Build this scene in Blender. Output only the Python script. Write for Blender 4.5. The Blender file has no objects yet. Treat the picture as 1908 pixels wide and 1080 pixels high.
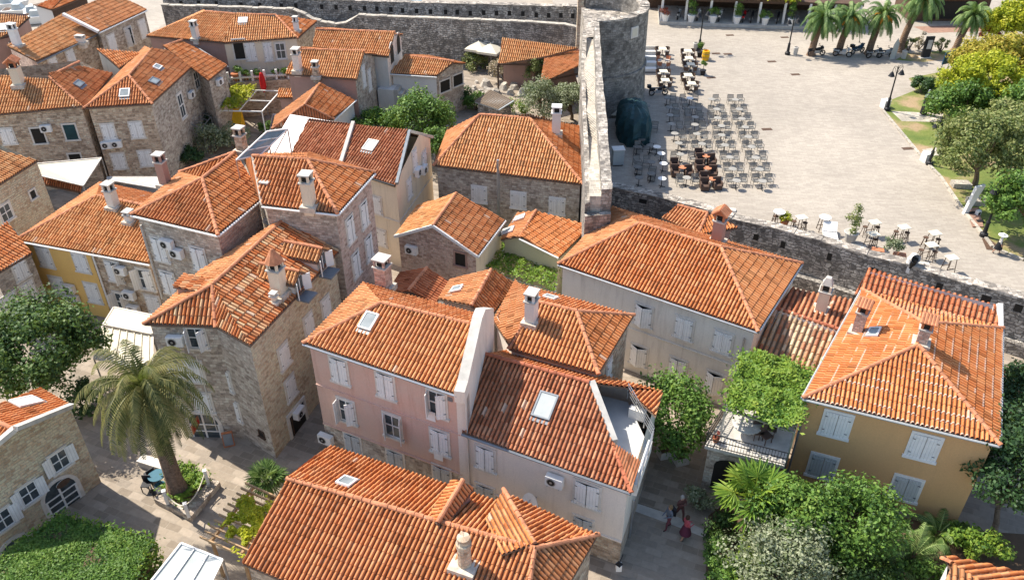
import bpy, bmesh, math, random
import numpy as np
from mathutils import Vector, Matrix
random.seed(7); rng = np.random.default_rng(7)
sc = bpy.context.scene
COL = sc.collection
# ------------------------------------------------------------------ camera
FPX, PIT, CH = 1550.0, math.radians(35.2), 34.0
cp, sp = math.cos(PIT), math.sin(PIT)
CAM = np.array([0.0, 0.0, CH])
def ray(x, y):
    a = (x - 954) / FPX; b = -(y - 540) / FPX
    return np.array([a, cp + b * sp, -sp + b * cp])
def G(x, y, z=0.0):
    r = ray(x, y); p = CAM + r * ((z - CH) / r[2]); p[2] = z
    return p
def V3(p): return Vector((float(p[0]), float(p[1]), float(p[2])))
cam = bpy.data.cameras.new('camera'); camo = bpy.data.objects.new('camera', cam); COL.objects.link(camo)
cam.sensor_width = 36.0; cam.lens = 36.0 * FPX / 1908.0
camo.location = (0, 0, CH); camo.rotation_euler = (math.pi / 2 - PIT, 0, 0)
cam.clip_start = 0.5; cam.clip_end = 2000
sc.camera = camo
# ------------------------------------------------------------------ light
SAZ, SEL = math.radians(33), math.radians(51)
to_sun = Vector((-math.cos(SAZ) * math.cos(SEL), math.sin(SAZ) * math.cos(SEL), math.sin(SEL)))
sun = bpy.data.lights.new('sun', 'SUN'); suno = bpy.data.objects.new('sun', sun); COL.objects.link(suno)
sun.energy = 3.7; sun.angle = math.radians(0.5); sun.color = (1.0, 0.93, 0.82)
suno.rotation_euler = to_sun.to_track_quat('Z', 'Y').to_euler(); suno.location = (-40, 40, 80)
w = bpy.data.worlds.new('World'); sc.world = w; w.use_nodes = True
wn = w.node_tree; bg = wn.nodes['Background']
sky = wn.nodes.new('ShaderNodeTexSky'); sky.sky_type = 'NISHITA'; sky.sun_disc = False
sky.dust_density = 1.2; sky.ozone_density = 0.8; sky.sun_elevation = SEL; sky.sun_rotation = math.atan2(to_sun.x, to_sun.y)
wn.links.new(sky.outputs[0], bg.inputs[0]); bg.inputs[1].default_value = 0.12
sc.view_settings.view_transform = 'Standard'; sc.view_settings.look = 'None'
sc.view_settings.exposure = 1.06; sc.view_settings.gamma = 1.0
sc.cycles.max_bounces = 6; sc.cycles.diffuse_bounces = 4; sc.cycles.transparent_max_bounces = 6
# ------------------------------------------------------------------ materials
class NT:
    def __init__(s, name):
        s.m = bpy.data.materials.new(name); s.m.use_nodes = True
        s.t = s.m.node_tree; s.b = s.t.nodes['Principled BSDF']
        s.b.inputs['Roughness'].default_value = 0.85
        s.b.inputs['Specular IOR Level'].default_value = 0.25
    def n(s, typ, inp=None, **kw):
        x = s.t.nodes.new('ShaderNode' + typ)
        for k, v in kw.items(): setattr(x, k, v)
        for k, v in (inp or {}).items(): s.put(x.inputs[k], v)
        return x
    def put(s, sock, v):
        if hasattr(v, 'is_output'): s.t.links.new(v, sock)
        elif isinstance(v, bpy.types.Node): s.t.links.new(v.outputs[0], sock)
        else: sock.default_value = v
    def uv(s): return s.n('UVMap').outputs[0]
    def obj(s): return s.n('NewGeometry').outputs['Position']
    def noise(s, vec, scale, detail=4, rough=0.6):
        return s.n('TexNoise', {'Vector': vec, 'Scale': scale, 'Detail': detail, 'Roughness': rough}).outputs['Fac']
    def ramp(s, fac, stops, interp='LINEAR'):
        x = s.n('ValToRGB', {'Fac': fac}); r = x.color_ramp; r.interpolation = interp
        while len(r.elements) < len(stops): r.elements.new(0.5)
        for e, (p, c) in zip(r.elements, stops): e.position = p; e.color = (*c, 1) if len(c) == 3 else c
        return x.outputs[0]
    def mix(s, fac, a, b, mode='MIX'):
        x = s.n('Mix', data_type='RGBA', blend_type=mode)
        c = lambda v: (*v, 1) if isinstance(v, tuple) and len(v) == 3 else v
        s.put(x.inputs[0], fac); s.put(x.inputs[6], c(a)); s.put(x.inputs[7], c(b))
        return x.outputs[2]
    def math(s, op, a, b=0.0, c=0.0):
        x = s.n('Math', operation=op); s.put(x.inputs[0], a); s.put(x.inputs[1], b)
        if len(x.inputs) > 2: s.put(x.inputs[2], c)
        return x.outputs[0]
    def bump(s, h, strength=0.5, dist=0.05):
        s.put(s.b.inputs['Normal'], s.n('Bump', {'Height': h, 'Strength': strength, 'Distance': dist}))
    def col(s, c): s.put(s.b.inputs['Base Color'], (*c, 1) if isinstance(c, tuple) and len(c) == 3 else c); return s.m
def plain(name, c, rough=0.7, metal=0.0, var=0.12, scale=3.0):
    k = NT(name); k.b.inputs['Roughness'].default_value = rough; k.b.inputs['Metallic'].default_value = metal
    f = k.noise(k.obj(), scale)
    lo = tuple(max(0, x * (1 - var)) for x in c); hi = tuple(min(1, x * (1 + var)) for x in c)
    return k.col(k.ramp(f, [(0.3, lo), (0.7, hi)]))
def tile_mat(name, cols, lichen=0.012, dirt=0.45, mort=0.0):
    cols = [(min(.7, r * 1.06), g * 1.11, b * .93) for r, g, b in cols]
    k = NT(name); uv = k.uv(); sx = k.n('SeparateXYZ', {0: uv})
    u = k.math('FLOOR', sx.outputs[0]); v = k.math('FLOOR', sx.outputs[1])
    cv = k.n('CombineXYZ', {0: u, 1: v}).outputs[0]
    wnz = k.n('TexWhiteNoise', {'Vector': cv}, noise_dimensions='2D')
    n = len(cols)
    c = k.ramp(wnz.outputs[0], [((i + 0.5) / n, cc) for i, cc in enumerate(cols)])
    P = k.obj()
    c = k.mix(k.math('MULTIPLY', k.math('GREATER_THAN', k.math('FRACT', sx.outputs[0]), 0.7), 0.92), c, tuple(x * 0.3 for x in cols[0]))   # shade of the valleys painted into the pan tiles
    big = k.noise(P, 0.45, 5, 0.65); fine = k.noise(P, 5.0, 4, 0.7)
    c = k.mix(k.math('MULTIPLY', k.ramp(big, [(0.42, (0, 0, 0)), (0.7, (1, 1, 1))]), dirt), c, tuple(x * 0.42 for x in cols[0]))
    c = k.mix(k.ramp(fine, [(0.52, (0, 0, 0)), (0.75, (0.55, 0.55, 0.55))]), c, tuple(0.35 * x + 0.22 * t for x, t in zip(cols[-1], (1.3, 0.95, 0.7))))
    # a few pale, lichen-covered or replaced tiles
    if lichen:
        s2 = k.n('SeparateColor', {0: wnz.outputs[1]})
        c = k.mix(k.math('MULTIPLY', k.math('GREATER_THAN', s2.outputs[1], 1 - lichen), 0.6), c, (0.62, 0.5, 0.38))
        c = k.mix(k.math('MULTIPLY', k.math('GREATER_THAN', s2.outputs[2], 0.93), 0.5), c, tuple(x * 0.35 for x in cols[0]))
    if mort:   # patches of white mortar laid along the ends of the rows
        fv = k.math('FRACT', sx.outputs[1])
        m = k.math('MULTIPLY', k.math('GREATER_THAN', fv, 0.8), k.ramp(k.noise(k.n('VectorMath', {0: cv, 1: (.09, .93, 1)}, operation='MULTIPLY').outputs[0], 1.0, 2), [(0.5, (0, 0, 0)), (0.53, (1, 1, 1))]))
        c = k.mix(k.math('MULTIPLY', m, mort), c, (0.7, 0.62, 0.52))
    k.b.inputs['Roughness'].default_value = 0.9
    k.b.inputs['Specular IOR Level'].default_value = 0.15
    k.bump(fine, 0.2, 0.02)
    return k.col(c)
def stone_mat(name, cols, bw=0.46, bh=0.2, mortar=(0.42, 0.36, 0.29), stain=0.5, bump=0.9, ms=0.016, dist=0.2, vor=0.45):
    cols = [tuple(min(.75, x * 1.75) for x in c) for c in cols]; mortar = tuple(x * 1.4 for x in mortar)
    k = NT(name); uv = k.uv()
    nz = k.n('TexNoise', {'Vector': uv, 'Scale': 1.6, 'Detail': 3}).outputs['Color']
    d = k.n('VectorMath', {0: nz, 1: (0.5, 0.5, 0.5)}, operation='SUBTRACT').outputs[0]
    d = k.n('VectorMath', {0: d, 'Scale': dist}, operation='SCALE').outputs[0]
    vec = k.n('VectorMath', {0: uv, 1: d}, operation='ADD').outputs[0]
    br = k.n('TexBrick', {'Vector': vec, 'Color1': (0, 0, 0, 1), 'Color2': (1, 1, 1, 1), 'Mortar': (0.5, 0.5, 0.5, 1), 'Scale': 1.0,
             'Mortar Size': ms, 'Mortar Smooth': 0.5, 'Bias': 0.0, 'Brick Width': bw, 'Row Height': bh}, offset=0.45)
    br.squash = 0.7; br.squash_frequency = 3
    n = len(cols); P = k.obj()
    pick = k.mix(vor, br.outputs[0], k.n('TexVoronoi', {'Vector': uv, 'Scale': 2.6}).outputs['Color'])
    c = k.ramp(pick, [((i + 0.5) / n * 0.8 + 0.1, cc) for i, cc in enumerate(cols)])
    fine = k.noise(P, 7.0, 5, 0.7); big = k.noise(P, 0.5, 5, 0.65)
    c = k.mix(br.outputs[1], c, mortar)
    c = k.mix(0.5, c, k.ramp(fine, [(0.25, (0.35, 0.35, 0.35)), (0.75, (1.25, 1.22, 1.18))]), 'MULTIPLY')
    c = k.mix(k.math('MULTIPLY', k.ramp(big, [(0.45, (0, 0, 0)), (0.72, (1, 1, 1))]), stain), c, tuple(x * 0.45 for x in cols[0]))
    h = k.math('ADD', k.math('MULTIPLY', br.outputs[1], -1.0), k.math('MULTIPLY', fine, 0.9))
    k.bump(h, bump, 0.06)
    k.b.inputs['Roughness'].default_value = 0.95
    return k.col(c)
def stucco(name, c, c2, stain=(0.25, 0.2, 0.17), amount=0.35, rough=0.9):
    k = NT(name); P = k.obj()
    big = k.noise(P, 0.55, 5, 0.6)
    sm = k.n('Mapping', {'Vector': P, 'Scale': (2.2, 2.2, 0.25)}).outputs[0]
    streak = k.noise(sm, 1.3, 5, 0.65); fine = k.noise(P, 14.0, 3)
    col = k.ramp(big, [(0.3, c), (0.72, c2)])
    col = k.mix(k.math('MULTIPLY', k.ramp(streak, [(0.52, (0, 0, 0)), (0.8, (1, 1, 1))]), amount), col, stain)
    col = k.mix(0.25, col, k.ramp(fine, [(0.3, (0.7, 0.7, 0.7)), (0.7, (1.15, 1.15, 1.15))]), 'MULTIPLY')
    k.bump(fine, 0.25, 0.02); k.b.inputs['Roughness'].default_value = rough
    return k.col(col)
def leaf_mat(name, cols, trans=0.22):
    cols = [tuple(min(.6, x * 1.45) for x in c) for c in cols]
    k = NT(name); sx = k.n('SeparateXYZ', {0: k.uv()})
    n = len(cols)
    c = k.ramp(sx.outputs[0], [((i + 0.5) / n, cc) for i, cc in enumerate(cols)])
    k.col(c); k.b.inputs['Roughness'].default_value = 0.55
    k.b.inputs['Specular IOR Level'].default_value = 0.3
    tr = k.n('BsdfTranslucent', {'Color': k.mix(0.5, c, (0.25, 0.35, 0.04))})
    mx = k.n('MixShader', {0: trans, 1: k.b.outputs[0], 2: tr.outputs[0]})
    k.t.links.new(mx.outputs[0], k.t.nodes['Material Output'].inputs[0])
    return k.m
def paving_mat(name, cols, bw, bh, rot=0.0, ms=0.02, mortar=(0.3, 0.26, 0.22), var=0.5, bump=0.5):
    k = NT(name); P = k.obj()
    mp = k.n('Mapping', {'Vector': P, 'Rotation': (0, 0, rot)}).outputs[0]
    nz = k.n('TexNoise', {'Vector': P, 'Scale': 0.7}).outputs['Color']
    d = k.n('VectorMath', {0: nz, 'Scale': 0.16}, operation='SCALE').outputs[0]
    vec = k.n('VectorMath', {0: mp, 1: d}, operation='ADD').outputs[0]
    br = k.n('TexBrick', {'Vector': vec, 'Color1': (0, 0, 0, 1), 'Color2': (1, 1, 1, 1), 'Mortar': (0.5, 0.5, 0.5, 1), 'Scale': 1.0,
             'Mortar Size': ms, 'Mortar Smooth': 0.3, 'Brick Width': bw, 'Row Height': bh}, offset=0.4)
    n = len(cols); big = k.noise(P, 0.12, 6, 0.65); fine = k.noise(P, 4.0, 5, 0.7)
    c = k.ramp(br.outputs[0], [((i + 0.5) / n, cc) for i, cc in enumerate(cols)])
    c = k.mix(br.outputs[1], c, mortar)
    c = k.mix(var, c, k.ramp(big, [(0.3, (0.62, 0.6, 0.58)), (0.68, (1.15, 1.12, 1.08))]), 'MULTIPLY')
    c = k.mix(var * .6, c, k.ramp(k.noise(P, 0.035, 4, 0.6), [(0.35, (0.78, 0.77, 0.76)), (0.62, (1.1, 1.08, 1.06))]), 'MULTIPLY')
    c = k.mix(var, c, k.ramp(fine, [(0.25, (0.65, 0.65, 0.65)), (0.75, (1.2, 1.2, 1.2))]), 'MULTIPLY')
    k.bump(k.math('ADD', k.math('MULTIPLY', br.outputs[1], -1.0), k.math('MULTIPLY', fine, 0.6)), bump, 0.03)
    return k.col(c)
M = {}
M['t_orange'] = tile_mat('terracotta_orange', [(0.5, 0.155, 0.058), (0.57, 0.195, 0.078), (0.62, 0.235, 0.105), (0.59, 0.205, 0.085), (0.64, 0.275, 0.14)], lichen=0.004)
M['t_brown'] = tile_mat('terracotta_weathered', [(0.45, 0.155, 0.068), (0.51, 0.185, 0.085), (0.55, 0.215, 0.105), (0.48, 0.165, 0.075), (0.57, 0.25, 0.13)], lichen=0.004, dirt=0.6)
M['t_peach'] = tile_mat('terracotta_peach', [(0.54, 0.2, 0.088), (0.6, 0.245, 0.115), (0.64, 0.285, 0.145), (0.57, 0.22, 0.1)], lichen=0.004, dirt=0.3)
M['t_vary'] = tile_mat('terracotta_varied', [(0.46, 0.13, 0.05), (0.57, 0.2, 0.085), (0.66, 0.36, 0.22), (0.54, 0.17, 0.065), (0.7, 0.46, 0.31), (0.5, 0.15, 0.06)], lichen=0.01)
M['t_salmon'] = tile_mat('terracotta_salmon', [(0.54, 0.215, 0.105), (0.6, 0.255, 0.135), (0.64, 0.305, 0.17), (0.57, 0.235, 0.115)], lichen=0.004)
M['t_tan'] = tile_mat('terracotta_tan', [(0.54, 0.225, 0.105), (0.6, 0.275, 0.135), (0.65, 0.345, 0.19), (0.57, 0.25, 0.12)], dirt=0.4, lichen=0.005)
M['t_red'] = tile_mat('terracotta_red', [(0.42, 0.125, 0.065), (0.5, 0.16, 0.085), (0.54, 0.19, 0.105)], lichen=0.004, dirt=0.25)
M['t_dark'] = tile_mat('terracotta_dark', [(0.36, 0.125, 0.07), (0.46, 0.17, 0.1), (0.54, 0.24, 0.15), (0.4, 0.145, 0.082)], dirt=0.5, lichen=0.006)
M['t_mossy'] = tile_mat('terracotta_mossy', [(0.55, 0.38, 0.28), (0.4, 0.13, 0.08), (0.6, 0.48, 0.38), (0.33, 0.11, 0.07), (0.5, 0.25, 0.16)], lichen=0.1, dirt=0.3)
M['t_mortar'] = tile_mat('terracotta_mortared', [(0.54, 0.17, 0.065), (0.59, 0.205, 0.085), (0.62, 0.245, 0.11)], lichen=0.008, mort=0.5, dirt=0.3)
M['ridge'] = plain('ridge_tile', (0.5, 0.21, 0.11), 0.9, 0, 0.35, 2.5)
M['ridge_d'] = plain('ridge_tile_dark', (0.36, 0.12, 0.065), 0.9, 0, 0.35, 2.5)
M['mortar'] = plain('lime_mortar', (0.55, 0.47, 0.38), 0.95, 0, 0.3, 4)
M['under'] = plain('roof_boards', (0.16, 0.11, 0.08), 0.9)
M['s_brown'] = stone_mat('rubble_brown', [(0.2, 0.145, 0.1), (0.32, 0.235, 0.165), (0.4, 0.305, 0.22), (0.48, 0.375, 0.28)], bw=0.36, bh=0.17, stain=0.3)
M['s_grey'] = stone_mat('rubble_grey', [(0.2, 0.165, 0.135), (0.3, 0.25, 0.205), (0.38, 0.325, 0.27), (0.46, 0.4, 0.34)], bw=0.36, bh=0.17, stain=0.35)
M['s_pink'] = stone_mat('rubble_pinkish', [(0.25, 0.165, 0.135), (0.36, 0.25, 0.205), (0.45, 0.335, 0.28), (0.41, 0.29, 0.245)], bw=0.34, bh=0.16, stain=0.35)
M['s_warm'] = stone_mat('ashlar_warm', [(0.3, 0.22, 0.145), (0.41, 0.31, 0.21), (0.5, 0.39, 0.275), (0.45, 0.345, 0.24)], bw=0.34, bh=0.165, stain=0.3)
M['s_fort'] = stone_mat('fortress_stone', [(0.11, 0.1, 0.09), (0.22, 0.195, 0.165), (0.33, 0.295, 0.25), (0.42, 0.38, 0.33)], bw=0.38, bh=0.22, stain=0.75, mortar=(0.26, 0.23, 0.2))
M['s_forttop'] = stone_mat('fortress_coping', [(0.22, 0.2, 0.17), (0.28, 0.255, 0.215), (0.33, 0.3, 0.255)], bw=0.4, bh=0.3, stain=0.45, mortar=(0.5, 0.45, 0.37), bump=0.5)
M['s_tower'] = stone_mat('tower_stone', [(0.1, 0.092, 0.082), (0.16, 0.147, 0.13), (0.22, 0.203, 0.18), (0.27, 0.25, 0.222)], bw=0.38, bh=0.22, stain=0.7, mortar=(0.18, 0.165, 0.145), dist=0.5, vor=0.6)
M['s_dark'] = stone_mat('fortress_rough', [(0.12, 0.11, 0.098), (0.23, 0.21, 0.185), (0.32, 0.295, 0.26), (0.43, 0.4, 0.355)], bw=0.5, bh=0.24, stain=0.6, mortar=(0.15, 0.137, 0.12), bump=1.0, ms=0.035, dist=0.75, vor=0.75)
M['w_pink'] = stucco('stucco_pink', (0.68, 0.415, 0.32), (0.62, 0.45, 0.37), (0.48, 0.26, 0.2), 0.65)
M['w_pale'] = stucco('stucco_pale', (0.8, 0.705, 0.6), (0.74, 0.65, 0.565), (0.5, 0.42, 0.37), 0.5)
M['w_grey'] = stucco('stucco_grey', (0.77, 0.71, 0.62), (0.67, 0.61, 0.53), (0.4, 0.35, 0.3), 0.6)
M['w_ochre'] = stucco('stucco_ochre', (0.66, 0.395, 0.185), (0.63, 0.375, 0.17), (0.54, 0.33, 0.16), 0.3)
M['w_yellow'] = stucco('stucco_yellow', (0.82, 0.52, 0.17), (0.76, 0.48, 0.155), (0.42, 0.27, 0.12), 0.25)
M['w_cream'] = stucco('stucco_cream', (0.78, 0.67, 0.5), (0.7, 0.6, 0.46), (0.36, 0.29, 0.22), 0.45)
M['w_white'] = stucco('stucco_white', (0.72, 0.69, 0.64), (0.66, 0.64, 0.6), (0.42, 0.38, 0.33), 0.3)
M['w_brick'] = stucco('stucco_brickred', (0.42, 0.27, 0.22), (0.35, 0.22, 0.18), (0.25, 0.17, 0.14), 0.5)
M['w_green'] = stucco('stucco_greenish', (0.55, 0.52, 0.36), (0.5, 0.47, 0.33), (0.36, 0.32, 0.22), 0.35)
M['white'] = plain('painted_white', (0.78, 0.76, 0.72), 0.5, 0, 0.06)
M['shutter'] = None
M['frame'] = plain('stone_surround', (0.66, 0.61, 0.54), 0.8, 0, 0.12)
M['greywood'] = plain('grey_paint', (0.36, 0.38, 0.38), 0.6)
M['dark'] = plain('dark_interior', (0.02, 0.018, 0.016), 0.6)
M['concrete'] = plain('concrete', (0.5, 0.47, 0.42), 0.9, 0, 0.2, 1.5)
M['slate'] = plain('zinc_sheet', (0.2, 0.22, 0.24), 0.5, 0.3)
M['terrace'] = plain('terrace_screed', (0.52, 0.53, 0.52), 0.8, 0, 0.1, 1.2)
M['metal'] = plain('grey_metal', (0.42, 0.43, 0.44), 0.35, 0.7)
M['black'] = plain('black_iron', (0.025, 0.025, 0.028), 0.5, 0.3)
M['red'] = plain('red_canvas', (0.55, 0.02, 0.02), 0.8)
M['yellowc'] = plain('yellow_canvas', (0.75, 0.42, 0.02), 0.8)
M['canvas'] = plain('cream_canvas', (0.66, 0.6, 0.47), 0.85, 0, 0.06)
M['wood'] = plain('timber', (0.4, 0.26, 0.14), 0.8, 0, 0.25, 6)
M['dwood'] = plain('dark_timber', (0.1, 0.06, 0.04), 0.8, 0, 0.25, 6)
M['orange'] = plain('orange_top', (0.5, 0.2, 0.1), 0.6)
M['rattan'] = plain('brown_rattan', (0.1, 0.065, 0.05), 0.8, 0, 0.2, 20)
M['chairm'] = plain('bronze_metal', (0.16, 0.15, 0.135), 0.5, 0.3)
M['slats'] = plain('grey_slats', (0.3, 0.285, 0.255), 0.7)
M['teal'] = plain('teal_tarp', (0.018, 0.055, 0.062), 0.6, 0, 0.3, 1.2)
M['blue'] = plain('blue_plastic', (0.025, 0.12, 0.17), 0.5)
M['navy'] = plain('navy_sign', (0.02, 0.07, 0.13), 0.5)
M['terr'] = plain('terracotta_floor', (0.3, 0.18, 0.13), 0.9, 0, 0.2)
M['pot'] = plain('terracotta_pot', (0.45, 0.17, 0.08), 0.9)
M['soil'] = plain('soil', (0.12, 0.08, 0.05), 0.95)
M['bark'] = plain('bark', (0.16, 0.12, 0.085), 0.95, 0, 0.35, 8)
M['palmbark'] = plain('palm_bark', (0.2, 0.13, 0.085), 0.95, 0, 0.45, 9)
M['dates'] = plain('orange_dates', (0.6, 0.25, 0.03), 0.7)
M['seat'] = plain('moto_seat', (0.02, 0.02, 0.022), 0.4)
M['skin'] = plain('skin', (0.5, 0.28, 0.19), 0.6)
k = NT('pane_glass'); k.b.inputs['Roughness'].default_value = 0.08; k.b.inputs['Specular IOR Level'].default_value = 0.5
k.col(k.ramp(k.noise(k.obj(), 2.0), [(0.3, (0.03, 0.04, 0.045)), (0.7, (0.09, 0.11, 0.12))])); M['glass'] = k.m
k = NT('roof_glass'); k.b.inputs['Roughness'].default_value = 0.15
k.col(k.ramp(k.noise(k.obj(), 1.2), [(0.3, (0.16, 0.19, 0.2)), (0.7, (0.28, 0.31, 0.32))])); M['rglass'] = k.m
k = NT('pale_glass'); k.b.inputs['Roughness'].default_value = 0.25
k.col(k.ramp(k.noise(k.obj(), 0.8), [(0.3, (0.36, 0.39, 0.38)), (0.7, (0.5, 0.52, 0.5))])); M['pglass'] = k.m
def shutter_mat(name, c):
    k = NT(name); sx = k.n('SeparateXYZ', {0: k.uv()})
    st = k.math('SINE', k.math('MULTIPLY', sx.outputs[0], 42.0))
    n = k.noise(k.obj(), 3.0)
    col = k.ramp(n, [(0.3, tuple(x * 0.86 for x in c)), (0.7, c)])
    col = k.mix(k.math('MULTIPLY', k.math('LESS_THAN', st, -0.93), 0.6), col, tuple(x * 0.45 for x in c))
    k.b.inputs['Roughness'].default_value = 0.6; k.bump(st, 0.3, 0.01)
    return k.col(col)
M['shutter'] = shutter_mat('white_shutter_boards', (0.84, 0.825, 0.79))
M['shutter_g'] = shutter_mat('grey_shutter_boards', (0.5, 0.52, 0.52))
M['l_mid'] = leaf_mat('leaf_mid', [(0.02, 0.05, 0.01), (0.05, 0.105, 0.018), (0.1, 0.175, 0.028), (0.06, 0.12, 0.02), (0.14, 0.2, 0.035)])
M['l_dark'] = leaf_mat('leaf_dark', [(0.012, 0.03, 0.012), (0.025, 0.055, 0.018), (0.04, 0.085, 0.028)])
M['l_deep'] = leaf_mat('leaf_deep', [(0.016, 0.036, 0.012), (0.035, 0.07, 0.018), (0.065, 0.115, 0.026), (0.1, 0.14, 0.03)])
M['l_vine'] = leaf_mat('leaf_vine', [(0.03, 0.075, 0.012), (0.075, 0.15, 0.02), (0.15, 0.22, 0.03), (0.1, 0.17, 0.02), (0.2, 0.24, 0.03)], 0.25)
M['l_yellow'] = leaf_mat('leaf_yellow', [(0.1, 0.14, 0.012), (0.24, 0.27, 0.015), (0.36, 0.36, 0.02), (0.3, 0.29, 0.02)], 0.35)
M['l_autumn'] = leaf_mat('leaf_autumn', [(0.16, 0.15, 0.02), (0.3, 0.27, 0.03), (0.38, 0.27, 0.05), (0.16, 0.18, 0.02)], 0.35)
M['l_olive'] = leaf_mat('leaf_olive', [(0.05, 0.075, 0.02), (0.12, 0.15, 0.045), (0.2, 0.2, 0.07), (0.08, 0.11, 0.03)])
M['l_silver'] = leaf_mat('leaf_silver', [(0.06, 0.085, 0.035), (0.14, 0.16, 0.085), (0.25, 0.265, 0.175), (0.1, 0.125, 0.055)])
M['l_palm'] = leaf_mat('leaf_palm', [(0.025, 0.033, 0.01), (0.085, 0.09, 0.026), (0.21, 0.18, 0.065), (0.12, 0.115, 0.04)], 0.25)
M['l_palmg'] = leaf_mat('leaf_palm_green', [(0.035, 0.075, 0.02), (0.08, 0.14, 0.035), (0.18, 0.24, 0.08)], 0.25)
M['l_dry'] = leaf_mat('leaf_dry', [(0.2, 0.15, 0.1), (0.3, 0.24, 0.17), (0.36, 0.3, 0.22)], 0.2)
M['l_red'] = leaf_mat('leaf_red', [(0.1, 0.02, 0.02), (0.2, 0.04, 0.03)], 0.2)
M['paving'] = paving_mat('old_paving', [(0.27, 0.225, 0.175), (0.34, 0.285, 0.225), (0.42, 0.355, 0.285), (0.31, 0.265, 0.215)], 0.8, 0.42, 0.4, 0.022, (0.36, 0.31, 0.25))
M['plaza'] = paving_mat('plaza_paving', [(0.365, 0.325, 0.275), (0.395, 0.353, 0.298), (0.42, 0.377, 0.318)], 0.62, 0.24, 0.12, 0.012, (0.32, 0.28, 0.232), 0.42, 0.2)
k = NT('lawn'); P = k.obj(); b1 = k.noise(P, 0.28, 5, 0.6); f1 = k.noise(P, 6.0, 4, 0.7)
c1 = k.ramp(b1, [(0.3, (0.09, 0.14, 0.03)), (0.5, (0.17, 0.2, 0.05)), (0.6, (0.34, 0.25, 0.14)), (0.75, (0.42, 0.29, 0.19))])
c1 = k.mix(0.6, c1, k.ramp(f1, [(0.25, (0.5, 0.5, 0.5)), (0.75, (1.25, 1.25, 1.2))]), 'MULTIPLY'); k.bump(f1, 0.6, 0.05); M['lawn'] = k.col(c1)
k = NT('sea_water'); k.b.inputs['Roughness'].default_value = 0.2; k.col((0.1, 0.22, 0.27)); k.bump(k.noise(k.obj(), 1.5), 0.3, 0.1); M['sea'] = k.m
DEBUG = False
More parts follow.
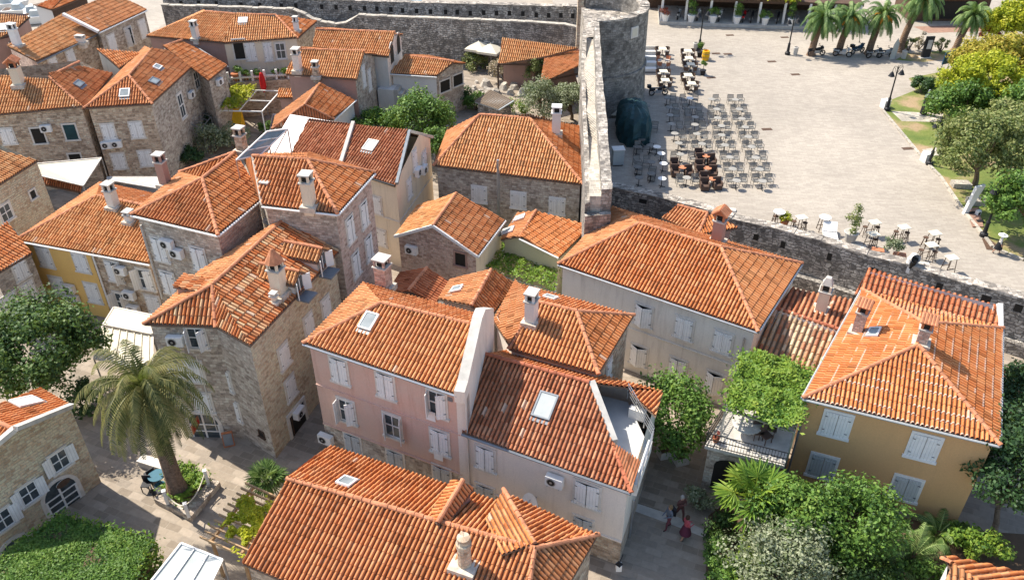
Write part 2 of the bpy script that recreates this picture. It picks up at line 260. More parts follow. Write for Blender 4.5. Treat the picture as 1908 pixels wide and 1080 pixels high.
# ------------------------------------------------------------------ mesh building
class MB:
    """collects faces; build() links them as one mesh object"""
    def __init__(s): s.v = []; s.f = []; s.m = []; s.uv = []; s.mats = []
    def mi(s, m):
        if m not in s.mats: s.mats.append(m)
        return s.mats.index(m)
    def face(s, pts, m, uv=None):
        i = len(s.v); s.v.extend([tuple(map(float, p)) for p in pts]); s.f.append(list(range(i, i + len(pts)))); s.m.append(s.mi(m))
        if uv is None:
            a, b, c = Vector(s.v[i]), Vector(s.v[i + 1]), Vector(s.v[i + 2])
            n = (b - a).cross(c - a)
            if n.length > 0: n.normalize()
            if abs(n.z) > 0.8: uv = [(p[0], p[1]) for p in s.v[i:]]
            else:
                t = Vector((-n.y, n.x, 0)); t = t.normalized() if t.length > 0 else Vector((1, 0, 0))
                q = n.cross(t)
                uv = [(Vector(p).dot(t), Vector(p).dot(q)) for p in s.v[i:]]
        s.uv.extend(uv)
    def hexa(s, b, t, m):   # bottom and top loops, counter-clockwise seen from above
        n = len(b)
        s.face(list(reversed(b)), m); s.face(t, m)
        for i in range(n):
            j = (i + 1) % n; s.face([b[i], b[j], t[j], t[i]], m)
    def prism(s, poly, z0, z1, m):
        if area2(poly) < 0: poly = poly[::-1]
        s.hexa([(p[0], p[1], z0) for p in poly], [(p[0], p[1], z1) for p in poly], m)
    def obox(s, o, ax, ay, az, m):   # box from corner o and three edge vectors
        o, ax, ay, az = map(Vector, (o, ax, ay, az))
        if ax.cross(ay).dot(az) < 0: o = o + ax; ax = -ax
        b = [o, o + ax, o + ax + ay, o + ay]; s.hexa(b, [p + az for p in b], m)
    def box(s, c, d, m, yaw=0.0, rx=0.0):   # c = centre of the base
        R = Matrix.Rotation(yaw, 3, 'Z') @ Matrix.Rotation(rx, 3, 'X')
        x, y, z = R @ Vector((d[0], 0, 0)), R @ Vector((0, d[1], 0)), R @ Vector((0, 0, d[2]))
        s.obox(Vector(c) - x / 2 - y / 2, x, y, z, m)
    def bar(s, a, b, w, m, h=None):
        a, b = Vector(a), Vector(b); d = b - a
        x = d.cross(Vector((0, 0, 1)));
        if x.length < 1e-4: x = Vector((1, 0, 0))
        x = x.normalized() * w; y = x.cross(d).normalized() * (h or w)
        s.obox(a - x / 2 - y / 2, d, x, y, m)
    def tube(s, pts, rad, m, n=7, cap=True):
        pts = [Vector(p) for p in pts]; rad = rad if isinstance(rad, (list, tuple)) else [rad] * len(pts)
        rings = []; up = None
        for i, p in enumerate(pts):
            d = (pts[min(i + 1, len(pts) - 1)] - pts[max(i - 1, 0)]).normalized()
            if up is None: up = d.orthogonal().normalized()
            x = (up - d * up.dot(d)).normalized(); up = x; y = d.cross(x)
            rings.append([p + (x * math.cos(2 * math.pi * k / n) + y * math.sin(2 * math.pi * k / n)) * rad[i] for k in range(n)])
        for a, b in zip(rings, rings[1:]):
            for k in range(n):
                j = (k + 1) % n; s.face([a[k], a[j], b[j], b[k]], m)
        if cap: s.face(rings[0][::-1], m); s.face(rings[-1], m)
    def lathe(s, c, prof, m, n=14, a0=0.0, a1=2 * math.pi):
        c = Vector(c); full = abs(a1 - a0) > 6.28
        for (r0, z0), (r1, z1) in zip(prof, prof[1:]):
            for k in range(n):
                t0 = a0 + (a1 - a0) * k / n; t1 = a0 + (a1 - a0) * (k + 1) / n
                P = lambda r, z, t: c + Vector((r * math.cos(t), r * math.sin(t), z))
                R = max(r0, r1)
                uv = [(R * t0, z0), (R * t1, z0), (R * t1, z1), (R * t0, z1)]
                if r0 < 1e-5: s.face([P(0, z0, 0), P(r1, z1, t1), P(r1, z1, t0)], m, [uv[0], uv[2], uv[3]])
                elif r1 < 1e-5: s.face([P(r0, z0, t0), P(r0, z0, t1), P(0, z1, 0)], m, [uv[0], uv[1], uv[2]])
                else: s.face([P(r0, z0, t0), P(r0, z0, t1), P(r1, z1, t1), P(r1, z1, t0)], m, uv)
    def mesh(s, name, off=(0, 0, 0)):
        me = bpy.data.meshes.new(name); o = Vector(off)
        me.from_pydata([tuple(Vector(p) - o) for p in s.v], [], s.f)
        for m in s.mats: me.materials.append(M[m] if isinstance(m, str) else m)
        me.polygons.foreach_set('material_index', s.m)
        ul = me.uv_layers.new(name='UVMap'); ul.data.foreach_set('uv', [c for p in s.uv for c in p])
        return me
    def build(s, name, parent=None, loc=None, off=None):
        """verts in world space; the object sits at the parent's (or loc's) origin"""
        base = loc if loc is not None else (origin(parent) if parent else (0, 0, 0))
        o = bpy.data.objects.new(name, s.mesh(name, base if off is None else off)); COL.objects.link(o)
        if parent: o.parent = parent
        else: o.location = base
        return o
def origin(o):
    p = Vector(o.location)
    while o.parent: o = o.parent; p = p + Vector(o.location)
    return p
def area2(p): return sum(p[i][0] * p[(i + 1) % len(p)][1] - p[(i + 1) % len(p)][0] * p[i][1] for i in range(len(p)))
def tag(o, label=None, cat=None, group=None, kind=None):
    if label: o['label'] = label
    if cat: o['category'] = cat
    if group: o['group'] = group
    if kind: o['kind'] = kind
    return o
def thing(name, label, cat, loc=(0, 0, 0), rz=0.0, group=None):
    o = bpy.data.objects.new(name, None); COL.objects.link(o); o.location = loc; o.rotation_euler = (0, 0, rz); o.empty_display_size = 0.3
    return tag(o, label, cat, group)
def copy_tree(o, parent=None):
    c = o.copy(); COL.objects.link(c)
    if parent: c.parent = parent
    for ch in o.children: copy_tree(ch, c)
    return c
def inset(poly, d):
    """poly counter-clockwise, moved inwards by d (number or one per edge)"""
    n = len(poly); ds = d if isinstance(d, (list, tuple)) else [d] * n; L = []
    for i in range(n):
        a, b = np.array(poly[i][:2]), np.array(poly[(i + 1) % n][:2]); t = (b - a) / np.linalg.norm(b - a); nn = np.array([-t[1], t[0]])
        L.append((a + nn * ds[i], t))
    out = []
    for i in range(n):
        p, t = L[i - 1]; q, u = L[i]; den = t[0] * u[1] - t[1] * u[0]
        if abs(den) < 1e-3: out.append(tuple(q)); continue
        k = ((q[0] - p[0]) * u[1] - (q[1] - p[1]) * u[0]) / den; out.append(tuple(p + t * k))
    return out
# ------------------------------------------------------------------ tiled roofs
PITCH, ROW = 0.215, 0.46
PROF = [(0.0, 0.01), (0.05, 0.055), (0.19, 0.1), (0.34, 0.112), (0.49, 0.1), (0.62, 0.055), (0.67, 0.0), (0.84, -0.02)]
def plane_of(pts):
    P = np.array(pts, float); c = P.mean(0); A = np.c_[P[:, :2] - c[:2], np.ones(len(P))]
    s = np.linalg.lstsq(A, P[:, 2], rcond=None)[0]
    return c, s[0], s[1], s[2]          # z = c.z-ish + gx*dx + gy*dy
def zat(pl, x, y): return pl[0][2] * 0 + pl[3] + pl[1] * (x - pl[0][0]) + pl[2] * (y - pl[0][1])
def tile_face(bm_all, pts, mi, seed, pitch=PITCH, row=ROW, scale=1.0, flat=False):
    pl = plane_of(pts); c, gx, gy, c0 = pl
    g = math.hypot(gx, gy)
    if g < 0.02: return
    d = np.array([-gx / g, -gy / g]); u = np.array([-d[1], d[0]])   # downslope, along the row
    XY = np.array([p[:2] for p in pts]) - c[:2]; cs = math.sqrt(1 + g * g)
    uu = XY @ u; vv = (XY @ d) * cs
    u0, u1, v0, v1 = uu.min() - pitch, uu.max() + pitch, vv.min() - row, vv.max() + row
    r = np.random.default_rng(seed)
    vb = vv.max()                        # rows are counted from the eave upwards
    nr = int(math.ceil((vb - v0) / row)) + 1; nc = int(math.ceil((u1 - u0) / pitch))
    S = np.array([p[0] for p in PROF]); Z = np.array([p[1] for p in PROF]) * scale; k = len(S)
    jz = r.normal(0, 0.005, (nr, nc)); ju = r.normal(0, 0.005, (nr, nc)) + r.normal(0, 0.006, (1, nc))
    U = []; Hh = []; Vv = []
    rows_v = []
    for i in range(nr):
        rows_v += [(i, 0), (i, 1)]
    nu = nc * k; nv = len(rows_v)
    verts = np.zeros((nv, nu, 3)); uvs = np.zeros((nv, nu, 2))
    ci = np.repeat(np.arange(nc), k); si = np.tile(np.arange(k), nc)
    for q, (i, e) in enumerate(rows_v):      # e=1 lower (eave) end, e=0 upper end
        lo = vb - (nr - 1 - i) * row
        v = lo - (0.004 if e else row)
        wt = 1.0 if e else 0.9
        sp_ = (S[si] - 0.34) * np.where(S[si] < 0.7, wt, 1.0) + 0.34
        cover = (S[si] < 0.69)
        z = Z[si] * (1.0 if e else 0.8) + (0.03 if e else 0.008) * scale * np.where(cover, 1, 0.35) * 0.9 + jz[i, ci] * cover
        x = u0 + (ci + sp_) * pitch + ju[i, ci] * cover
        xy = c[:2] + np.outer(x, u) + (v / cs) * d
        verts[q, :, 0] = xy[:, 0]; verts[q, :, 1] = xy[:, 1]
        verts[q, :, 2] = c0 + gx * (xy[:, 0] - c[0]) + gy * (xy[:, 1] - c[1]) + z
        uvs[q, :, 0] = ci + 0.05 + 0.9 * S[si]; uvs[q, :, 1] = i + (0.95 if e else 0.05) + seed * 37
    idx = np.arange(nv * nu).reshape(nv, nu)
    F = np.stack([idx[:-1, :-1], idx[1:, :-1], idx[1:, 1:], idx[:-1, 1:]], -1).reshape(-1, 4)
    # drop cells far outside before the exact cut
    ctr = verts.reshape(-1, 3)[F].mean(1)[:, :2]; keep = np.ones(len(F), bool); P2 = np.array([p[:2] for p in pts])
    s = 1 if area2(P2) > 0 else -1
    cuts = []
    for i in range(len(P2)):
        a, b = P2[i], P2[(i + 1) % len(P2)]; t = b - a; L = np.linalg.norm(t)
        if L < 1e-3: continue
        n2 = np.array([t[1], -t[0]]) / L * s         # outward
        keep &= ((ctr - a) @ n2) < 0.35
        cuts.append((a, n2))
    F = F[keep]
    if not len(F): return
    used = np.unique(F); rm = np.zeros(nv * nu, int); rm[used] = np.arange(len(used)); F2 = rm[F]
    me = bpy.data.meshes.new('t'); me.from_pydata(verts.reshape(-1, 3)[used].tolist(), [], F2.tolist())
    ul = me.uv_layers.new(name='UVMap')
    q = uvs.reshape(-1, 2)[F]; q[:, :, 1] = np.floor(q[:, :, 1]).min(1)[:, None] + np.where(q[:, :, 1] - np.floor(q[:, :, 1]) > 0.5, 0.95, 0.05)
    fx = q[:, :, 0] - np.floor(q[:, :, 0]); q[:, :, 0] = np.floor(q[:, :, 0]).min(1)[:, None] + np.where((fx.max(1) > .7), 0.9, 0.4)[:, None]
    ul.data.foreach_set('uv', q.reshape(-1))
    me.polygons.foreach_set('material_index', [mi] * len(F2))
    bm = bmesh.new(); bm.from_mesh(me)
    for a, n2 in cuts:
        bmesh.ops.bisect_plane(bm, geom=bm.verts[:] + bm.edges[:] + bm.faces[:], plane_co=(a[0], a[1], 0), plane_no=(n2[0], n2[1], 0), clear_outer=True)
    bm.to_mesh(me); bm.free(); bm_all.from_mesh(me); bpy.data.meshes.remove(me)
def ridge_caps(mb, a, b, m, r=0.115, L=0.42, lift=0.03):
    a, b = Vector(a), Vector(b); d = b - a; n = max(1, int(round(d.length / L))); t = d.normalized()
    x = t.cross(Vector((0, 0, 1))).normalized(); y = x.cross(t)
    for i in range(n):
        p0 = a + d * (i / n); p1 = a + d * ((i + 1) / n) + t * 0.03
        j = random.uniform(-.012, .012)
        A = []; B = []
        for k in range(6):
            th = math.pi * (k / 5); o = x * math.cos(th); q = y * math.sin(th)
            A.append(p0 + o * (r * .88) + q * (r * .95) + y * (lift + j)); B.append(p1 + o * r * 1.05 + q * r * 1.12 + y * (lift + .012 + j))
        for k in range(5): mb.face([A[k], A[k + 1], B[k + 1], B[k]], m, [(i + .5, .5)] * 4)
        mb.face(B[::-1], m, [(i + .5, .5)] * 6)
_seed = [0]
def roof_mesh(root, faces, mats, ridges=(), rm='ridge', name='roof', under='under', pitch=PITCH, scale=1.0, thick=0.1, valley=()):
    """faces: lists of 3D points; mats: one material per face"""
    ml = list(dict.fromkeys(mats)); bm = bmesh.new(); bm.loops.layers.uv.new('UVMap')
    for pts, m in zip(faces, mats):
        _seed[0] += 1; tile_face(bm, pts, ml.index(m), _seed[0], pitch=pitch, scale=scale)
    mb = MB(); mb.mats = list(ml)
    for pts in faces:                     # boards under the tiles
        pl = plane_of(pts); P = [(p[0], p[1], zat(pl, p[0], p[1])) for p in pts]
        if area2(P) < 0: P = P[::-1]
        mb.hexa([(x, y, z - thick) for x, y, z in P], [(x, y, z - 0.006) for x, y, z in P], under)
    for a, b in ridges: ridge_caps(mb, a, b, rm)
    for a, b in valley:
        mb.bar(Vector(a) + Vector((0, 0, .03)), Vector(b) + Vector((0, 0, .03)), .13, 'mortar', .05)
    me2 = mb.mesh('x'); bm.from_mesh(me2); mats2 = list(me2.materials); bpy.data.meshes.remove(me2)
    o0 = origin(root); bmesh.ops.translate(bm, verts=bm.verts[:], vec=-o0)
    me = bpy.data.meshes.new(name); bm.to_mesh(me); bm.free()
    for m in mats2: me.materials.append(m)
    o = bpy.data.objects.new(name, me); COL.objects.link(o); o.parent = root
    return o
# ------------------------------------------------------------------ houses
HOUSES = {}
class House:
    """eave: keys of the eave corners in order; V: key -> (px, py) or (px, py, z)"""
    def __init__(s, key, name, label, V, eave, faces, ze, pitch=0.42, z0=0.0, walls='s_brown', tiles='t_orange', ridges=(), rm='ridge',
                 over=0.22, gables=(), bands=None, cat='house', gutter='metal', gedges=None, tpitch=PITCH, tscale=1.0, valley=(), zr=None, dbg=False, wtop=0.05, group=None):
        s.P = {}
        for k, v in V.items():
            if len(v) == 3: s.P[k] = G(*v)
            elif k in eave: s.P[k] = G(v[0], v[1], ze)
        cen = np.mean([s.P[k][:2] for k in eave], axis=0)
        A, B = s.P[faces[0][0]], s.P[faces[0][1]]
        t = (B - A)[:2]; t = t / np.linalg.norm(t); n = np.array([-t[1], t[0]])
        if (cen - A[:2]) @ n < 0: n = -n
        for k, v in V.items():
            if k in s.P: continue
            if zr is None:
                r = ray(*v); T = (pitch * ((CAM[:2] - A[:2]) @ n) - CH + A[2]) / (r[2] - pitch * (r[:2] @ n)); zr = CH + T * r[2]
            s.P[k] = G(v[0], v[1], zr)
        poly = [s.P[k] for k in eave]; s_e0 = eave[0] + eave[1]
        if area2(poly) < 0: eave = eave[::-1]; poly = poly[::-1]
        gedges = gedges or (s_e0,)
        s.eave = list(eave); s.z0 = z0; s.ze = ze
        fp = inset(poly, over if not isinstance(over, dict) else [over.get(eave[i] + eave[(i + 1) % len(eave)], over.get(eave[(i + 1) % len(eave)] + eave[i], over.get('', .22))) for i in range(len(eave))])
        s.W = {k: np.array([fp[i][0], fp[i][1], s.P[k][2]]) for i, k in enumerate(eave)}
        c = np.mean(fp, axis=0)
        s.root = thing(name, label, cat, (float(c[0]), float(c[1]), z0), 0, group)
        s.cen = c; HOUSES[key] = s
        # walls
        mb = MB(); n_ = len(eave)
        wm = walls if isinstance(walls, dict) else {'': walls}
        gd = {tuple(sorted(g[:2])): g[2:] for g in gables}
        for i in range(n_):
            ka, kb = eave[i], eave[(i + 1) % n_]; a, b = s.W[ka], s.W[kb]
            m = wm.get(ka + kb, wm.get(kb + ka, wm.get('', 's_brown')))
            L = float(np.linalg.norm(b[:2] - a[:2])); bl = (bands or {}).get(ka + kb, (bands or {}).get(kb + ka, []))
            za, zb = a[2] + wtop, b[2] + wtop; z = z0
            for zt, mm in list(bl) + [(None, m)]:
                ta, tb = (za, zb) if zt is None else (zt, zt)
                mb.face([(a[0], a[1], z), (b[0], b[1], z), (b[0], b[1], tb), (a[0], a[1], ta)], mm, [(0, z), (L, z), (L, tb), (0, ta)]); z = zt if zt is not None else z
            g = gd.get(tuple(sorted((ka, kb))))
            if g:
                pts = [(b[0], b[1], zb), (a[0], a[1], za)]; tt = (b - a)[:2] / L; ap = []
                for kk in g:
                    q = s.P[kk]; l = (q[:2] - a[:2]) @ tt; ap.append((l, a[0] + tt[0] * l, a[1] + tt[1] * l, q[2] - 0.1))
                ap.sort()
                pts = [(a[0], a[1], za), (b[0], b[1], zb)] + [x[1:] for x in reversed(ap)]
                uv = [(0, za), (L, zb)] + [(x[0], x[3]) for x in reversed(ap)]
                mb.face(pts, m, uv)
        s.wall = mb.build('wall', s.root)
        s.faces = {}; F = []; fm = []
        for f in faces:
            kk = f.split(':')[0]; F.append([s.P[x] for x in kk]); s.faces[kk] = plane_of(F[-1])
            fm.append(f.split(':')[1] if ':' in f else tiles)
            if dbg or 0: pass
            pl = s.faces[kk]; dev = max(abs(zat(pl, p[0], p[1]) - p[2]) for p in F[-1])
            if DEBUG: print('ROOF', key, kk, 'slope %.1f dev %.2f zr %s' % (math.degrees(math.atan(math.hypot(pl[1], pl[2]))), dev, zr))
        s.roof = roof_mesh(s.root, F, fm, [(s.P[a], s.P[b]) for a, b in ridges], rm, pitch=tpitch, scale=tscale, valley=[(s.P[a], s.P[b]) for a, b in valley])
        if gutter:
            g = MB()
            for e in gedges:
                a, b = (s.P[eave[e]], s.P[eave[(e + 1) % n_]]) if isinstance(e, int) else (s.P[e[0]], s.P[e[1]])
                o = V3(s.out(a, b)) * 0.05 + Vector((0, 0, -0.06))
                g.tube([V3(a) + o, V3(b) + o], 0.065, gutter, 6)
            g.build('gutter', s.root)
    def out(s, a, b):
        t = (b - a)[:2]; t = t / np.linalg.norm(t); n = np.array([t[1], -t[0]])
        if (np.array(s.cen) - a[:2]) @ n > 0: n = -n
        return np.array([n[0], n[1], 0.0])
    def hit(s, e, x, y):
        """where the view through photo point x, y meets wall e (two corner keys)"""
        a, b = s.W[e[0]], s.W[e[1]]; n = s.out(a, b); r = ray(x, y)
        T = ((a - CAM)[:2] @ n[:2]) / (r[:2] @ n[:2]); p = CAM + r * T
        t = (b - a).copy(); t[2] = 0; t /= np.linalg.norm(t)
        if np.cross(t, n)[2] > 0: t = -t            # x to the right seen from outside, z up
        return V3(p), V3(t), V3(n)
    def roofhit(s, f, x, y):
        pl = s.faces[f]; r = ray(x, y)
        # z = k + gx x + gy y
        k = pl[3] - pl[1] * pl[0][0] - pl[2] * pl[0][1]
        T = (k + pl[1] * CAM[0] + pl[2] * CAM[1] - CH) / (r[2] - pl[1] * r[0] - pl[2] * r[1])
        return CAM + r * T, pl
Z3 = Vector((0, 0, 1))
def window(h, e, x, y, w=0.95, ht=1.45, st='closed', fr='frame', sh='shutter', fw=0.13, sill=True, a1=None, a2=None):
    p, t, n = h.hit(e, x, y); o = p - t * (w / 2) - Z3 * (ht / 2)
    f = MB(); d = 0.05
    f.obox(o - t * fw, t * fw, n * d, Z3 * ht, fr); f.obox(o + t * w, t * fw, n * d, Z3 * ht, fr)
    f.obox(o - t * fw + Z3 * ht, t * (w + 2 * fw), n * d, Z3 * fw, fr)
    f.obox(o - t * (fw + (.05 if sill else 0)) - Z3 * fw, t * (w + 2 * fw + (.1 if sill else 0)), n * (0.12 if sill else d), Z3 * fw, fr)
    ro = f.build('window', h.root)
    if st != 'closed':
        g = MB(); g.obox(o + n * 0.002, t * w, n * 0.012, Z3 * ht, 'dark' if st in ('dark', 'ajar', 'tent') else 'glass')
        if st in ('glass', 'open', 'half'):
            for q in (0, .47, .94): g.obox(o + t * (w * q) + n * .014, t * (w * .06), n * .02, Z3 * ht, 'white')
            for q in (0, .5, .95): g.obox(o + Z3 * (ht * q) + n * .016, t * w, n * .02, Z3 * (ht * .05), 'white')
        g.build('pane', ro)
    if st == 'green':
        g = MB(); g.obox(o + n * .03, t * w, n * .03, Z3 * ht, 'teal'); g.build('curtain', ro)
    if st in ('closed', 'ajar', 'open', 'half', 'tent'):
        A = {'closed': (1.5, 1.5), 'ajar': (9, 6), 'open': (158, 160), 'half': (75, 35), 'tent': (27, 27)}[st]
        A = (a1 if a1 is not None else A[0], a2 if a2 is not None else A[1])
        for sgn, ang in ((1, A[0]), (-1, A[1])):
            th = math.radians(ang); hp = o + (Vector() if sgn > 0 else t * w) + n * (.055 if ang < 90 else .07)
            dx = (t * sgn * math.cos(th) + n * math.sin(th)); nx = (n * math.cos(th) - t * sgn * math.sin(th))
            s = MB(); L = (w / 2 - .008) / (math.cos(th) if st == 'tent' else 1); T = .035
            c = [hp, hp + dx * L]; q = []
            for zz in (0, ht):
                q += [c[0] + Z3 * zz, c[1] + Z3 * zz, c[1] + Z3 * zz + nx * T, c[0] + Z3 * zz + nx * T]
            U = [(0, 0), (L, 0), (L, ht), (0, ht)]
            s.face([q[3], q[2], q[6], q[7]], sh, U); s.face([q[1], q[0], q[4], q[5]], sh, U)
            s.face([q[0], q[3], q[7], q[4]], sh, [(0, 0)] * 4); s.face([q[2], q[1], q[5], q[6]], sh, [(0, 0)] * 4)
            s.face([q[4], q[7], q[6], q[5]], sh, [(0, 0)] * 4); s.face([q[0], q[1], q[2], q[3]], sh, [(0, 0)] * 4)
            if ang < 90:
                for zz in (.12, .84): s.obox(hp + nx * T + Z3 * (ht * zz) + dx * .02, dx * (L - .04), nx * .012, Z3 * .07, sh)
                s.obox(hp + nx * (T + .012) + Z3 * (ht * .2) - dx * .02 * 1, dx * .12, nx * .012, Z3 * .03, 'black')
                s.obox(hp + nx * (T + .012) + Z3 * (ht * .8) - dx * .02 * 1, dx * .12, nx * .012, Z3 * .03, 'black')
            s.build('shutter', ro)
    return ro
def windows(h, e, lst, **kw):
    for q in lst:
        a = dict(kw)
        if len(q) > 2: a.update(q[2])
        window(h, e, q[0], q[1], **a)
def arch_door(h, e, x, y, w=1.5, ht=2.4, leaf='glass', fr='frame'):
    """arched opening with a stone surround and two glazed leaves; x, y = middle of its foot"""
    p, t, n = h.hit(e, x, y); o = p - t * (w / 2)
    f = MB(); r = w / 2; N = 10; hs = ht - r
    def ring(rr): return [p + Z3 * hs + t * (rr * math.cos(math.pi * k / N)) + Z3 * (rr * math.sin(math.pi * k / N)) for k in range(N + 1)]
    A, B = ring(r), ring(r + .2)
    for k in range(N):
        f.face([A[k] + n * .06, B[k] + n * .06, B[k + 1] + n * .06, A[k + 1] + n * .06], fr); f.face([B[k], B[k + 1], B[k + 1] + n * .06, B[k] + n * .06], fr)
        f.face([A[k + 1], A[k], A[k] + n * .06, A[k + 1] + n * .06], fr)
    for q in (-1, 1):
        f.obox(p + t * (q * (r + .1)) - t * .1, t * .2, n * .06, Z3 * hs, fr)
    d = f.build('door', h.root)
    g = MB(); g.face([o + n * .015, o + t * w + n * .015] + [a + n * .015 for a in A], leaf)
    if leaf != 'dark':
      for q in (0, .47, .94): g.obox(o + t * (w * q) + n * .02, t * (w * .06), n * .03, Z3 * hs * (1.0 if q != .47 else 1.45), 'white')
    for q in () if leaf == 'dark' else (0, .33, .66, .97): g.obox(o + Z3 * (hs * q) + n * .022, t * w, n * .03, Z3 * (.2 if q == 0 else .07), 'white')
    g.build('door_leaf', d); return d
def aircon(h, e, x, y, w=0.85, ht=0.58, d=0.32):
    p, t, n = h.hit(e, x, y); o = p - t * (w / 2) - Z3 * (ht / 2) + n * .08; m = MB()
    m.obox(o, t * w, n * d, Z3 * ht, 'white')
    c = p + n * (.08 + d + .012) - t * (w * .14); R = ht * .4
    P = [c + t * (R * math.cos(k * math.pi / 7)) + Z3 * (R * math.sin(k * math.pi / 7)) for k in range(14)]
    m.face(P, 'metal'); r2 = [c + n * .01 + (q - c) * .8 for q in P]; m.face(r2, 'black')
    r3 = [c + n * .02 + (q - c) * .3 for q in P]; m.face(r3, 'metal')
    for q in (.12, .8): m.obox(o + t * (w * q) - n * .08 - Z3 * .06, t * .04, n * (d + .1), Z3 * .05, 'metal')
    return m.build('air_conditioner', h.root)
def skylight(h, f, x, y, w=.75, ht=1.0, open_=0.0, glass='rglass', fr='white'):
    p, pl = h.roofhit(f, x, y); g = math.hypot(pl[1], pl[2]); up = Vector((pl[1] / g, pl[2] / g, g)).normalized(); N = Vector((-pl[1], -pl[2], 1)).normalized(); t = up.cross(N)
    p = V3(p) + N * .1; m = MB(); o = p - t * (w / 2) - up * (ht / 2)
    for a, b, c in ((o, t * w, up * .08), (o + up * (ht - .08), t * w, up * .08)): m.obox(a, b, c, N * .1, fr)
    for q in (0, w - .08): m.obox(o + t * q + up * .08, t * .08, up * (ht - .16), N * .1, fr)
    m.obox(o - up * .22 - N * .04, t * w, up * .2, N * .03, 'slate')
    r = m.build('skylight', h.root)
    g_ = MB(); g_.obox(o + t * .08 + up * .08 - N * .03, t * (w - .16), up * (ht - .16), N * .1, glass); g_.build('pane', r)
    return r
def chimney(h, f, x, y, w=.6, d=.6, ht=1.3, m='w_white', cap='slab', yaw=None, capm='concrete', top=.4):
    w, d = w * .86, d * .86; p, pl = h.roofhit(f, x, y); p = V3(p); g = math.hypot(pl[1], pl[2])
    if yaw is None: yaw = math.atan2(pl[2], pl[1])
    R = Matrix.Rotation(yaw, 3, 'Z'); b = MB()
    b.box((p.x, p.y, p.z - .5), (w, d, ht + .5), m, yaw)
    b.box((p.x, p.y, p.z - w * g * .5 - .05), (w + .35, d + .35, .16 + w * g * .5), 'mortar', yaw)
    z = p.z + ht; c = MB()
    if cap == 'round':
        b = MB(); b.lathe((p.x, p.y, p.z - .4), [(w * .55, 0), (w * .52, ht * .5 + .4), (w * .5, ht + .4), (w * .6, ht + .42), (w * .6, ht + .62), (w * .48, ht + .7), (w * .5, ht + .95), (0, ht + .97)], m, 12)
        b.box((p.x, p.y, p.z - .3), (w + .5, d + .6, .42), 'mortar', yaw)
        return b.build('chimney', h.root)
    c.box((p.x, p.y, z), (w + .14, d + .14, .08), capm, yaw)
    for sx in (-1, 1):
        for sy in (-1, 1):
            o = R @ Vector((sx * (w / 2 - .06), sy * (d / 2 - .06), 0)); c.box((p.x + o.x, p.y + o.y, z + .08), (.12, .12, top), m if cap != 'tiled' else 'pot', yaw)
    c.box((p.x, p.y, z + .08), (w * .6, d * .6, top * .9), 'dark', yaw)
    zt = z + .08 + top
    if cap == 'slab': c.box((p.x, p.y, zt), (w + .12, d + .12, .08), capm, yaw)
    elif cap == 'tiled':
        for s_ in (-1, 1):
            a = R @ Vector((0, s_ * (d / 2 + .14), 0)); ax = R @ Vector((w / 2 + .14, 0, 0))
            P = [Vector((p.x, p.y, zt)) + a - ax, Vector((p.x, p.y, zt)) + a + ax, Vector((p.x, p.y, zt + .38)) + ax, Vector((p.x, p.y, zt + .38)) - ax]
            nseg = 5
            for q in range(nseg):
                u0, u1 = q / nseg, (q + .85) / nseg
                m0, m1 = P[0].lerp(P[1], (u0 + u1) / 2), P[3].lerp(P[2], (u0 + u1) / 2)
                c.tube([m0 + Z3 * .03, m1 + Z3 * .03], [.1, .08], 'ridge', 6)
            c.face(P if s_ < 0 else P[::-1], 'pot')
        for s_ in (-1, 1):
            ax = R @ Vector((s_ * (w / 2), 0, 0)); a = R @ Vector((0, d / 2, 0)); q = Vector((p.x, p.y, zt)) + ax
            c.face([q - a, q + a, q + Z3 * .3], 'pot')
    elif cap == 'cone':
        c.lathe((p.x, p.y, zt), [(w * .75, 0), (w * .5, .3), (w * .12, .75), (0, .8)], 'ridge', 10)
    elif cap == 'stone':
        c.lathe((p.x, p.y, zt), [(w * .62, 0), (w * .3, .45), (0, .47)], 'concrete', 4, yaw + .785, yaw + .785 + 2 * math.pi)
    ch = b.build('chimney', h.root); c.build('cap', ch); return ch
def pipe(h, pts, m='metal', r=.05, name='drainpipe'):
    b = MB(); b.tube(pts, r, m, 6); return b.build(name, h.root)
def wallpipe(h, e, x0, y0, x1, y1, m='metal', r=.055):
    p, t, n = h.hit(e, x0, y0); q, _, _ = h.hit(e, x1, y1); q = Vector((p.x, p.y, q.z)); return pipe(h, [p + n * .09, q + n * .09], m, r)
def course(h, e, z, m, ht=.07, d=.06):
    """a moulding along a wall at height z"""
    a, b = V3(h.W[e[0]]), V3(h.W[e[1]]); n = V3(h.out(h.W[e[0]], h.W[e[1]])); b_ = MB(); a.z = b.z = z
    b_.obox(a, b - a, n * d, Z3 * ht, m); return b_.build('string_course', h.root)
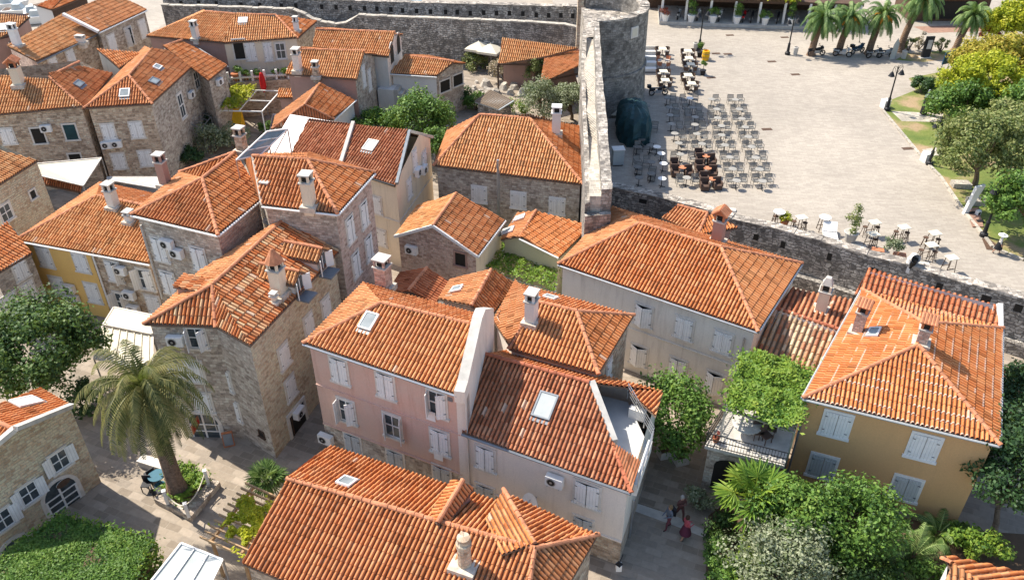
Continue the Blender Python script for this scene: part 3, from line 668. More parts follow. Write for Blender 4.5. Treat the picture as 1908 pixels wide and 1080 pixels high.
# ------------------------------------------------------------------ vegetation
def leaf_mesh(name, pts, nrm, size, mat, aspect=.55, fold=.25, clump=None):
    """one small folded leaf (two quads' worth) per point"""
    n = len(pts); r = rng.normal(size=(n, 3)); nrm = nrm + r * .55; nrm /= np.linalg.norm(nrm, axis=1)[:, None]
    t = rng.normal(size=(n, 3)); t -= nrm * (t * nrm).sum(1)[:, None]; t /= np.linalg.norm(t, axis=1)[:, None]; b = np.cross(nrm, t)
    s = size * rng.uniform(.6, 1.3, n)[:, None]
    p0 = pts - t * s * .5; p1 = pts + t * s * .5; q0 = pts + b * s * aspect * .5 - nrm * s * fold * .3; q1 = pts - b * s * aspect * .5 - nrm * s * fold * .3
    V = np.stack([p0, q0, p1, q1], 1).reshape(-1, 3); F = np.arange(n * 4).reshape(n, 4)
    me = bpy.data.meshes.new(name); me.vertices.add(len(V)); me.vertices.foreach_set('co', V.reshape(-1).astype(np.float32))
    me.loops.add(n * 4); me.loops.foreach_set('vertex_index', F.reshape(-1).astype(np.int32)); me.polygons.add(n)
    me.polygons.foreach_set('loop_start', (np.arange(n) * 4).astype(np.int32)); me.update(calc_edges=True)
    u = rng.random(n)
    if clump is not None: u = np.clip(.55 * u + .45 * clump, 0, 1)
    ul = me.uv_layers.new(name='UVMap'); ul.data.foreach_set('uv', np.repeat(np.stack([u, rng.random(n)], 1), 4, 0).reshape(-1).astype(np.float32))
    me.materials.append(M[mat]); return me
def put(name, me, parent=None, loc=(0, 0, 0)):
    o = bpy.data.objects.new(name, me); COL.objects.link(o)
    if parent: o.parent = parent
    else: o.location = loc
    return o
def crown_points(C, R, nc, per, cr=.36, low=-.5):
    C, R = np.array(C, float), np.array(R, float); P = []; N = []; K = []; cl = []
    while len(cl) < nc:
        d = rng.normal(size=3); d /= np.linalg.norm(d)
        if d[2] < low: continue
        cl.append(C + d * R * rng.uniform(.45, .88))
    for c in cl:
        rr = R.min() * cr * rng.uniform(.7, 1.35) * np.array([1, 1, .8])
        d = rng.normal(size=(per, 3)); d /= np.linalg.norm(d, axis=1)[:, None]
        p = c + d * rr * rng.uniform(.45, 1.08, per)[:, None]
        P.append(p); N.append(d * .8 + np.array([0, 0, .5])); K.append(np.full(per, rng.random()))
    return np.concatenate(P), np.concatenate(N), np.concatenate(K), cl
def tree(name, label, base, C, R, mat, nc=45, per=110, leaf=.28, cr=.36, group=None, cat='tree', trunk=.16, low=-.5):
    """base and crown centre C in world space"""
    base = np.array(base, float); t = thing(name, label, cat, tuple(base), 0, group)
    P, N, K, cl = crown_points(np.array(C) - base, R, nc, per, cr, low)
    put('crown', leaf_mesh('crown', P, N, leaf, mat, clump=K), t)
    m = MB(); c = Vector(C) - Vector(base); fork = c * .45 + Vector((0, 0, -.1 * R[2]))
    m.tube([(0, 0, -.1), tuple(fork * .5 + Vector((.08, .05, 0))), tuple(fork)], [trunk * 1.3, trunk, trunk * .85], 'bark', 8)
    for q in cl[:7]:
        q = Vector(q); mid = fork.lerp(q, .5) + Vector((random.uniform(-.2, .2), random.uniform(-.2, .2), .2)); m.tube([fork, mid, q], [trunk * .6, trunk * .35, trunk * .12], 'bark', 5)
    o = bpy.data.objects.new('trunk', m.mesh('trunk')); COL.objects.link(o); o.parent = t
    return t
def bush(name, label, base, R, mat, nc=18, per=90, leaf=.22, cat='bush', group=None, cr=.45):
    base = np.array(base, float); t = thing(name, label, cat, tuple(base), 0, group)
    P, N, K, cl = crown_points((0, 0, R[2] * .75), R, nc, per, cr, -.35)
    put('foliage', leaf_mesh('foliage', P, N, leaf, mat, clump=K), t)
    m = MB()
    for q in cl[:6]: m.tube([(0, 0, -.05), tuple(Vector(q) * .5), tuple(q)], [.06, .045, .015], 'bark', 5)
    o = bpy.data.objects.new('stem', m.mesh('stem')); COL.objects.link(o); o.parent = t
    return t
def vine_points(poly, z0, z1, n, edge=.4, hang=0.0):
    """leaves spread over a polygon between two heights, thinning and drooping at the rim"""
    P2 = np.array([p[:2] for p in poly]); lo, hi = P2.min(0), P2.max(0); out = []
    h = rng.random((9, 9))
    while len(out) < n:
        p = lo + rng.random(2) * (hi - lo); ins = False; j = len(P2) - 1
        for i in range(len(P2)):
            a, b = P2[i], P2[j]
            if (a[1] > p[1]) != (b[1] > p[1]) and p[0] < (b[0] - a[0]) * (p[1] - a[1]) / (b[1] - a[1]) + a[0]: ins = not ins
            j = i
        if not ins: continue
        if rng.random() < .5: p = p + rng.normal(size=2) * edge * .55
        g = np.clip((p - lo) / (hi - lo), 0, .999) * 7.99; gi = g.astype(int); fr = g - gi
        hv = (h[gi[0], gi[1]] * (1 - fr[0]) + h[gi[0] + 1, gi[1]] * fr[0]) * (1 - fr[1]) + (h[gi[0], gi[1] + 1] * (1 - fr[0]) + h[gi[0] + 1, gi[1] + 1] * fr[0]) * fr[1]
        out.append((p[0], p[1], z0 + (z1 - z0) * (hv * .9 + rng.random() * .35) - hang * (rng.random() < .12) * rng.random(), hv))
    return np.array(out)
def palm_fronds(nf, L, droop, mat, lw, nl, el=(-.5, 1.3), stiff=1.0, twist=.0):
    P = []; F = []; U = []
    for i in range(nf):
        az = i * 2.39996 + rng.normal() * .15; e = el[0] + (el[1] - el[0]) * (i / nf) ** .8 + rng.normal() * .08
        ln = L * rng.uniform(.85, 1.1); N = 9
        d = np.array([math.cos(az) * math.cos(e), math.sin(az) * math.cos(e), math.sin(e)]); p = np.zeros(3); pts = [p.copy()]; up = []
        for k in range(N):
            d = d + np.array([0, 0, -droop / N * (1 + k * .25)]); d /= np.linalg.norm(d); p = p + d * ln / N; pts.append(p.copy())
        pts = np.array(pts); side = np.array([-math.sin(az), math.cos(az), 0]); cu = rng.random()
        for k in range(1, N + 1):       # rachis
            a, b = pts[k - 1], pts[k]; wv = side * .035 * (1.2 - k / N)
            i0 = len(P); P += [a - wv, a + wv, b + wv * .8, b - wv * .8]; F.append([i0, i0 + 1, i0 + 2, i0 + 3]); U += [(.95, 0)] * 4
        for k in range(nl):
            s = (k + 1.2) / (nl + 1) * N; i_ = min(int(s), N - 1); b = pts[i_] + (pts[i_ + 1] - pts[i_]) * (s - i_); t = (pts[i_ + 1] - pts[i_]); t = t / np.linalg.norm(t)
            nn = np.cross(side, t); ll = lw * math.sin(math.pi * min(.96, (s / N) * .85 + .12)) ** .6
            for sg in (-1, 1):
                dv = side * sg * .8 + t * .6 + nn * (.32 if not twist else rng.normal() * .3) + np.array([0, 0, -.22]); dv /= np.linalg.norm(dv)
                w = t * .045 * stiff; i0 = len(P); m_ = b + dv * ll * .55; e_ = b + dv * ll + np.array([0, 0, -.12 * ll])
                P += [b - w, b + w, m_ + w * .9, m_ - w * .9]; F.append([i0, i0 + 1, i0 + 2, i0 + 3])
                P += [e_]; F.append([i0 + 3, i0 + 2, i0 + 4]); uu = min(.99, max(0, .6 * cu + .4 * rng.random() - (.25 if e < -.1 else 0))); U += [(uu, 0)] * 5
    me = bpy.data.meshes.new('crown'); me.from_pydata([tuple(map(float, p)) for p in P], [], F); U = np.array(U)
    ul = me.uv_layers.new(name='UVMap'); vi = np.zeros(len(me.loops), int); me.loops.foreach_get('vertex_index', vi); ul.data.foreach_set('uv', U[vi].reshape(-1))
    me.materials.append(M[mat]); return me
def palm_trunk(ht, r0, r1, lean=(0, 0)):
    m = MB(); n = int(ht / .16); prof = []
    pts = []; rad = []
    for i in range(n + 1):
        u = i / n
        for du, k in ((0, 1.06), (.75, .95)):
            v = min(1, u + du / n); pts.append((lean[0] * v * v, lean[1] * v * v, ht * v)); rad.append((r0 + (r1 - r0) * v) * k * (1 + .35 * max(0, .12 - v) / .12))
    for a, b, ra, rb in zip(pts, pts[1:], rad, rad[1:]):
        if b[2] - a[2] < 1e-4: continue
        m.tube([a, b], [ra, rb], 'palmbark', 12, cap=False)
    return m.mesh('trunk')
def fan_fronds(nf, st, R, mat, el=(-.2, 1.2)):
    P = []; F = []; U = []
    for i in range(nf):
        az = i * 2.39996 + rng.normal() * .2; e = el[0] + (el[1] - el[0]) * i / nf + rng.normal() * .1
        d = np.array([math.cos(az) * math.cos(e), math.sin(az) * math.cos(e), math.sin(e)]); side = np.array([-math.sin(az), math.cos(az), 0]); up = np.cross(d, side) * -1
        b = d * st * rng.uniform(.8, 1.15); i0 = len(P); wv = side * .02; P += [-wv, wv, b + wv, b - wv]; F.append([i0, i0 + 1, i0 + 2, i0 + 3]); U += [(.9, 0)] * 4; cu = rng.random()
        for k in range(15):
            a = (k - 7) / 7 * 2.1; dv = d * math.cos(a) + side * math.sin(a) + np.array([0, 0, -.25]) * abs(rng.normal()) * .6 + up * .1; dv /= np.linalg.norm(dv); rr = R * (1 - .25 * abs(a) / 2.1) * rng.uniform(.9, 1.1)
            wd = np.cross(dv, up); wd = wd / (np.linalg.norm(wd) + 1e-6) * R * .07; i0 = len(P); m_ = b + dv * rr * .6; e_ = b + dv * rr + np.array([0, 0, -.1 * rr])
            P += [b, m_ + wd, e_, m_ - wd]; F.append([i0, i0 + 1, i0 + 2, i0 + 3]); U += [(min(.99, .5 * cu + .5 * rng.random()), 0)] * 4
    me = bpy.data.meshes.new('crown'); me.from_pydata([tuple(map(float, p)) for p in P], [], F); U = np.array(U)
    ul = me.uv_layers.new(name='UVMap'); vi = np.zeros(len(me.loops), int); me.loops.foreach_get('vertex_index', vi); ul.data.foreach_set('uv', U[vi].reshape(-1))
    me.materials.append(M[mat]); return me
# ------------------------------------------------------------------ ground, plaza and fortress
ZP = 3.0
def sheet(name, poly, z, m):
    b = MB(); P = [(p[0], p[1], z) for p in poly]
    b.face(P if area2(P) > 0 else P[::-1], m); o = b.build(name, loc=(0, 0, 0)); o['kind'] = 'structure'; return o
sheet('ground', [(-400, -150), (400, -150), (400, 600), (-400, 600)], 0.0, 'paving')
diag_px = [(1118, 352), (1132, 347), (1205, 360), (1300, 385), (1363, 406), (1430, 421), (1530, 448), (1615, 474), (1689, 492), (1781, 520), (1908, 556), (2150, 630)]
DW = [G(x, y, 3.9) for x, y in diag_px]
LW = [G(x, y, z) for x, y, z in ((1117, 40, 11.9), (1121, 120, 11.1), (1128, 200, 10.4), (1137, 290, 9.6), (1141, 352, 9.2))]
plz = [p[:2] + np.array([0, .25]) for p in DW] + [(200, 30), (200, 400), (-10, 400)] + [(p[0] - .4, p[1]) for p in LW]
pz = sheet('plaza', plz, ZP, 'plaza')
def wallrun(name, pts, thick, z0, m, mtop, label, cat='wall', crenel=None, holes=None):
    """wall along a line of top points; thickness is laid on the side away from the viewer"""
    r = thing(name, label, cat, (float(pts[0][0]), float(pts[0][1]), z0)); b = MB(); c = MB(); P = [np.array(p, float) for p in pts]; N = []
    for i in range(len(P)):
        t = P[min(i + 1, len(P) - 1)][:2] - P[max(i - 1, 0)][:2]; t /= np.linalg.norm(t); n = np.array([-t[1], t[0]]); N.append(np.array([n[0], n[1], 0]))
    u = 0
    for i in range(len(P) - 1):
        a, e = P[i], P[i + 1]; L = np.linalg.norm((e - a)[:2]); a2, e2 = a + N[i] * thick, e + N[i + 1] * thick; lo = lambda p: (p[0], p[1], z0)
        b.face([lo(a), lo(e), (e[0], e[1], e[2] - .12), (a[0], a[1], a[2] - .12)], m, [(u, z0), (u + L, z0), (u + L, e[2]), (u, a[2])])
        b.face([lo(e2), lo(a2), (a2[0], a2[1], a2[2] - .12), (e2[0], e2[1], e2[2] - .12)], m, [(u + L, z0), (u, z0), (u, a[2]), (u + L, e[2])]); u += L
        # uneven coping stones
        k = max(1, int(L / .8))
        for q in range(k):
            f0, f1 = q / k, (q + 1) / k; s0 = a + (e - a) * f0; s1 = a + (e - a) * f1; n0 = N[i] + (N[i + 1] - N[i]) * f0; n1 = N[i] + (N[i + 1] - N[i]) * f1; j = random.uniform(-.05, .05); w0 = random.uniform(.02, .1)
            B_ = [s0 - n0 * w0, s1 - n1 * w0, s1 + n1 * (thick + .04), s0 + n0 * (thick + .04)]
            c.hexa([(v[0], v[1], v[2] - .14) for v in B_], [(v[0], v[1], v[2] + j) for v in B_], mtop)
    for q in (0, -1):
        a = P[q]; a2 = a + N[q] * thick; f = [(a[0], a[1], z0), (a2[0], a2[1], z0), (a2[0], a2[1], a2[2] - .1), (a[0], a[1], a[2] - .1)]
        b.face(f[::-1] if q == 0 else f, m)
    w_ = b.build('wall', r); c.build('coping', r)
    if holes:
        for px, py, ww, hh in holes:
            best = None
            for i in range(len(P) - 1):
                t = (P[i + 1] - P[i])[:2]; L = np.linalg.norm(t); t = t / L; n = np.array([-t[1], t[0]]); rr = ray(px, py); T = ((P[i] - CAM)[:2] @ n) / (rr[:2] @ n); p = CAM + rr * T; l = (p - P[i])[:2] @ t
                if -.01 <= l <= L + .01 and T > 0: best = (p, t, n)
            if best:
                p, t, n = best; tv, nv = Vector((t[0], t[1], 0)), Vector((-n[0], -n[1], 0)); p = V3(p); g = MB(); o = p - tv * (ww / 2) - Z3 * (hh / 2)
                g.obox(o - nv * .2, tv * ww * .8, nv * .212, Z3 * hh * .8, 'dark')
                g.obox(o - tv * .1 - Z3 * .12, tv * (ww + .2), nv * .03, Z3 * .12, 's_fort')
                g.build('loophole', r)
    return r
wd = wallrun('fortress_wall', DW, .75, -.5, 's_dark', 's_fort', 'rough dark fortress wall running down to the right between plaza and houses', holes=[(1410, 441, .45, .6), (1460, 455, .4, .65), (1547, 477, .4, .7), (1203, 375, 1.0, .45), (1630, 503, .7, .5), (1752, 533, .5, .7), (1840, 556, .7, .6), (1900, 573, .6, .7), (1310, 402, .4, .5)])
b = MB(); s0 = [p + np.array([0, 0, -3.0]) for p in DW]
for i in range(1, len(DW) - 1):
    a, e = s0[i], s0[i + 1]; t = (e - a)[:2] / np.linalg.norm((e - a)[:2]); n = np.array([t[1], -t[0], 0]); b.hexa([(*(a + n * .5)[:2], -.5), (*(e + n * .5)[:2], -.5), (*(e + n * .02)[:2], -.5), (*(a + n * .02)[:2], -.5)], [tuple(a + n * .5), tuple(e + n * .5), tuple(e + n * .02), tuple(a + n * .02)], 's_dark')
b.build('plinth', wd)
# rampart with the stair walk, running away from the viewer to the tower
r = thing('rampart', 'pale fortress rampart with a stepped wall walk leading up to the round tower', 'wall', (float(LW[-1][0]), float(LW[-1][1]), 0)); b = MB(); c = MB(); f = MB()
def strip(mb, L0, L1, zb, m, mt, dz=0.0):
    for i in range(len(L0) - 1):
        a, e, a2, e2 = L0[i], L0[i + 1], L1[i], L1[i + 1]; L = np.linalg.norm((e - a)[:2]); u = i * 7.0
        q = lambda p, z=None: (p[0], p[1], p[2] + dz if z is None else z)
        mb.face([q(a, zb), q(a), q(e), q(e, zb)], m, [(u, zb), (u, a[2]), (u + L, e[2]), (u + L, zb)]); mb.face([q(a2, zb), q(e2, zb), q(e2), q(a2)], m, [(u, zb), (u + L, zb), (u + L, e2[2]), (u, a2[2])])
        mb.face([q(a), q(a2), q(e2), q(e)], mt)
    for k in (0, -1):
        a, a2 = L0[k], L1[k]; F_ = [(a[0], a[1], zb), (a2[0], a2[1], zb), (a2[0], a2[1], a2[2] + dz), (a[0], a[1], a[2] + dz)]; mb.face(F_ if k else F_[::-1], m)
def sub(L):
    out = []
    for a, e in zip(L, L[1:]):
        for k in range(8): out.append(a + (e - a) * k / 8)
    return out + [L[-1]]
out_ = sub(LW); jit = [np.array([random.uniform(-.04, .04), 0, random.uniform(-.05, .05)]) for _ in out_]
inn = sub([G(x, y, z) for x, y, z in ((1108, 40, 11.9), (1110, 120, 11.1), (1112, 200, 10.4), (1119, 290, 9.6), (1121, 352, 9.2))])
inn = [p + j for p, j in zip(inn, jit)]; out_ = [p + j for p, j in zip(out_, jit)]
lo_ = sub([G(x, y, z) for x, y, z in ((1094, 54, 11.0), (1091, 120, 10.2), (1092, 200, 9.5), (1098, 290, 8.8), (1101, 375, 8.3))])
li_ = sub([G(x, y, z) for x, y, z in ((1086, 56, 11.0), (1083, 120, 10.2), (1085, 200, 9.5), (1089, 290, 8.8), (1090, 380, 8.3))])
strip(b, inn, out_, 0.0, 's_tower', 's_fort'); strip(b, li_, lo_, 0.0, 's_tower', 's_fort'); b.build('parapet', r)
n = len(lo_); hz = []; z = 10.3
for i in range(n): 
    if i in (10, 11, 12, 13): z -= .22
    elif i in (17, 18, 19): z -= .25
    hz.append(z)
for i in range(n - 1):
    A = [np.array([lo_[i][0] - .1, lo_[i][1], 0]), np.array([inn[i][0] + .1, inn[i][1], 0]), np.array([inn[i + 1][0] + .1, inn[i + 1][1], 0]), np.array([lo_[i + 1][0] - .1, lo_[i + 1][1], 0])]
    st = 3 if hz[i + 1] < hz[i] else 1
    for q in range(st):
        u0, u1 = q / st, (q + 1) / st; zz = hz[i] + (hz[i + 1] - hz[i]) * u0
        B_ = [A[3] + (A[0] - A[3]) * (1 - u1), A[2] + (A[1] - A[2]) * (1 - u1), A[2] + (A[1] - A[2]) * (1 - u0), A[3] + (A[0] - A[3]) * (1 - u0)]
        f.hexa([(v[0], v[1], zz - 1.2) for v in B_], [(v[0], v[1], zz) for v in B_], 's_forttop')
f.build('wall_walk', r)
# end face of the rampart at the corner with the lower wall
b = MB(); a0, a1 = li_[-1], out_[-1]; b.prism([(a0[0], a0[1] - .35), (a1[0], a1[1] - .35), (a1[0], a1[1] + .05), (a0[0], a0[1] + .02)], 0, 7.6, 's_fort'); b.build('end_wall', r)
# round tower
tb = np.array([7.5, 76.0, ZP]); Rt = 4.8; cz = 11.75
tw = thing('round_tower', 'round grey stone tower standing on the plaza edge', 'tower', (float(tb[0]), float(tb[1]), 0)); b = MB()
b.lathe((tb[0], tb[1], 0), [(Rt + .45, 0), (Rt + .3, 4.2), (Rt + .15, 6.6), (Rt + .24, 6.62), (Rt + .24, 6.82), (Rt + .08, 6.84), (Rt, cz)], 's_tower', 40, -1.62, 1.7)
b.lathe((tb[0], tb[1], 0), [(Rt - .75, cz), (Rt - .75, 10.1)], 's_tower', 30, -1.62, 1.7); b.build('shell', tw)
b = MB()
for k in range(28):
    t0, t1 = -1.62 + 3.3 * k / 28, -1.62 + 3.3 * (k + 1) / 28; j = random.uniform(-.05, .06)
    P = lambda rr, t: (tb[0] + rr * math.cos(t), tb[1] + rr * math.sin(t)); b.prism([P(Rt - .78, t0), P(Rt + .06, t0), P(Rt + .06, t1), P(Rt - .78, t1)], cz - .03, cz + .14 + j, 's_fort')
b.build('coping', tw)
b = MB(); pl_ = [(tb[0] + (Rt - .5) * math.cos(t), tb[1] + (Rt - .5) * math.sin(t)) for t in np.linspace(-1.6, 1.65, 20)] + [(tb[0] - .9, tb[1] + Rt - .6), (tb[0] - .9, tb[1] - 4.3)]
b.prism(pl_, 3.0, 10.28, 's_fort'); b.build('platform', tw)
b = MB(); th = -.85; n_ = Vector((math.cos(th), math.sin(th), 0)); t_ = Vector((-n_.y, n_.x, 0)); p = Vector((tb[0], tb[1], 10.0)) + n_ * (Rt - .2)
b.obox(p - t_ * .45, t_ * .9, n_ * .3, Z3 * .95, 'frame'); b.obox(p - t_ * .3 + Z3 * .15, t_ * .6, n_ * .32, Z3 * .65, 'canvas'); b.build('embrasure', tw)
# far walls along the top
ledge = [(300, 9, 5.4), (430, 13, 5.4), (545, 17, 5.4), (568, 27, 5.0), (583, 36, 4.6), (622, 45, 4.3), (645, 42, 4.3), (667, 28, 5.0), (800, 33, 5.2), (950, 39, 5.4), (1050, 45, 5.4), (1087, 55, 5.2)]
fw = wallrun('inner_fortress_wall', [G(*q) for q in ledge], .5, -.3, 's_dark', 's_forttop', 'long dark inner fortress wall with a pale top ledge behind the houses')
uw_px = [(300, -12, 6.0), (560, -3, 5.9), (750, 4, 5.8), (900, 8, 5.8), (1076, 12, 5.8)]
UW = [G(*q) for q in uw_px]
uw = wallrun('outer_fortress_wall', UW, .8, 0, 's_dark', 's_fort', 'outer fortress wall with a row of loopholes along the top of the view', holes=[(x, y, .5, .7) for x, y in ((338, 5), (371, 5), (404, 6), (450, 8), (485, 9), (525, 10), (552, 10), (600, 12), (627, 13), (653, 14), (680, 15), (703, 16), (729, 17), (751, 19), (777, 20), (803, 21), (831, 22), (853, 22), (877, 24), (902, 23), (926, 24), (950, 24), (975, 25), (1000, 27), (1023, 28), (1046, 28), (1068, 29))])
b = MB()
for i in range(len(ledge) - 1):
    pass
A = [G(x, y, z - .5)[:2] for x, y, z in ledge]; B_ = [p[:2] for p in UW]
walk = A + B_[::-1]; o = sheet('wall_walk', walk, 3.4, 's_fort')
gx = [G(x, 30, 7.6) for x in (1076, 1180)]; GY = max(gx[0][1], tb[1] + Rt + .8)
wl2 = wallrun('gate_wall', [np.array([gx[0][0], GY, 13.2]), np.array([gx[1][0] + .5, GY, 13.2])], .8, 3, 's_brown', 's_fort', 'brownish wall with a dark doorway behind the round tower')
gp = G(1122, 18, 8.2); b = MB(); b.box((gp[0] * GY / gp[1], GY - .06, 9.0), (1.5, .12, 2.0), 'dark'); b.box((gp[0] * GY / gp[1], GY - .08, 8.8), (1.9, .2, .2), 'frame'); b.build('doorway', wl2)
# ------------------------------------------------------------------ the houses, front to back
# pink house in the middle
h = House('pink', 'terraced_house', 'pink three-storey house with white shutters and a tall white fire wall at its right end', 
    {'a': (565, 639), 'b': (852, 735), 'c': (908, 592), 'd': (677, 527), 'e': (711, 564), 'f': (889, 607)}, 'abcd', ['abfe:t_peach', 'ade:t_salmon', 'cdef'], 8.0,
    walls={'': 'w_pink', 'da': 's_pink'}, bands={'ab': [(2.45, 's_grey')]}, ridges=['ea', 'ef'], gables=[('b', 'c', 'f')], gedges=('ab',), over={'': .2, 'bc': 0.0})
windows(h, 'ab', [(633, 690), (719, 718), (815, 751, dict(st='half')), (647, 765, dict(st='half', a1=85, a2=40)), (732, 793, dict(st='half', a1=60, a2=120)), (820, 823), (659, 829, dict(sh='shutter_g')), (738, 860, dict(sh='shutter_g')), (824, 889, dict(sh='shutter_g'))], st='ajar', w=.92, ht=1.5)
course(h, 'ab', 2.42, 'w_pink'); course(h, 'ab', 5.2, 'w_pink'); course(h, 'ab', 7.75, 'w_pink', .12, .08)
aircon(h, 'ab', 612, 812)
skylight(h, 'abfe', 688, 600); chimney(h, 'cdef', 716, 535, .8, .8, 1.4, 's_pink', 'slab', capm='concrete')
for x, y in ((820, 846), (806, 772)):   # washing hung from two windows
    p, t, n = h.hit('ab', x, y); b = MB(); b.obox(p - t * .28 + n * .1 - Z3 * .3, t * .5, n * .03, Z3 * .6, 'white'); b.build('hanging_towel', h.root)
p, t, n = h.hit('ab', 838, 743); b = MB(); b.obox(p - t * .15 - Z3 * .12, t * .3, n * .03, Z3 * .24, 'slate'); b.build('house_plaque', h.root)
# its fire wall
wl = h.W['b']; wr = h.W['c']; P0, P1 = V3(wl), V3(wr); tt = (P1 - P0); tt.z = 0; L = tt.length; tt.normalize(); nn = V3(h.out(h.W['b'], h.W['c']))
b = MB(); zr = h.P['f'][2]; lm = (V3(h.P['f']) - P0).dot(tt)
prof = [(-.3, 7.6), (-.3, 8.3), (.35, 8.4), (lm - .1, zr + .62), (lm + .6, zr + .62), (L + .1, 8.75), (L + .1, 6.0)]
A = [P0 + tt * l + Vector((0, 0, z - P0.z)) - nn * .12 for l, z in prof]; B = [a + nn * .5 for a in A]
b.face(A, 'w_white'); b.face(B[::-1], 'w_grey')
base = [P0 + tt * l + Vector((0, 0, -P0.z)) + nn * .38 for l in (-.0, L + .1)]
b.face([base[0], base[1], B[-1], B[0]], 'w_grey')
for i in range(len(A) - 1): b.face([A[i], A[i + 1], B[i + 1], B[i]], 'concrete' if i else 'w_pale')
o_ = P0 - nn * .12 + tt * -.03; b.obox(Vector((o_.x, o_.y, 0)), nn * .5, tt * .5, Z3 * 7.62, 'w_pale')
b.build('fire_wall', h.root)

# pale house to the right of the pink one, with a terrace cut into its roof
h = House('white', 'terraced_house', 'pale pinkish house with dark tiled roof and a roof terrace cut into its right end',
    {'a': (861, 806), 'b': (1176, 917), 'c': (1236, 730), 'd': (945, 652), 'e': (904, 660), 'f': (1097, 713), 'g': (1139, 824, 6.15), 'h': (1194, 859), 'k': (1170, 727, 6.15), 'm': (1222, 776)}, 'abcd',
    ['abgfe:t_dark', 'gbh:t_dark', 'cdef:t_orange', 'kmc:t_orange'], 5.5, walls={'': 'w_pale', 'bc': 'w_grey'}, bands={'ab': [(1.75, 's_brown')], 'bc': [(1.6, 's_grey')]}, ridges=['ef', 'gb'], rm='ridge_d', gedges=('ab',), gutter='slate', pitch=.47, over={'': .2, 'da': -.25})
windows(h, 'ab', [(905, 854), (1094, 921, dict(w=1.15)), (904, 922, dict(sh='shutter_g', ht=1.3)), (1086, 981, dict(sh='shutter_g', ht=1.2))], st='ajar', w=.92, ht=1.45)
aircon(h, 'ab', 1037, 889); course(h, 'ab', 1.72, 'w_pale', .08, .07)
skylight(h, 'abgfe', 1016, 757, .95, 1.35, fr='slate', glass='pglass')
P = h.P; b = MB()   # terrace: floor, parapet upstands and railing
zf = 5.05; fl = [G(1112, 727, 5.3), G(1171, 742, 5.3), P['m'], P['h'], P['g']]
fl = [V3((q[0], q[1], zf)) for q in fl]; b.face(fl if area2(fl) > 0 else fl[::-1], 'terrace'); b.build('terrace_floor', h.root)
b = MB(); f, g_ = V3(P['f']), V3(P['g']); b.hexa([(f.x, f.y, zf), (g_.x, g_.y, zf), (g_.x + .3, g_.y + .1, zf), (f.x + .3, f.y + .1, zf)], [f + Vector((0, 0, .12)), g_ + Vector((0, 0, .12)), g_ + Vector((.3, .1, .12)), f + Vector((.3, .1, .12))], 'concrete')
hh, mm = V3(P['h']), V3(P['m']); k_ = V3(P['k'])
for q0, q1, zt in ((hh, mm, 5.75),):
    d = (q1 - q0); d.z = 0; n_ = d.normalized().cross(Z3); b.obox(Vector((q0.x, q0.y, zf)) - n_ * .2, d, n_ * .2, Z3 * (zt - zf), 'w_white')
b.build('parapet', h.root)
b = MB()
for a0, a1 in ((hh, mm), (mm, k_)):
    for z in (6.0, 6.2, 6.4, 6.6): b.bar((a0.x, a0.y, z), (a1.x, a1.y, z), .03, 'metal')
    for q in (0, .33, .66, 1): v = a0.lerp(a1, q); b.bar((v.x, v.y, 5.6), (v.x, v.y, 6.62), .04, 'metal')
b.build('railing', h.root)
p = G(1200, 770, zf); b = MB(); b.box((p[0] - .4, p[1] - .3, zf), (.8, .35, .6), 'white', -.5); b.build('air_conditioner', h.root)
p, t, n = h.hit('ab', 1000, 925); b = MB(); c = p + n * .55   # satellite dish
ax = (n + t * -.6 + Z3 * .5).normalized(); u_ = ax.orthogonal().normalized(); w_ = ax.cross(u_)
R = [c + (u_ * math.cos(k * .5236) + w_ * math.sin(k * .5236)) * .6 + ax * .14 for k in range(12)]
for k in range(12): b.face([c, R[k], R[(k + 1) % 12]], 'white'); b.face([c - ax * .02, R[(k + 1) % 12] - ax * .02, R[k] - ax * .02], 'concrete')
b.tube([p, c], .03, 'metal', 6); b.tube([c - u_ * .3, c + ax * .6 - Z3 * .2], .02, 'metal', 5); b.box(tuple(c + ax * .6 - Z3 * .25), (.1, .1, .12), 'white'); b.build('satellite_dish', h.root)
wallpipe(h, 'bc', 1178, 930, 1166, 1040, 'metal')

# low house in front
h = House('front', 'low_house', 'low house nearest the viewer with a long orange roof and a round chimney',
    {'a': (452, 1052), 'b': (960, 1262), 'c': (1114, 997), 'd': (617, 829), 'e': (534, 891), 'f': (860, 1010), 'g': (996, 1022), 'h': (938, 933), 'i': (958, 1046)}, 'abcd',
    ['abge:t_brown', 'dcge', 'bcg:t_brown'], 4.5, walls='s_brown', ridges=['eg', 'gc', 'gb'], gables=[('d', 'a', 'e')], over={'': .2, 'da': .12}, gutter=None, pitch=.36)
F = h.faces
def lifted(f, x, y, dz=0.0): p, _ = h.roofhit(f, x, y); p[2] += dz; return p
# cross gable roof on the lane side
q = [lifted('dcge', *v) for v in ((938, 930), (905, 972), (935, 1030), (996, 1021), (1018, 960))]
ap = q[0].copy(); ap[2] += .7; jn = q[3].copy(); jn[2] += .25
h2 = roof_mesh(h.root, [[ap, jn, q[2], q[1]], [ap, jn, V3(h.P['c']) + Vector((0, 0, .12)), q[4]]], ['t_orange', 't_orange'], [(ap, jn)], name='cross_roof')
chimney(h, 'abge', 866, 1052, .62, .62, 1.2, 's_brown', 'round')
skylight(h, 'dcge', 645, 901, .7, .8, fr='white')
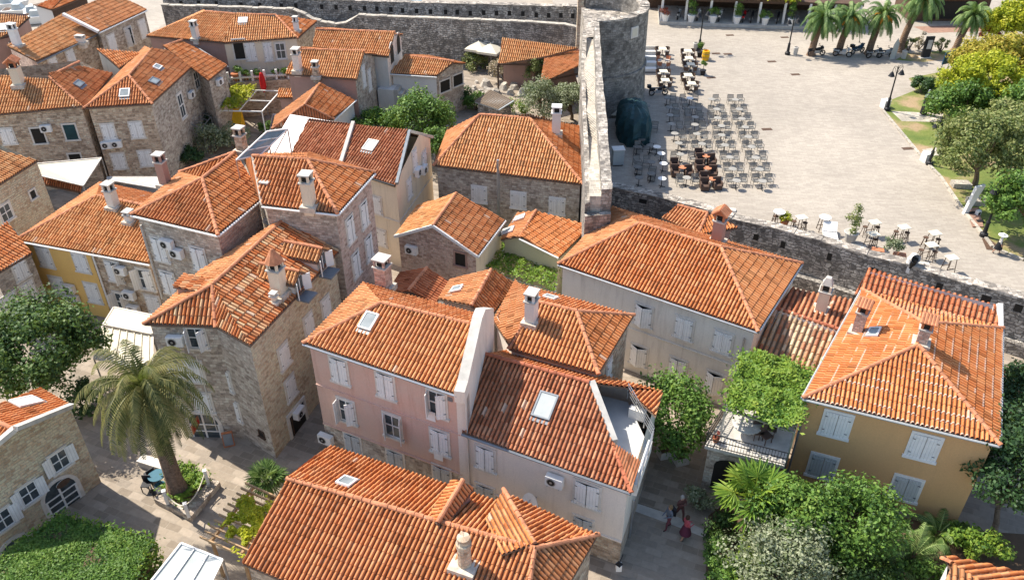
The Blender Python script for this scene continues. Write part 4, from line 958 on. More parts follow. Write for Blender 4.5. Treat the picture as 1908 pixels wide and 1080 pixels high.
# covered stair hood
r0 = lifted('dcge', 815, 979, .15); zz = r0[2]; r1 = G(862, 896, zz)
q = [G(798, 962, zz - .5), G(840, 896, zz - .5), G(883, 910, zz - .5), G(837, 976, zz - .5)]
hd = roof_mesh(h.root, [[q[0], q[1], r1, r0], [q[3], q[2], r1, r0]], ['t_orange', 't_orange'], [(r0, r1)], name='roof_hood')
b = MB(); iv = inset([v[:2] for v in (q if area2(q) > 0 else q[::-1])], .12); b.prism(iv, 3.5, zz - .52, 'w_brick'); b.build('hood_wall', h.root)

# house with white chimney behind the pink and pale ones
h = House('mid', 'hipped_house', 'orange-roofed house with a white chimney, squeezed in behind the pink house',
    {'a': (948, 650), 'b': (1115, 697), 'c': (1181, 588), 'd': (960, 528), 'g': (918, 589), 'e': (1000, 562), 'f': (1074, 580)}, 'abcdg', ['abfe:t_peach', 'bcf', 'cdef', 'dgae:t_salmon'], 6.8,
    walls={'': 'w_grey', 'bc': 's_brown'}, ridges=['ef', 'fb', 'fc', 'ea'], gutter=None)
chimney(h, 'abfe', 990, 598, .75, .6, 1.35, 'w_white', 'slab', capm='concrete'); skylight(h, 'cdef', 1025, 557, .7, .7)
window(h, 'bc', 1133, 690, .7, 1.2, 'closed')
h = House('gab', 'gabled_annex', 'small orange gable roof with a skylight between vine pergola and pink house',
    {'a': (817, 557), 'b': (875, 572), 'c': (921, 585), 'd': (960, 527), 'e': (915, 503, 7.6), 'g': (838, 522), 'f': (878, 570, 7.6)}, 'abcdg', ['agef:t_salmon', 'cdef'], 6.5,
    walls='w_grey', ridges=['ef'], gutter=None)
skylight(h, 'agef', 853, 541, .55, .7)
h = House('darkhip', 'gabled_annex', 'little dark red gable roof in the shade behind the pink house chimney',
    {'a': (722, 545), 'b': (812, 566), 'c': (838, 527), 'd': (745, 508), 'e': (760, 543), 'f': (795, 500)}, 'abcd', ['bcfe:t_red', 'adfe:t_red'], 4.6, walls='w_grey', ridges=['ef'], gutter=None)

# stone house with dormers
h = House('dorm', 'stone_house', 'tall stone house with two dormers and a beehive chimney beside the big palm',
    {'a': (268, 604), 'x': (402, 609), 'b': (466, 645), 'c': (632, 469), 'd': (372, 505), 'e': (396, 531), 'f': (538, 401)}, 'axbcd', ['bcfe:t_vary', 'axe:t_vary', 'xbe:t_vary', 'adfe:t_salmon'], 8.1,
    walls={'': 's_grey', 'bc': 's_warm'}, ridges=['ef', 'ex', 'ea'], gables=[('c', 'd', 'f')], gutter=None, over={'': .18, 'xb': .12, 'bc': .15})
windows(h, 'ax', [(333, 700), (367, 629, dict(st='half', a1=80, a2=60, w=.9, ht=1.3)), (363, 692), (380, 750)], w=.85, ht=1.35)
windows(h, 'xb', [(421, 706), (438, 763)], w=.85, ht=1.35)
wallpipe(h, 'ax', 366, 660, 400, 800, 'frame', .03); aircon(h, 'ax', 330, 629); arch_door(h, 'ax', 392, 828, 1.7, 2.5)
windows(h, 'bc', [(529, 663), (541, 722), (575, 606), (607, 574)], w=.8, ht=1.35)
p, t, n = h.hit('bc', 556, 790); b = MB()
b.obox(p - t * .75 - Z3 * 1.3, t * 1.5, n * .03, Z3 * 2.5, 'dark')
for q in (-.95, .75): b.obox(p + t * q - Z3 * 1.3, t * .2, n * .09, Z3 * 2.6, 'frame')
b.obox(p - t * .95 + Z3 * 1.2, t * 1.9, n * .1, Z3 * .22, 'frame'); b.obox(p - t * .6 - Z3 * 1.3, t * .08, n * .06, Z3 * 2.4, 'dwood'); b.build('door', h.root); aircon(h, 'bc', 550, 766, .8, .5, .35)
window(h, 'xb', 488, 808, .4, .4, 'dark', 'dwood', fw=.05)
for fx, fy, wd in ((592, 493, 1.05), (549, 536, .95)):   # dormers
    p, pl = h.roofhit('bcfe', fx, fy); p = V3(p); o_ = V3(h.out(h.P['b'], h.P['c'])); t_ = Vector((-o_.y, o_.x, 0)); m = MB(); hh_ = .95
    g = math.hypot(pl[1], pl[2]); dl = 2.2
    fr = p + o_ * .3; zb = fr.z - .35
    for sg in (-1, 1):
        a0 = fr + t_ * (sg * wd / 2); a1 = a0 - o_ * dl
        pts = [Vector((a0.x, a0.y, zb)), Vector((a0.x, a0.y, zb + hh_)), Vector((a1.x, a1.y, zb + hh_ + .2)), Vector((a1.x, a1.y, zb + hh_ - .2))]
        m.face(pts if sg > 0 else pts[::-1], 'w_white')
    L_, R_ = fr - t_ * (wd / 2), fr + t_ * (wd / 2)
    m.face([Vector((L_.x, L_.y, zb)), Vector((R_.x, R_.y, zb)), Vector((R_.x, R_.y, zb + hh_)), Vector((fr.x, fr.y, zb + hh_ + .5)), Vector((L_.x, L_.y, zb + hh_))], 'w_white')
    m.obox(Vector((L_.x, L_.y, zb - .02)) + o_ * .02, t_ * wd, o_ * .75, Vector((0, 0, -.1)) - o_ * 0, 'slate')
    d_ = m.build('dormer', h.root)
    m = MB(); m.obox(fr - t_ * .3 + Z3 * (zb + .1 - fr.z) + o_ * .01, t_ * .6, o_ * .02, Z3 * .95, 'glass'); m.obox(fr - t_ * .03 + Z3 * (zb + .1 - fr.z) + o_ * .03, t_ * .06, o_ * .03, Z3 * .95, 'white'); m.build('pane', d_)
    for sg in (-1, 1):
        m = MB(); a0 = fr + t_ * (sg * .33) + Z3 * (zb + .08 - fr.z) + o_ * .03; m.obox(a0, t_ * (sg * .34) + o_ * .3, o_ * .035 - t_ * (sg * .03), Z3 * 1.0, 'white'); m.build('shutter', d_)
    e0, e1 = fr + o_ * .2, fr - o_ * dl; zz = zb + hh_ + .02
    fl = lambda v, s_, z: np.array((v.x + t_.x * s_, v.y + t_.y * s_, z))
    roof_mesh(d_, [[fl(e0, -wd / 2 - .18, zz), fl(e1, -wd / 2 - .18, zz), fl(e1, 0, zz + .52), fl(e0, 0, zz + .52)], [fl(e0, wd / 2 + .18, zz), fl(e1, wd / 2 + .18, zz), fl(e1, 0, zz + .52), fl(e0, 0, zz + .52)]], ['t_tan', 't_tan'], [(fl(e0, 0, zz + .52), fl(e1, 0, zz + .52))], name='dormer_roof')
chimney(h, 'bcfe', 522, 545, .75, .75, 1.5, 'w_cream', 'cone'); chimney(h, 'bcfe', 512, 562, .3, .3, .35, 'w_cream', 'slab', top=.1)
chimney(h, 'adfe', 508, 408, .55, .55, 2.0, 'w_brick', 'slab')
q = [G(322, 534, 8.8), G(343, 511, 8.8), G(398, 521, 9.25), G(379, 546, 9.25)]   # box dormer on the left slope
b = MB(); bs = [v[:2] for v in (q if area2(q) > 0 else q[::-1])]; b.prism(inset(bs, .14), 7.0, 8.72, 'w_brick'); d_ = b.build('dormer', h.root); roof_mesh(d_, [q], ['t_vary'], name='dormer_roof')

# tall stone pair behind it
h = House('tallL', 'stone_house', 'tall grey stone house with two air conditioners and solar panels on its roof',
    {'a': (245, 400), 'b': (406, 438), 'c': (490, 368), 'd': (335, 322), 'e': (377, 333), 'f': (438, 285)}, 'abcd', ['abe:t_brown', 'bcfe', 'dae:t_salmon', 'cdf'], 10.0,
    walls={'': 's_grey', 'bc': 's_pink'}, ridges=['eb', 'ef', 'ea', 'fd'], gutter='white', gedges=('ab', 'bc'), pitch=.45)
windows(h, 'ab', [(299, 465), (372, 483), (316, 527)], st='ajar', w=.9, ht=1.5); aircon(h, 'ab', 316, 451); aircon(h, 'ab', 334, 468)
wallpipe(h, 'ab', 264, 418, 309, 556, 'concrete', .07)
chimney(h, 'dae', 309, 343, .6, .6, 1.5, 'w_brick', 'slab'); chimney(h, 'bcfe', 452, 280, .6, .6, 1.0, 's_brown', 'slab')
h = House('tallR', 'stone_house', 'tall stone house with four shutters on its right wall and two white chimneys in front',
    {'a': (488, 383), 'b': (629, 399), 'c': (698, 322), 'd': (575, 285), 'g': (452, 290), 'e': (470, 291), 'f': (573, 298)}, 'abcdg', ['abfe:t_brown', 'bcf', 'gae', 'cdf', 'dgef'], 10.65,
    walls={'': 's_grey', 'bc': 's_pink'}, ridges=['fb', 'ef', 'fc'], gutter='white', gedges=('ab', 'bc'), zr=12.2, valley=['ea'])
windows(h, 'bc', [(652, 428), (678, 400), (663, 493), (687, 462)], st='ajar', w=.85, ht=1.55, a1=8, a2=12)
chimney(h, 'abfe', 578, 383, .75, .65, 1.5, 'w_cream', 'slab')

# yellow and stone house
h = House('yellow', 'row_house', 'yellow and stone house with white shutters behind the dark leafy tree',
    {'a': (30, 447), 'b': (279, 492), 'c': (300, 365), 'd': (187, 340), 'e': (181, 365), 'f': (268, 383)}, 'abcd', ['abfe:t_tan', 'dae:t_salmon', 'bcf:t_tan', 'cdef'], 5.4,
    walls={'': 's_brown', 'ab': 's_brown'}, ridges=['ea', 'ef'], gutter='white', gedges=('ab',), pitch=.4)
a, b2 = V3(h.W['a']), V3(h.W['b']); n = V3(h.out(h.W['a'], h.W['b'])); tt = (b2 - a); tt.z = 0; p, t, _ = h.hit('ab', 188, 530); l = (p - a).dot(tt.normalized())
b = MB(); d = tt.normalized(); b.obox(Vector((a.x, a.y, 0)), d * l, n * .03, Z3 * 5.42, 'w_yellow'); b.build('yellow_plaster', h.root)
windows(h, 'ab', [(84, 478), (151, 487), (109, 533), (174, 545), (213, 505, dict(st='half', a1=5, a2=80)), (272, 520, dict(st='half', a1=120, a2=20)), (229, 563, dict(st='half', a1=110, a2=70)), (288, 569)], w=.95, ht=1.5)
for q in ((133, 534), (141, 553), (228, 500), (245, 546), (253, 572)): aircon(h, 'ab', *q)
wallpipe(h, 'ab', 174, 474, 210, 570, 'white', .06)
chimney(h, 'abfe', 213, 385, .65, .65, 1.2, 'w_grey', 'slab'); chimney(h, 'abfe', 243, 412, .6, .5, .5, 'w_white', 'slab', top=.15)

# middle gable house and small roofs near the fortress
h = House('gable', 'gabled_house', 'small rough stone house with a gable wall and white verge boards',
    {'a': (735, 441), 'b': (889, 478), 'c': (941, 410), 'd': (777, 384), 'e': (806, 421), 'f': (850, 361)}, 'abcd', ['adfe:t_tan', 'bcfe:t_brown'], 5.0, walls={'': 's_pink', 'bc': 'w_cream'},
    ridges=['ef'], gables=[('a', 'b', 'e'), ('c', 'd', 'f')], gutter='white', gedges=('bc',), over={'': .2, 'ab': .25}, pitch=.5, zr=6.6)
window(h, 'ab', 858, 483, .75, .95, 'dark', 'w_brick'); aircon(h, 'ab', 770, 462)
for kk, e in (('a', 'e'), ('b', 'e')):
    b = MB(); b.bar(V3(h.P[kk]) + Z3 * .0, V3(h.P[e]) + Z3 * .0, .1, 'white', .2); b.build('verge_board', h.root)
h = House('green', 'low_house', 'low greenish-walled house with orange roof beside the vine pergola',
    {'a': (933, 444), 'm': (968, 443, 4.75), 'b': (1041, 479), 'c': (1100, 423), 'd': (963, 400), 'e': (999, 392)}, 'ambcd', ['mbce', 'amed:t_salmon'], 4.2, walls='w_green', ridges=['em'], gutter='white', gedges=('mb',), zr=5.2)
skylight(h, 'amed', 948, 432, .7, .9, glass='pglass'); skylight(h, 'amed', 970, 408, .6, .8, glass='pglass')

# big grey-white house
h = House('grey', 'hipped_house', 'big grey-white plastered house with orange hipped roof and open shutters',
    {'a': (1040, 492), 'b': (1412, 618), 'c': (1494, 491), 'd': (1141, 386), 'e': (1192, 416), 'f': (1343, 461)}, 'abcd', ['abfe', 'bcf:t_peach', 'dae:t_salmon', 'cdef'], 6.2,
    walls={'': 'w_grey'}, ridges=['ea', 'ef', 'fb', 'fc'], gutter='metal', gedges=('ab', 'bc'))
windows(h, 'ab', [(1199, 588, dict(st='tent')), (1274, 612, dict(st='closed')), (1346, 638, dict(st='closed')), (1190, 662, dict(st='tent')), (1262, 687, dict(st='ajar')), (1331, 713, dict(st='tent'))], w=1.0, ht=1.4, st='ajar')
chimney(h, 'cdef', 1336, 450, .75, .75, 1.5, 'w_brick', 'tiled'); wallpipe(h, 'ab', 1388, 628, 1376, 690, 'metal', .06)
for z in (3.2,): course(h, 'ab', z, 'w_grey')
h = House('redgable', 'gabled_annex', 'tiny red gable roof tucked against the rough fortress wall', 
    {'a': (1232, 408), 'b': (1300, 438), 'c': (1375, 425), 'd': (1300, 395), 'e': (1262, 383), 'f': (1318, 398)}, 'abcd', ['abfe:t_salmon', 'bcf', 'dae', 'cdef'], 6.0, walls='w_brick', ridges=['ef', 'fb'], gutter=None)
# mossy lean-to
h = House('mossy', 'lean_to_house', 'patchy mossy-tiled lean-to between the grey-white and the ochre house',
    {'a': (1385, 690), 'b': (1525, 735), 'c': (1580, 620, 5.4), 'd': (1447, 575, 5.4), 'g': (1590, 560, 4.9), 'h': (1474, 538, 4.9)}, 'abcd', ['abcd:t_mossy', 'cghd:t_dark'], 3.3, walls='w_white', ridges=['dc'], rm='ridge_d', gutter=None, tpitch=.3, tscale=1.25)
chimney(h, 'cghd', 1529, 578, .75, .7, 1.4, 'w_cream', 'stone')

# ochre house
h = House('ochre', 'hipped_house', 'ochre house at the right with grey-white shutters and mortar-streaked roof',
    {'a': (1496, 741), 'b': (1863, 829), 'c': (1868, 612), 'd': (1606, 540), 'e': (1710, 643), 'f': (1719, 600)}, 'abcd', ['abe:t_mortar', 'bcfe:t_mortar', 'daef:t_mortar', 'cdf:t_mortar'], 6.0,
    walls={'': 'w_ochre', 'bc': 'w_brick'}, ridges=['ea', 'eb', 'fc', 'fd'], rm='ridge', gutter='greywood', gedges=('ab', 'da', 'bc'), pitch=.42)
windows(h, 'ab', [(1558, 790), (1721, 832), (1532, 868, dict(sh='shutter_g', st='closed')), (1687, 909, dict(sh='shutter_g'))], w=1.15, ht=1.45, fr='white', fw=.15)
chimney(h, 'daef', 1597, 618, .6, .6, 1.3, 's_pink', 'tiled'); chimney(h, 'bcfe', 1716, 638, .6, .6, .9, 's_pink', 'tiled'); skylight(h, 'daef', 1629, 622, .9, .6, glass='rglass')
wallpipe(h, 'ab', 1503, 750, 1474, 890, 'metal', .06)
h = House('annex', 'lean_to_house', 'lean-to with fresh red tiles and a white edge behind the ochre house',
    {'a': (1592, 548), 'b': (1858, 612), 'c': (1857, 567, 5.9), 'd': (1617, 503, 5.9)}, 'abcd', ['abcd:t_red'], 5.0, walls='w_white', gutter=None, tpitch=.3)
b = MB(); b.bar(V3(h.P['b']) + Vector((.15, 0, .05)), V3(h.P['c']) + Vector((.15, 0, .05)), .25, 'white', .3); b.build('verge_board', h.root)
h = House('rightlow', 'lean_to_house', 'low red roof at the right edge below the fortress wall',
    {'a': (1858, 702), 'b': (1990, 735), 'c': (1990, 708, 2.3), 'd': (1858, 680, 2.3)}, 'abcd', ['abcd:t_red'], 2.0, walls='w_brick', gutter=None, tpitch=.3)
h = House('corner', 'low_house', 'red-tiled roof in the bottom right corner behind the garden',
    {'a': (1748, 1108), 'b': (1930, 1150), 'c': (1960, 1075), 'd': (1756, 1042), 'e': (1775, 1050, 3.5)}, 'abcd', ['bcde', 'abe:t_salmon'], 2.8, walls='w_white', gutter=None, ridges=['ed'], tpitch=.28)

# house with the flue pipe, in front of the fortress wall
h = House('nineteen', 'hipped_house', 'rubble stone house with broad tan roof and a tall metal flue in front',
    {'a': (808, 309), 'b': (1087, 344), 'c': (1089, 237), 'd': (832, 245), 'e': (893, 214), 'f': (987, 221)}, 'abcd', ['abfe:t_tan', 'bcf', 'dae:t_salmon', 'cdef'], 6.0,
    walls='s_grey', ridges=['ea', 'fb', 'ef'], gutter=None, pitch=.5)
windows(h, 'ab', [(893, 362), (966, 373), (1038, 384)], w=1.0, ht=1.25, fr='white')
p, t, n = h.hit('ab', 932, 400); q, _, _ = h.hit('ab', 931, 300); pipe(h, [p + n * .45, Vector((p.x, p.y, q.z + .3)) + n * .45], 'metal', .11, 'flue_pipe')
chimney(h, 'bcf', 1036, 249, .75, .7, 1.7, 'w_white', 'slab', capm='white')
# cream house with dark roofs
h = House('cream', 'gabled_house', 'cream plastered house with two dark roof slopes parted by a fire wall',
    {'a': (545, 288), 'b': (736, 344), 'c': (803, 257), 'd': (620, 235), 'e': (572, 222), 'f': (760, 246)}, 'abcd', ['abfe:t_dark', 'cdef:t_dark'], 7.0,
    walls='w_cream', gables=[('b', 'c', 'f')], gutter='black', gedges=('ab',), pitch=.5, over={'': .2, 'bc': .0})
skylight(h, 'abfe', 691, 273, .9, 1.1, fr='frame', glass='pglass')
b = MB(); a0 = h.roofhit('abfe', 636, 307)[0]; a1 = h.roofhit('abfe', 659, 232)[0]; b.bar(V3(a0) + Z3 * .12, V3(a1) + Z3 * .12, .25, 'concrete', .4); b.build('fire_wall', h.root)
b = MB()
b.bar(V3(h.P['b']) + Vector((.12, 0, .08)), V3(h.P['f']) + Vector((.12, 0, .08)), .2, 'slate', .2); b.bar(V3(h.P['f']) + Vector((.12, 0, .08)), V3(h.P['c']) + Vector((.12, 0, .08)), .2, 'concrete', .2); b.build('verge_coping', h.root)
windows(h, 'bc', [(762, 352), (772, 298), (790, 300)], w=.8, ht=1.4); windows(h, 'ab', [(703, 382), (712, 443)], w=.7, ht=1.3); aircon(h, 'bc', 774, 319); aircon(h, 'bc', 785, 315)
course(h, 'bc', 3.9, 'frame'); course(h, 'ab', 3.9, 'frame')
b = MB(); q = [G(*v, 6.6)[:2] for v in ((497, 287), (556, 300), (632, 228), (541, 213))]
r = thing('flat_roof_house', 'white flat-roofed block behind the solar panels', 'house', (float(np.mean([v[0] for v in q])), float(np.mean([v[1] for v in q])), 0))
b.prism(inset(q, .1), 0, 6.45, 'w_cream'); b.build('wall', r); b = MB(); b.prism(q, 6.451, 6.6, 'white'); b.build('roof', r)

h = House('tlc', 'courtyard_house', 'small red roof slope round a courtyard notch behind the large brown stone house',
    {'a': (222, 128, 7.2), 'b': (264, 99, 7.6), 'c': (180, 92, 8.4)}, 'abc', ['abc'], 7.2, walls='w_cream', gutter=None, over=.05)
# top left: long stone house with two hips and a courtyard
h = House('tl', 'stone_house', 'large brown stone house at the left with a two-hipped roof and a notch between',
    {'a': (157, 202), 'b': (284, 194), 'c': (380, 104), 'd': (270, 88), 'e': (240, 141), 'f': (283, 93)}, 'abcd', ['abe:t_brown', 'bcfe:t_brown', 'daef:t_salmon'], 7.2,
    walls={'': 's_brown', 'bc': 's_grey'}, ridges=['ea', 'eb', 'ef'], gutter=None, pitch=.45)
windows(h, 'ab', [(203, 246), (255, 242), (222, 300, dict(w=.95)), (272, 295, dict(w=.95))], w=.9, ht=1.35); aircon(h, 'ab', 200, 268); aircon(h, 'ab', 218, 266)
windows(h, 'bc', [(338, 197, dict(ht=2.2)), (366, 149)], st='glass', w=.9, ht=1.6); aircon(h, 'bc', 352, 176); aircon(h, 'bc', 375, 122)
skylight(h, 'abe', 233, 175, .8, .9); skylight(h, 'bcfe', 287, 153, 1.0, .7, fr='slate'); skylight(h, 'bcfe', 293, 127, .8, .6)
wallpipe(h, 'bc', 381, 112, 400, 200, 'dwood', .12)
h = House('tl2', 'stone_house', 'brown stone house at the left edge with a big white chimney and a green curtain',
    {'a': (-60, 217), 'b': (156, 203), 'c': (212, 142), 'd': (150, 112), 'g': (-60, 135), 'e': (92, 143), 'f': (148, 116), 'k': (-60, 140)}, 'abcdg', ['abek:t_tan', 'bcfe:t_brown'], 7.1,
    walls='s_brown', ridges=['eb', 'ef'], gutter=None, pitch=.42, zr=8.9)
windows(h, 'ab', [(15, 254), (72, 253, dict(st='dark')), (132, 246, dict(st='green')), (140, 294, dict(st='dark', ht=.7))], w=.9, ht=1.3); aircon(h, 'ab', 87, 237)
chimney(h, 'abek', 37, 157, .95, .8, 1.4, 'w_cream', 'tiled', capm='w_cream'); skylight(h, 'bcfe', 146, 158, 1.0, .6, fr='slate')
h = House('tld', 'lean_to_house', 'orange roof slope at the far right corner of the brown stone house',
    {'a': (388, 150), 'b': (424, 124), 'c': (345, 74), 'd': (300, 90), 'e': (304, 88), 'f': (340, 75)}, 'abcd', ['abfe'], 6.4, walls='s_grey', gutter='slate', ridges=['ef'], gedges=('bc',))
aircon(h, 'ab', 405, 152)
h = House('row1', 'row_house', 'stone row house at the upper left with pinkish gable and white chimney stack',
    {'a': (68, 117), 'b': (183, 63), 'c': (118, 30), 'd': (10, 80), 'e': (12, 84), 'f': (116, 29)}, 'abcd', ['abfe:t_tan'], 7.0, walls={'': 's_brown', 'da': 's_pink'}, gutter='slate', gedges=('ab',))
windows(h, 'ab', [(100, 123), (132, 108)], w=.9, ht=1.5); chimney(h, 'abfe', 33, 85, .8, .6, 1.5, 'white', 'slab', capm='white'); chimney(h, 'abfe', 152, 80, .9, .5, .5, 'w_pale', 'slab', top=.1)
h = House('row2', 'row_house', 'stone row house at the upper left with smooth salmon roof and white rim',
    {'a': (184, 61), 'b': (274, 19), 'c': (225, -8), 'd': (117, 29), 'e': (118, 28), 'f': (213, -12)}, 'abcd', ['abfe:t_salmon'], 7.4, walls='s_grey', gutter='white', gedges=('ab', ))
windows(h, 'ab', [(209, 82), (241, 68, dict(st='half')), (266, 54)], w=1.0, ht=1.8)
b = MB(); b.bar(V3(h.P['a']) + Z3 * .08, V3(h.P['e']) + Z3 * .08, .3, 'white', .25); b.build('verge_board', h.root)
h = House('row3', 'row_house', 'tan-roofed house in the top left corner with a roof hatch',
    {'a': (-40, 85), 'b': (29, 70), 'c': (55, 26), 'd': (-30, 22), 'e': (-40, 26), 'f': (54, 25)}, 'abcd', ['abfe:t_tan'], 7.0, walls='w_brick', gutter=None); skylight(h, 'abfe', 9, 52, .9, .9, glass='white')
h = House('row4', 'shed_house', 'low white house with orange roof near the quay',
    {'a': (62, 12), 'b': (96, 20), 'c': (165, -8), 'd': (120, -14), 'e': (85, -3), 'f': (145, -26)}, 'abcd', ['abfe', 'bcf'], 4.6, walls={'': 'w_white', 'bc': 'dwood'}, gutter=None)
# upper left edge houses
h = House('edgeA', 'stone_house', 'warm stone house cut by the left edge above the yellow house',
    {'a': (-10, 350), 'b': (71, 299), 'c': (-10, 265), 'd': (-90, 310), 'e': (-70, 325), 'f': (0, 282)}, 'abcd', ['abfe:t_tan'], 6.4, walls='s_warm', gutter=None, over=.1)
windows(h, 'ab', [(11, 396, dict(st='glass', w=1.0)), (61, 362, dict(w=.5, ht=.6, st='dark'))], w=.9, ht=1.2)
h = House('edgeB', 'stone_house', 'grey stone house cut by the left edge beside the dark leafy tree',
    {'a': (-12, 515), 'b': (60, 471), 'c': (30, 425), 'd': (-70, 450), 'e': (-50, 460), 'f': (14, 415)}, 'abcd', ['abfe:t_orange'], 5.2, walls='s_grey', gutter=None, over=.1)
windows(h, 'ab', [(38, 503), (55, 545, dict(ht=1.6)), (20, 572, dict(ht=1.7, w=1.1))], w=.85, ht=1.2)
h = House('bl', 'stone_house', 'stone house at the bottom left with arched doors and a white gable coping',
    {'a': (-95, 905), 'b': (135, 757), 'c': (75, 722), 'd': (-180, 850), 'e': (29, 801, 7.1), 'f': (-40, 772, 7.1)}, 'abcd', ['bcfe:t_orange', 'adfe'], 5.4, walls='s_warm', gutter=None, gables=[('a', 'b', 'e')], over={'': .1, 'ab': .02}, ridges=['ef'])
windows(h, 'ab', [(111, 857), (54, 918), (5, 968)], w=.85, ht=1.1, st='open', a1=172, a2=172)
arch_door(h, 'ab', 128, 951, 1.7, 2.2); arch_door(h, 'ab', 45, 1052, 1.7, 1.9)
b = MB()
for kk in ('a', 'b'): b.bar(V3(h.P[kk]) + Z3 * .08, V3(h.P['e']) + Z3 * .1, .3, 'concrete', .22)
b.build('coping', h.root); skylight(h, 'bcfe', 48, 752, .9, 1.2, glass='white')
p, t, n = h.hit('ab', 116, 898); b = MB(); c = p + n * .05
R = [c + t * (.38 * math.cos(k * .45)) + Z3 * (.22 * math.sin(k * .45)) for k in range(14)]
b.face([q + n * .05 for q in R], 'dwood')
for k in range(14): b.face([R[k], R[(k + 1) % 14], R[(k + 1) % 14] + n * .05, R[k] + n * .05], 'frame')
b.build('oval_sign', h.root)

# top centre-left
h = House('balc', 'hipped_house', 'hipped tan-roofed house with a plant-filled balcony below the fortress wall',
    {'a': (272, 68), 'b': (416, 80), 'm': (430, 72), 'k': (555, 72), 'c': (591, 40), 'd': (380, 20), 'e': (383, 22), 'f': (440, 27), 'g': (514, 29)}, 'abkcd', ['abfe:t_tan', 'bkgf:t_tan', 'kcg:t_orange', 'dae:t_salmon'], 7.0,
    walls={'': 's_brown', 'ab': 'w_brick', 'bk': 'w_cream'}, ridges=['ef', 'fg', 'gk'], gutter=None, zr=8.3)
chimney(h, 'abfe', 366, 72, .7, .6, 1.2, 'w_pale', 'slab'); skylight(h, 'bkgf', 453, 40, .9, .9, glass='white'); chimney(h, 'kcg', 553, 58, .5, .5, .9, 'w_white', 'slab'); 
windows(h, 'bk', [(447, 92, dict(st='dark', w=1.1, ht=1.9)), (467, 96), (523, 95, dict(st='glass', ht=1.6)), (500, 97, dict(w=.7))], w=.9, ht=1.8)
q0, q1 = h.W['b'], h.W['k']; o_ = h.out(q0, q1); b = MB(); A = [q0, q1, q1 + o_ * 2.0, q0 + o_ * 2.0]; b.prism([v[:2] for v in A], 0, 3.6, 's_brown'); b.build('balcony_base', h.root)
b = MB(); A2 = [q0 + o_ * 1.75, q1 + o_ * 1.75]; b.bar((*A2[0][:2], 4.0), (*A2[1][:2], 4.0), .25, 'frame', .15)
for u in np.linspace(0, 1, 7): v = A2[0] + (A2[1] - A2[0]) * u; b.box((v[0], v[1], 3.6), (.2, .2, 1.0), 'white')
for u in np.linspace(0, 1, 26): v = A2[0] + (A2[1] - A2[0]) * u; b.box((v[0], v[1], 3.6), (.05, .05, .4), 'metal')
b.build('railing', h.root)
for i, (u, c) in enumerate(((.12, 'l_mid'), (.26, 'l_vine'), (.4, 'l_mid'), (.52, 'l_vine'), (.66, 'l_mid'), (.8, 'l_vine'), (.92, 'l_mid'))): BALC = [h, A2, o_] 
h = House('arch', 'gabled_house', 'long tan-roofed house with an arched loggia in its gable',
    {'a': (582, 91), 'b': (724, 105), 'c': (752, 69), 'd': (620, 52), 'e': (588, 55), 'f': (736, 61)}, 'abcd', ['abfe:t_tan', 'cdef'], 6.6, walls={'': 'w_white', 'bc': 'w_pale'}, ridges=['ef'], gables=[('b', 'c', 'f')], gutter=None, pitch=.5)
for q in ((731, 118), (743, 100)):
    arch_door(h, 'bc', *q, 1.3, 1.9, 'dark', 'w_pale')
h = House('arch2', 'gabled_house', 'tan-roofed house with two chimneys and a rough grey gable over an outside stair',
    {'a': (532, 140), 'b': (665, 148), 'c': (702, 106), 'd': (590, 88), 'e': (552, 92), 'f': (680, 96)}, 'abcd', ['abfe:t_tan', 'cdef'], 6.4, walls={'': 'w_brick', 'bc': 's_grey'}, ridges=['ef'], gables=[('b', 'c', 'f')], gutter=None, pitch=.5)
chimney(h, 'abfe', 556, 131, .9, .7, 1.5, 'w_pale', 'slab'); chimney(h, 'abfe', 590, 143, .6, .6, .9, 's_brown', 'slab')
windows(h, 'bc', [(677, 143), (688, 150)], w=.8, ht=1.9)
h = House('redhip', 'hipped_house', 'small red hipped roof beside the white flat roof',
    {'a': (622, 223), 'b': (663, 186), 'c': (618, 155), 'd': (508, 240), 'g': (512, 215), 'e': (567, 196), 'f': (596, 157)}, 'abcdg', ['abfe:t_orange', 'dgfe:t_salmon', 'dae:t_red'], 4.6, walls='w_white', ridges=['ef', 'ed', 'ea'], gutter='white', gedges=('ab',), zr=6.2)
h = House('strip', 'shed', 'narrow strip roof beside the white pergola frame',
    {'a': (516, 183), 'b': (578, 184), 'c': (582, 168, 4.2), 'd': (520, 166, 4.2)}, 'abcd', ['abcd:t_tan'], 3.9, walls='w_brick', gutter=None)
h = House('stair', 'low_house', 'low house with stone gable, two dark windows and a long white wall',
    {'a': (724, 137), 'b': (814, 143), 'c': (869, 122), 'd': (800, 103), 'e': (755, 104), 'f': (846, 115)}, 'abcd', ['abfe:t_tan', 'cdef:t_orange'], 4.6, walls={'': 'w_white', 'bc': 's_grey'}, ridges=['ef'], gables=[('b', 'c', 'f')], gutter='white', gedges=('ab',), zr=5.5)
windows(h, 'bc', [(829, 160), (853, 149)], st='dark', w=1.3, ht=1.1)
b = MB(); p, t, n = h.hit('ab', 742, 180)
for i in range(10): b.obox(Vector((p.x, p.y, 0)) + t * (i * .42) + n * .05, t * .42, n * 1.3, Z3 * (3.4 - i * .34), 'concrete')
b.obox(Vector((p.x, p.y, 0)) - t * 1.6 + n * .05, t * 1.6, n * 1.3, Z3 * 3.4, 'w_white'); b.build('outside_stair', h.root)
# ------------------------------------------------------------------ planting round the houses
def GP(x, y, z=ZP): return G(x, y, z)
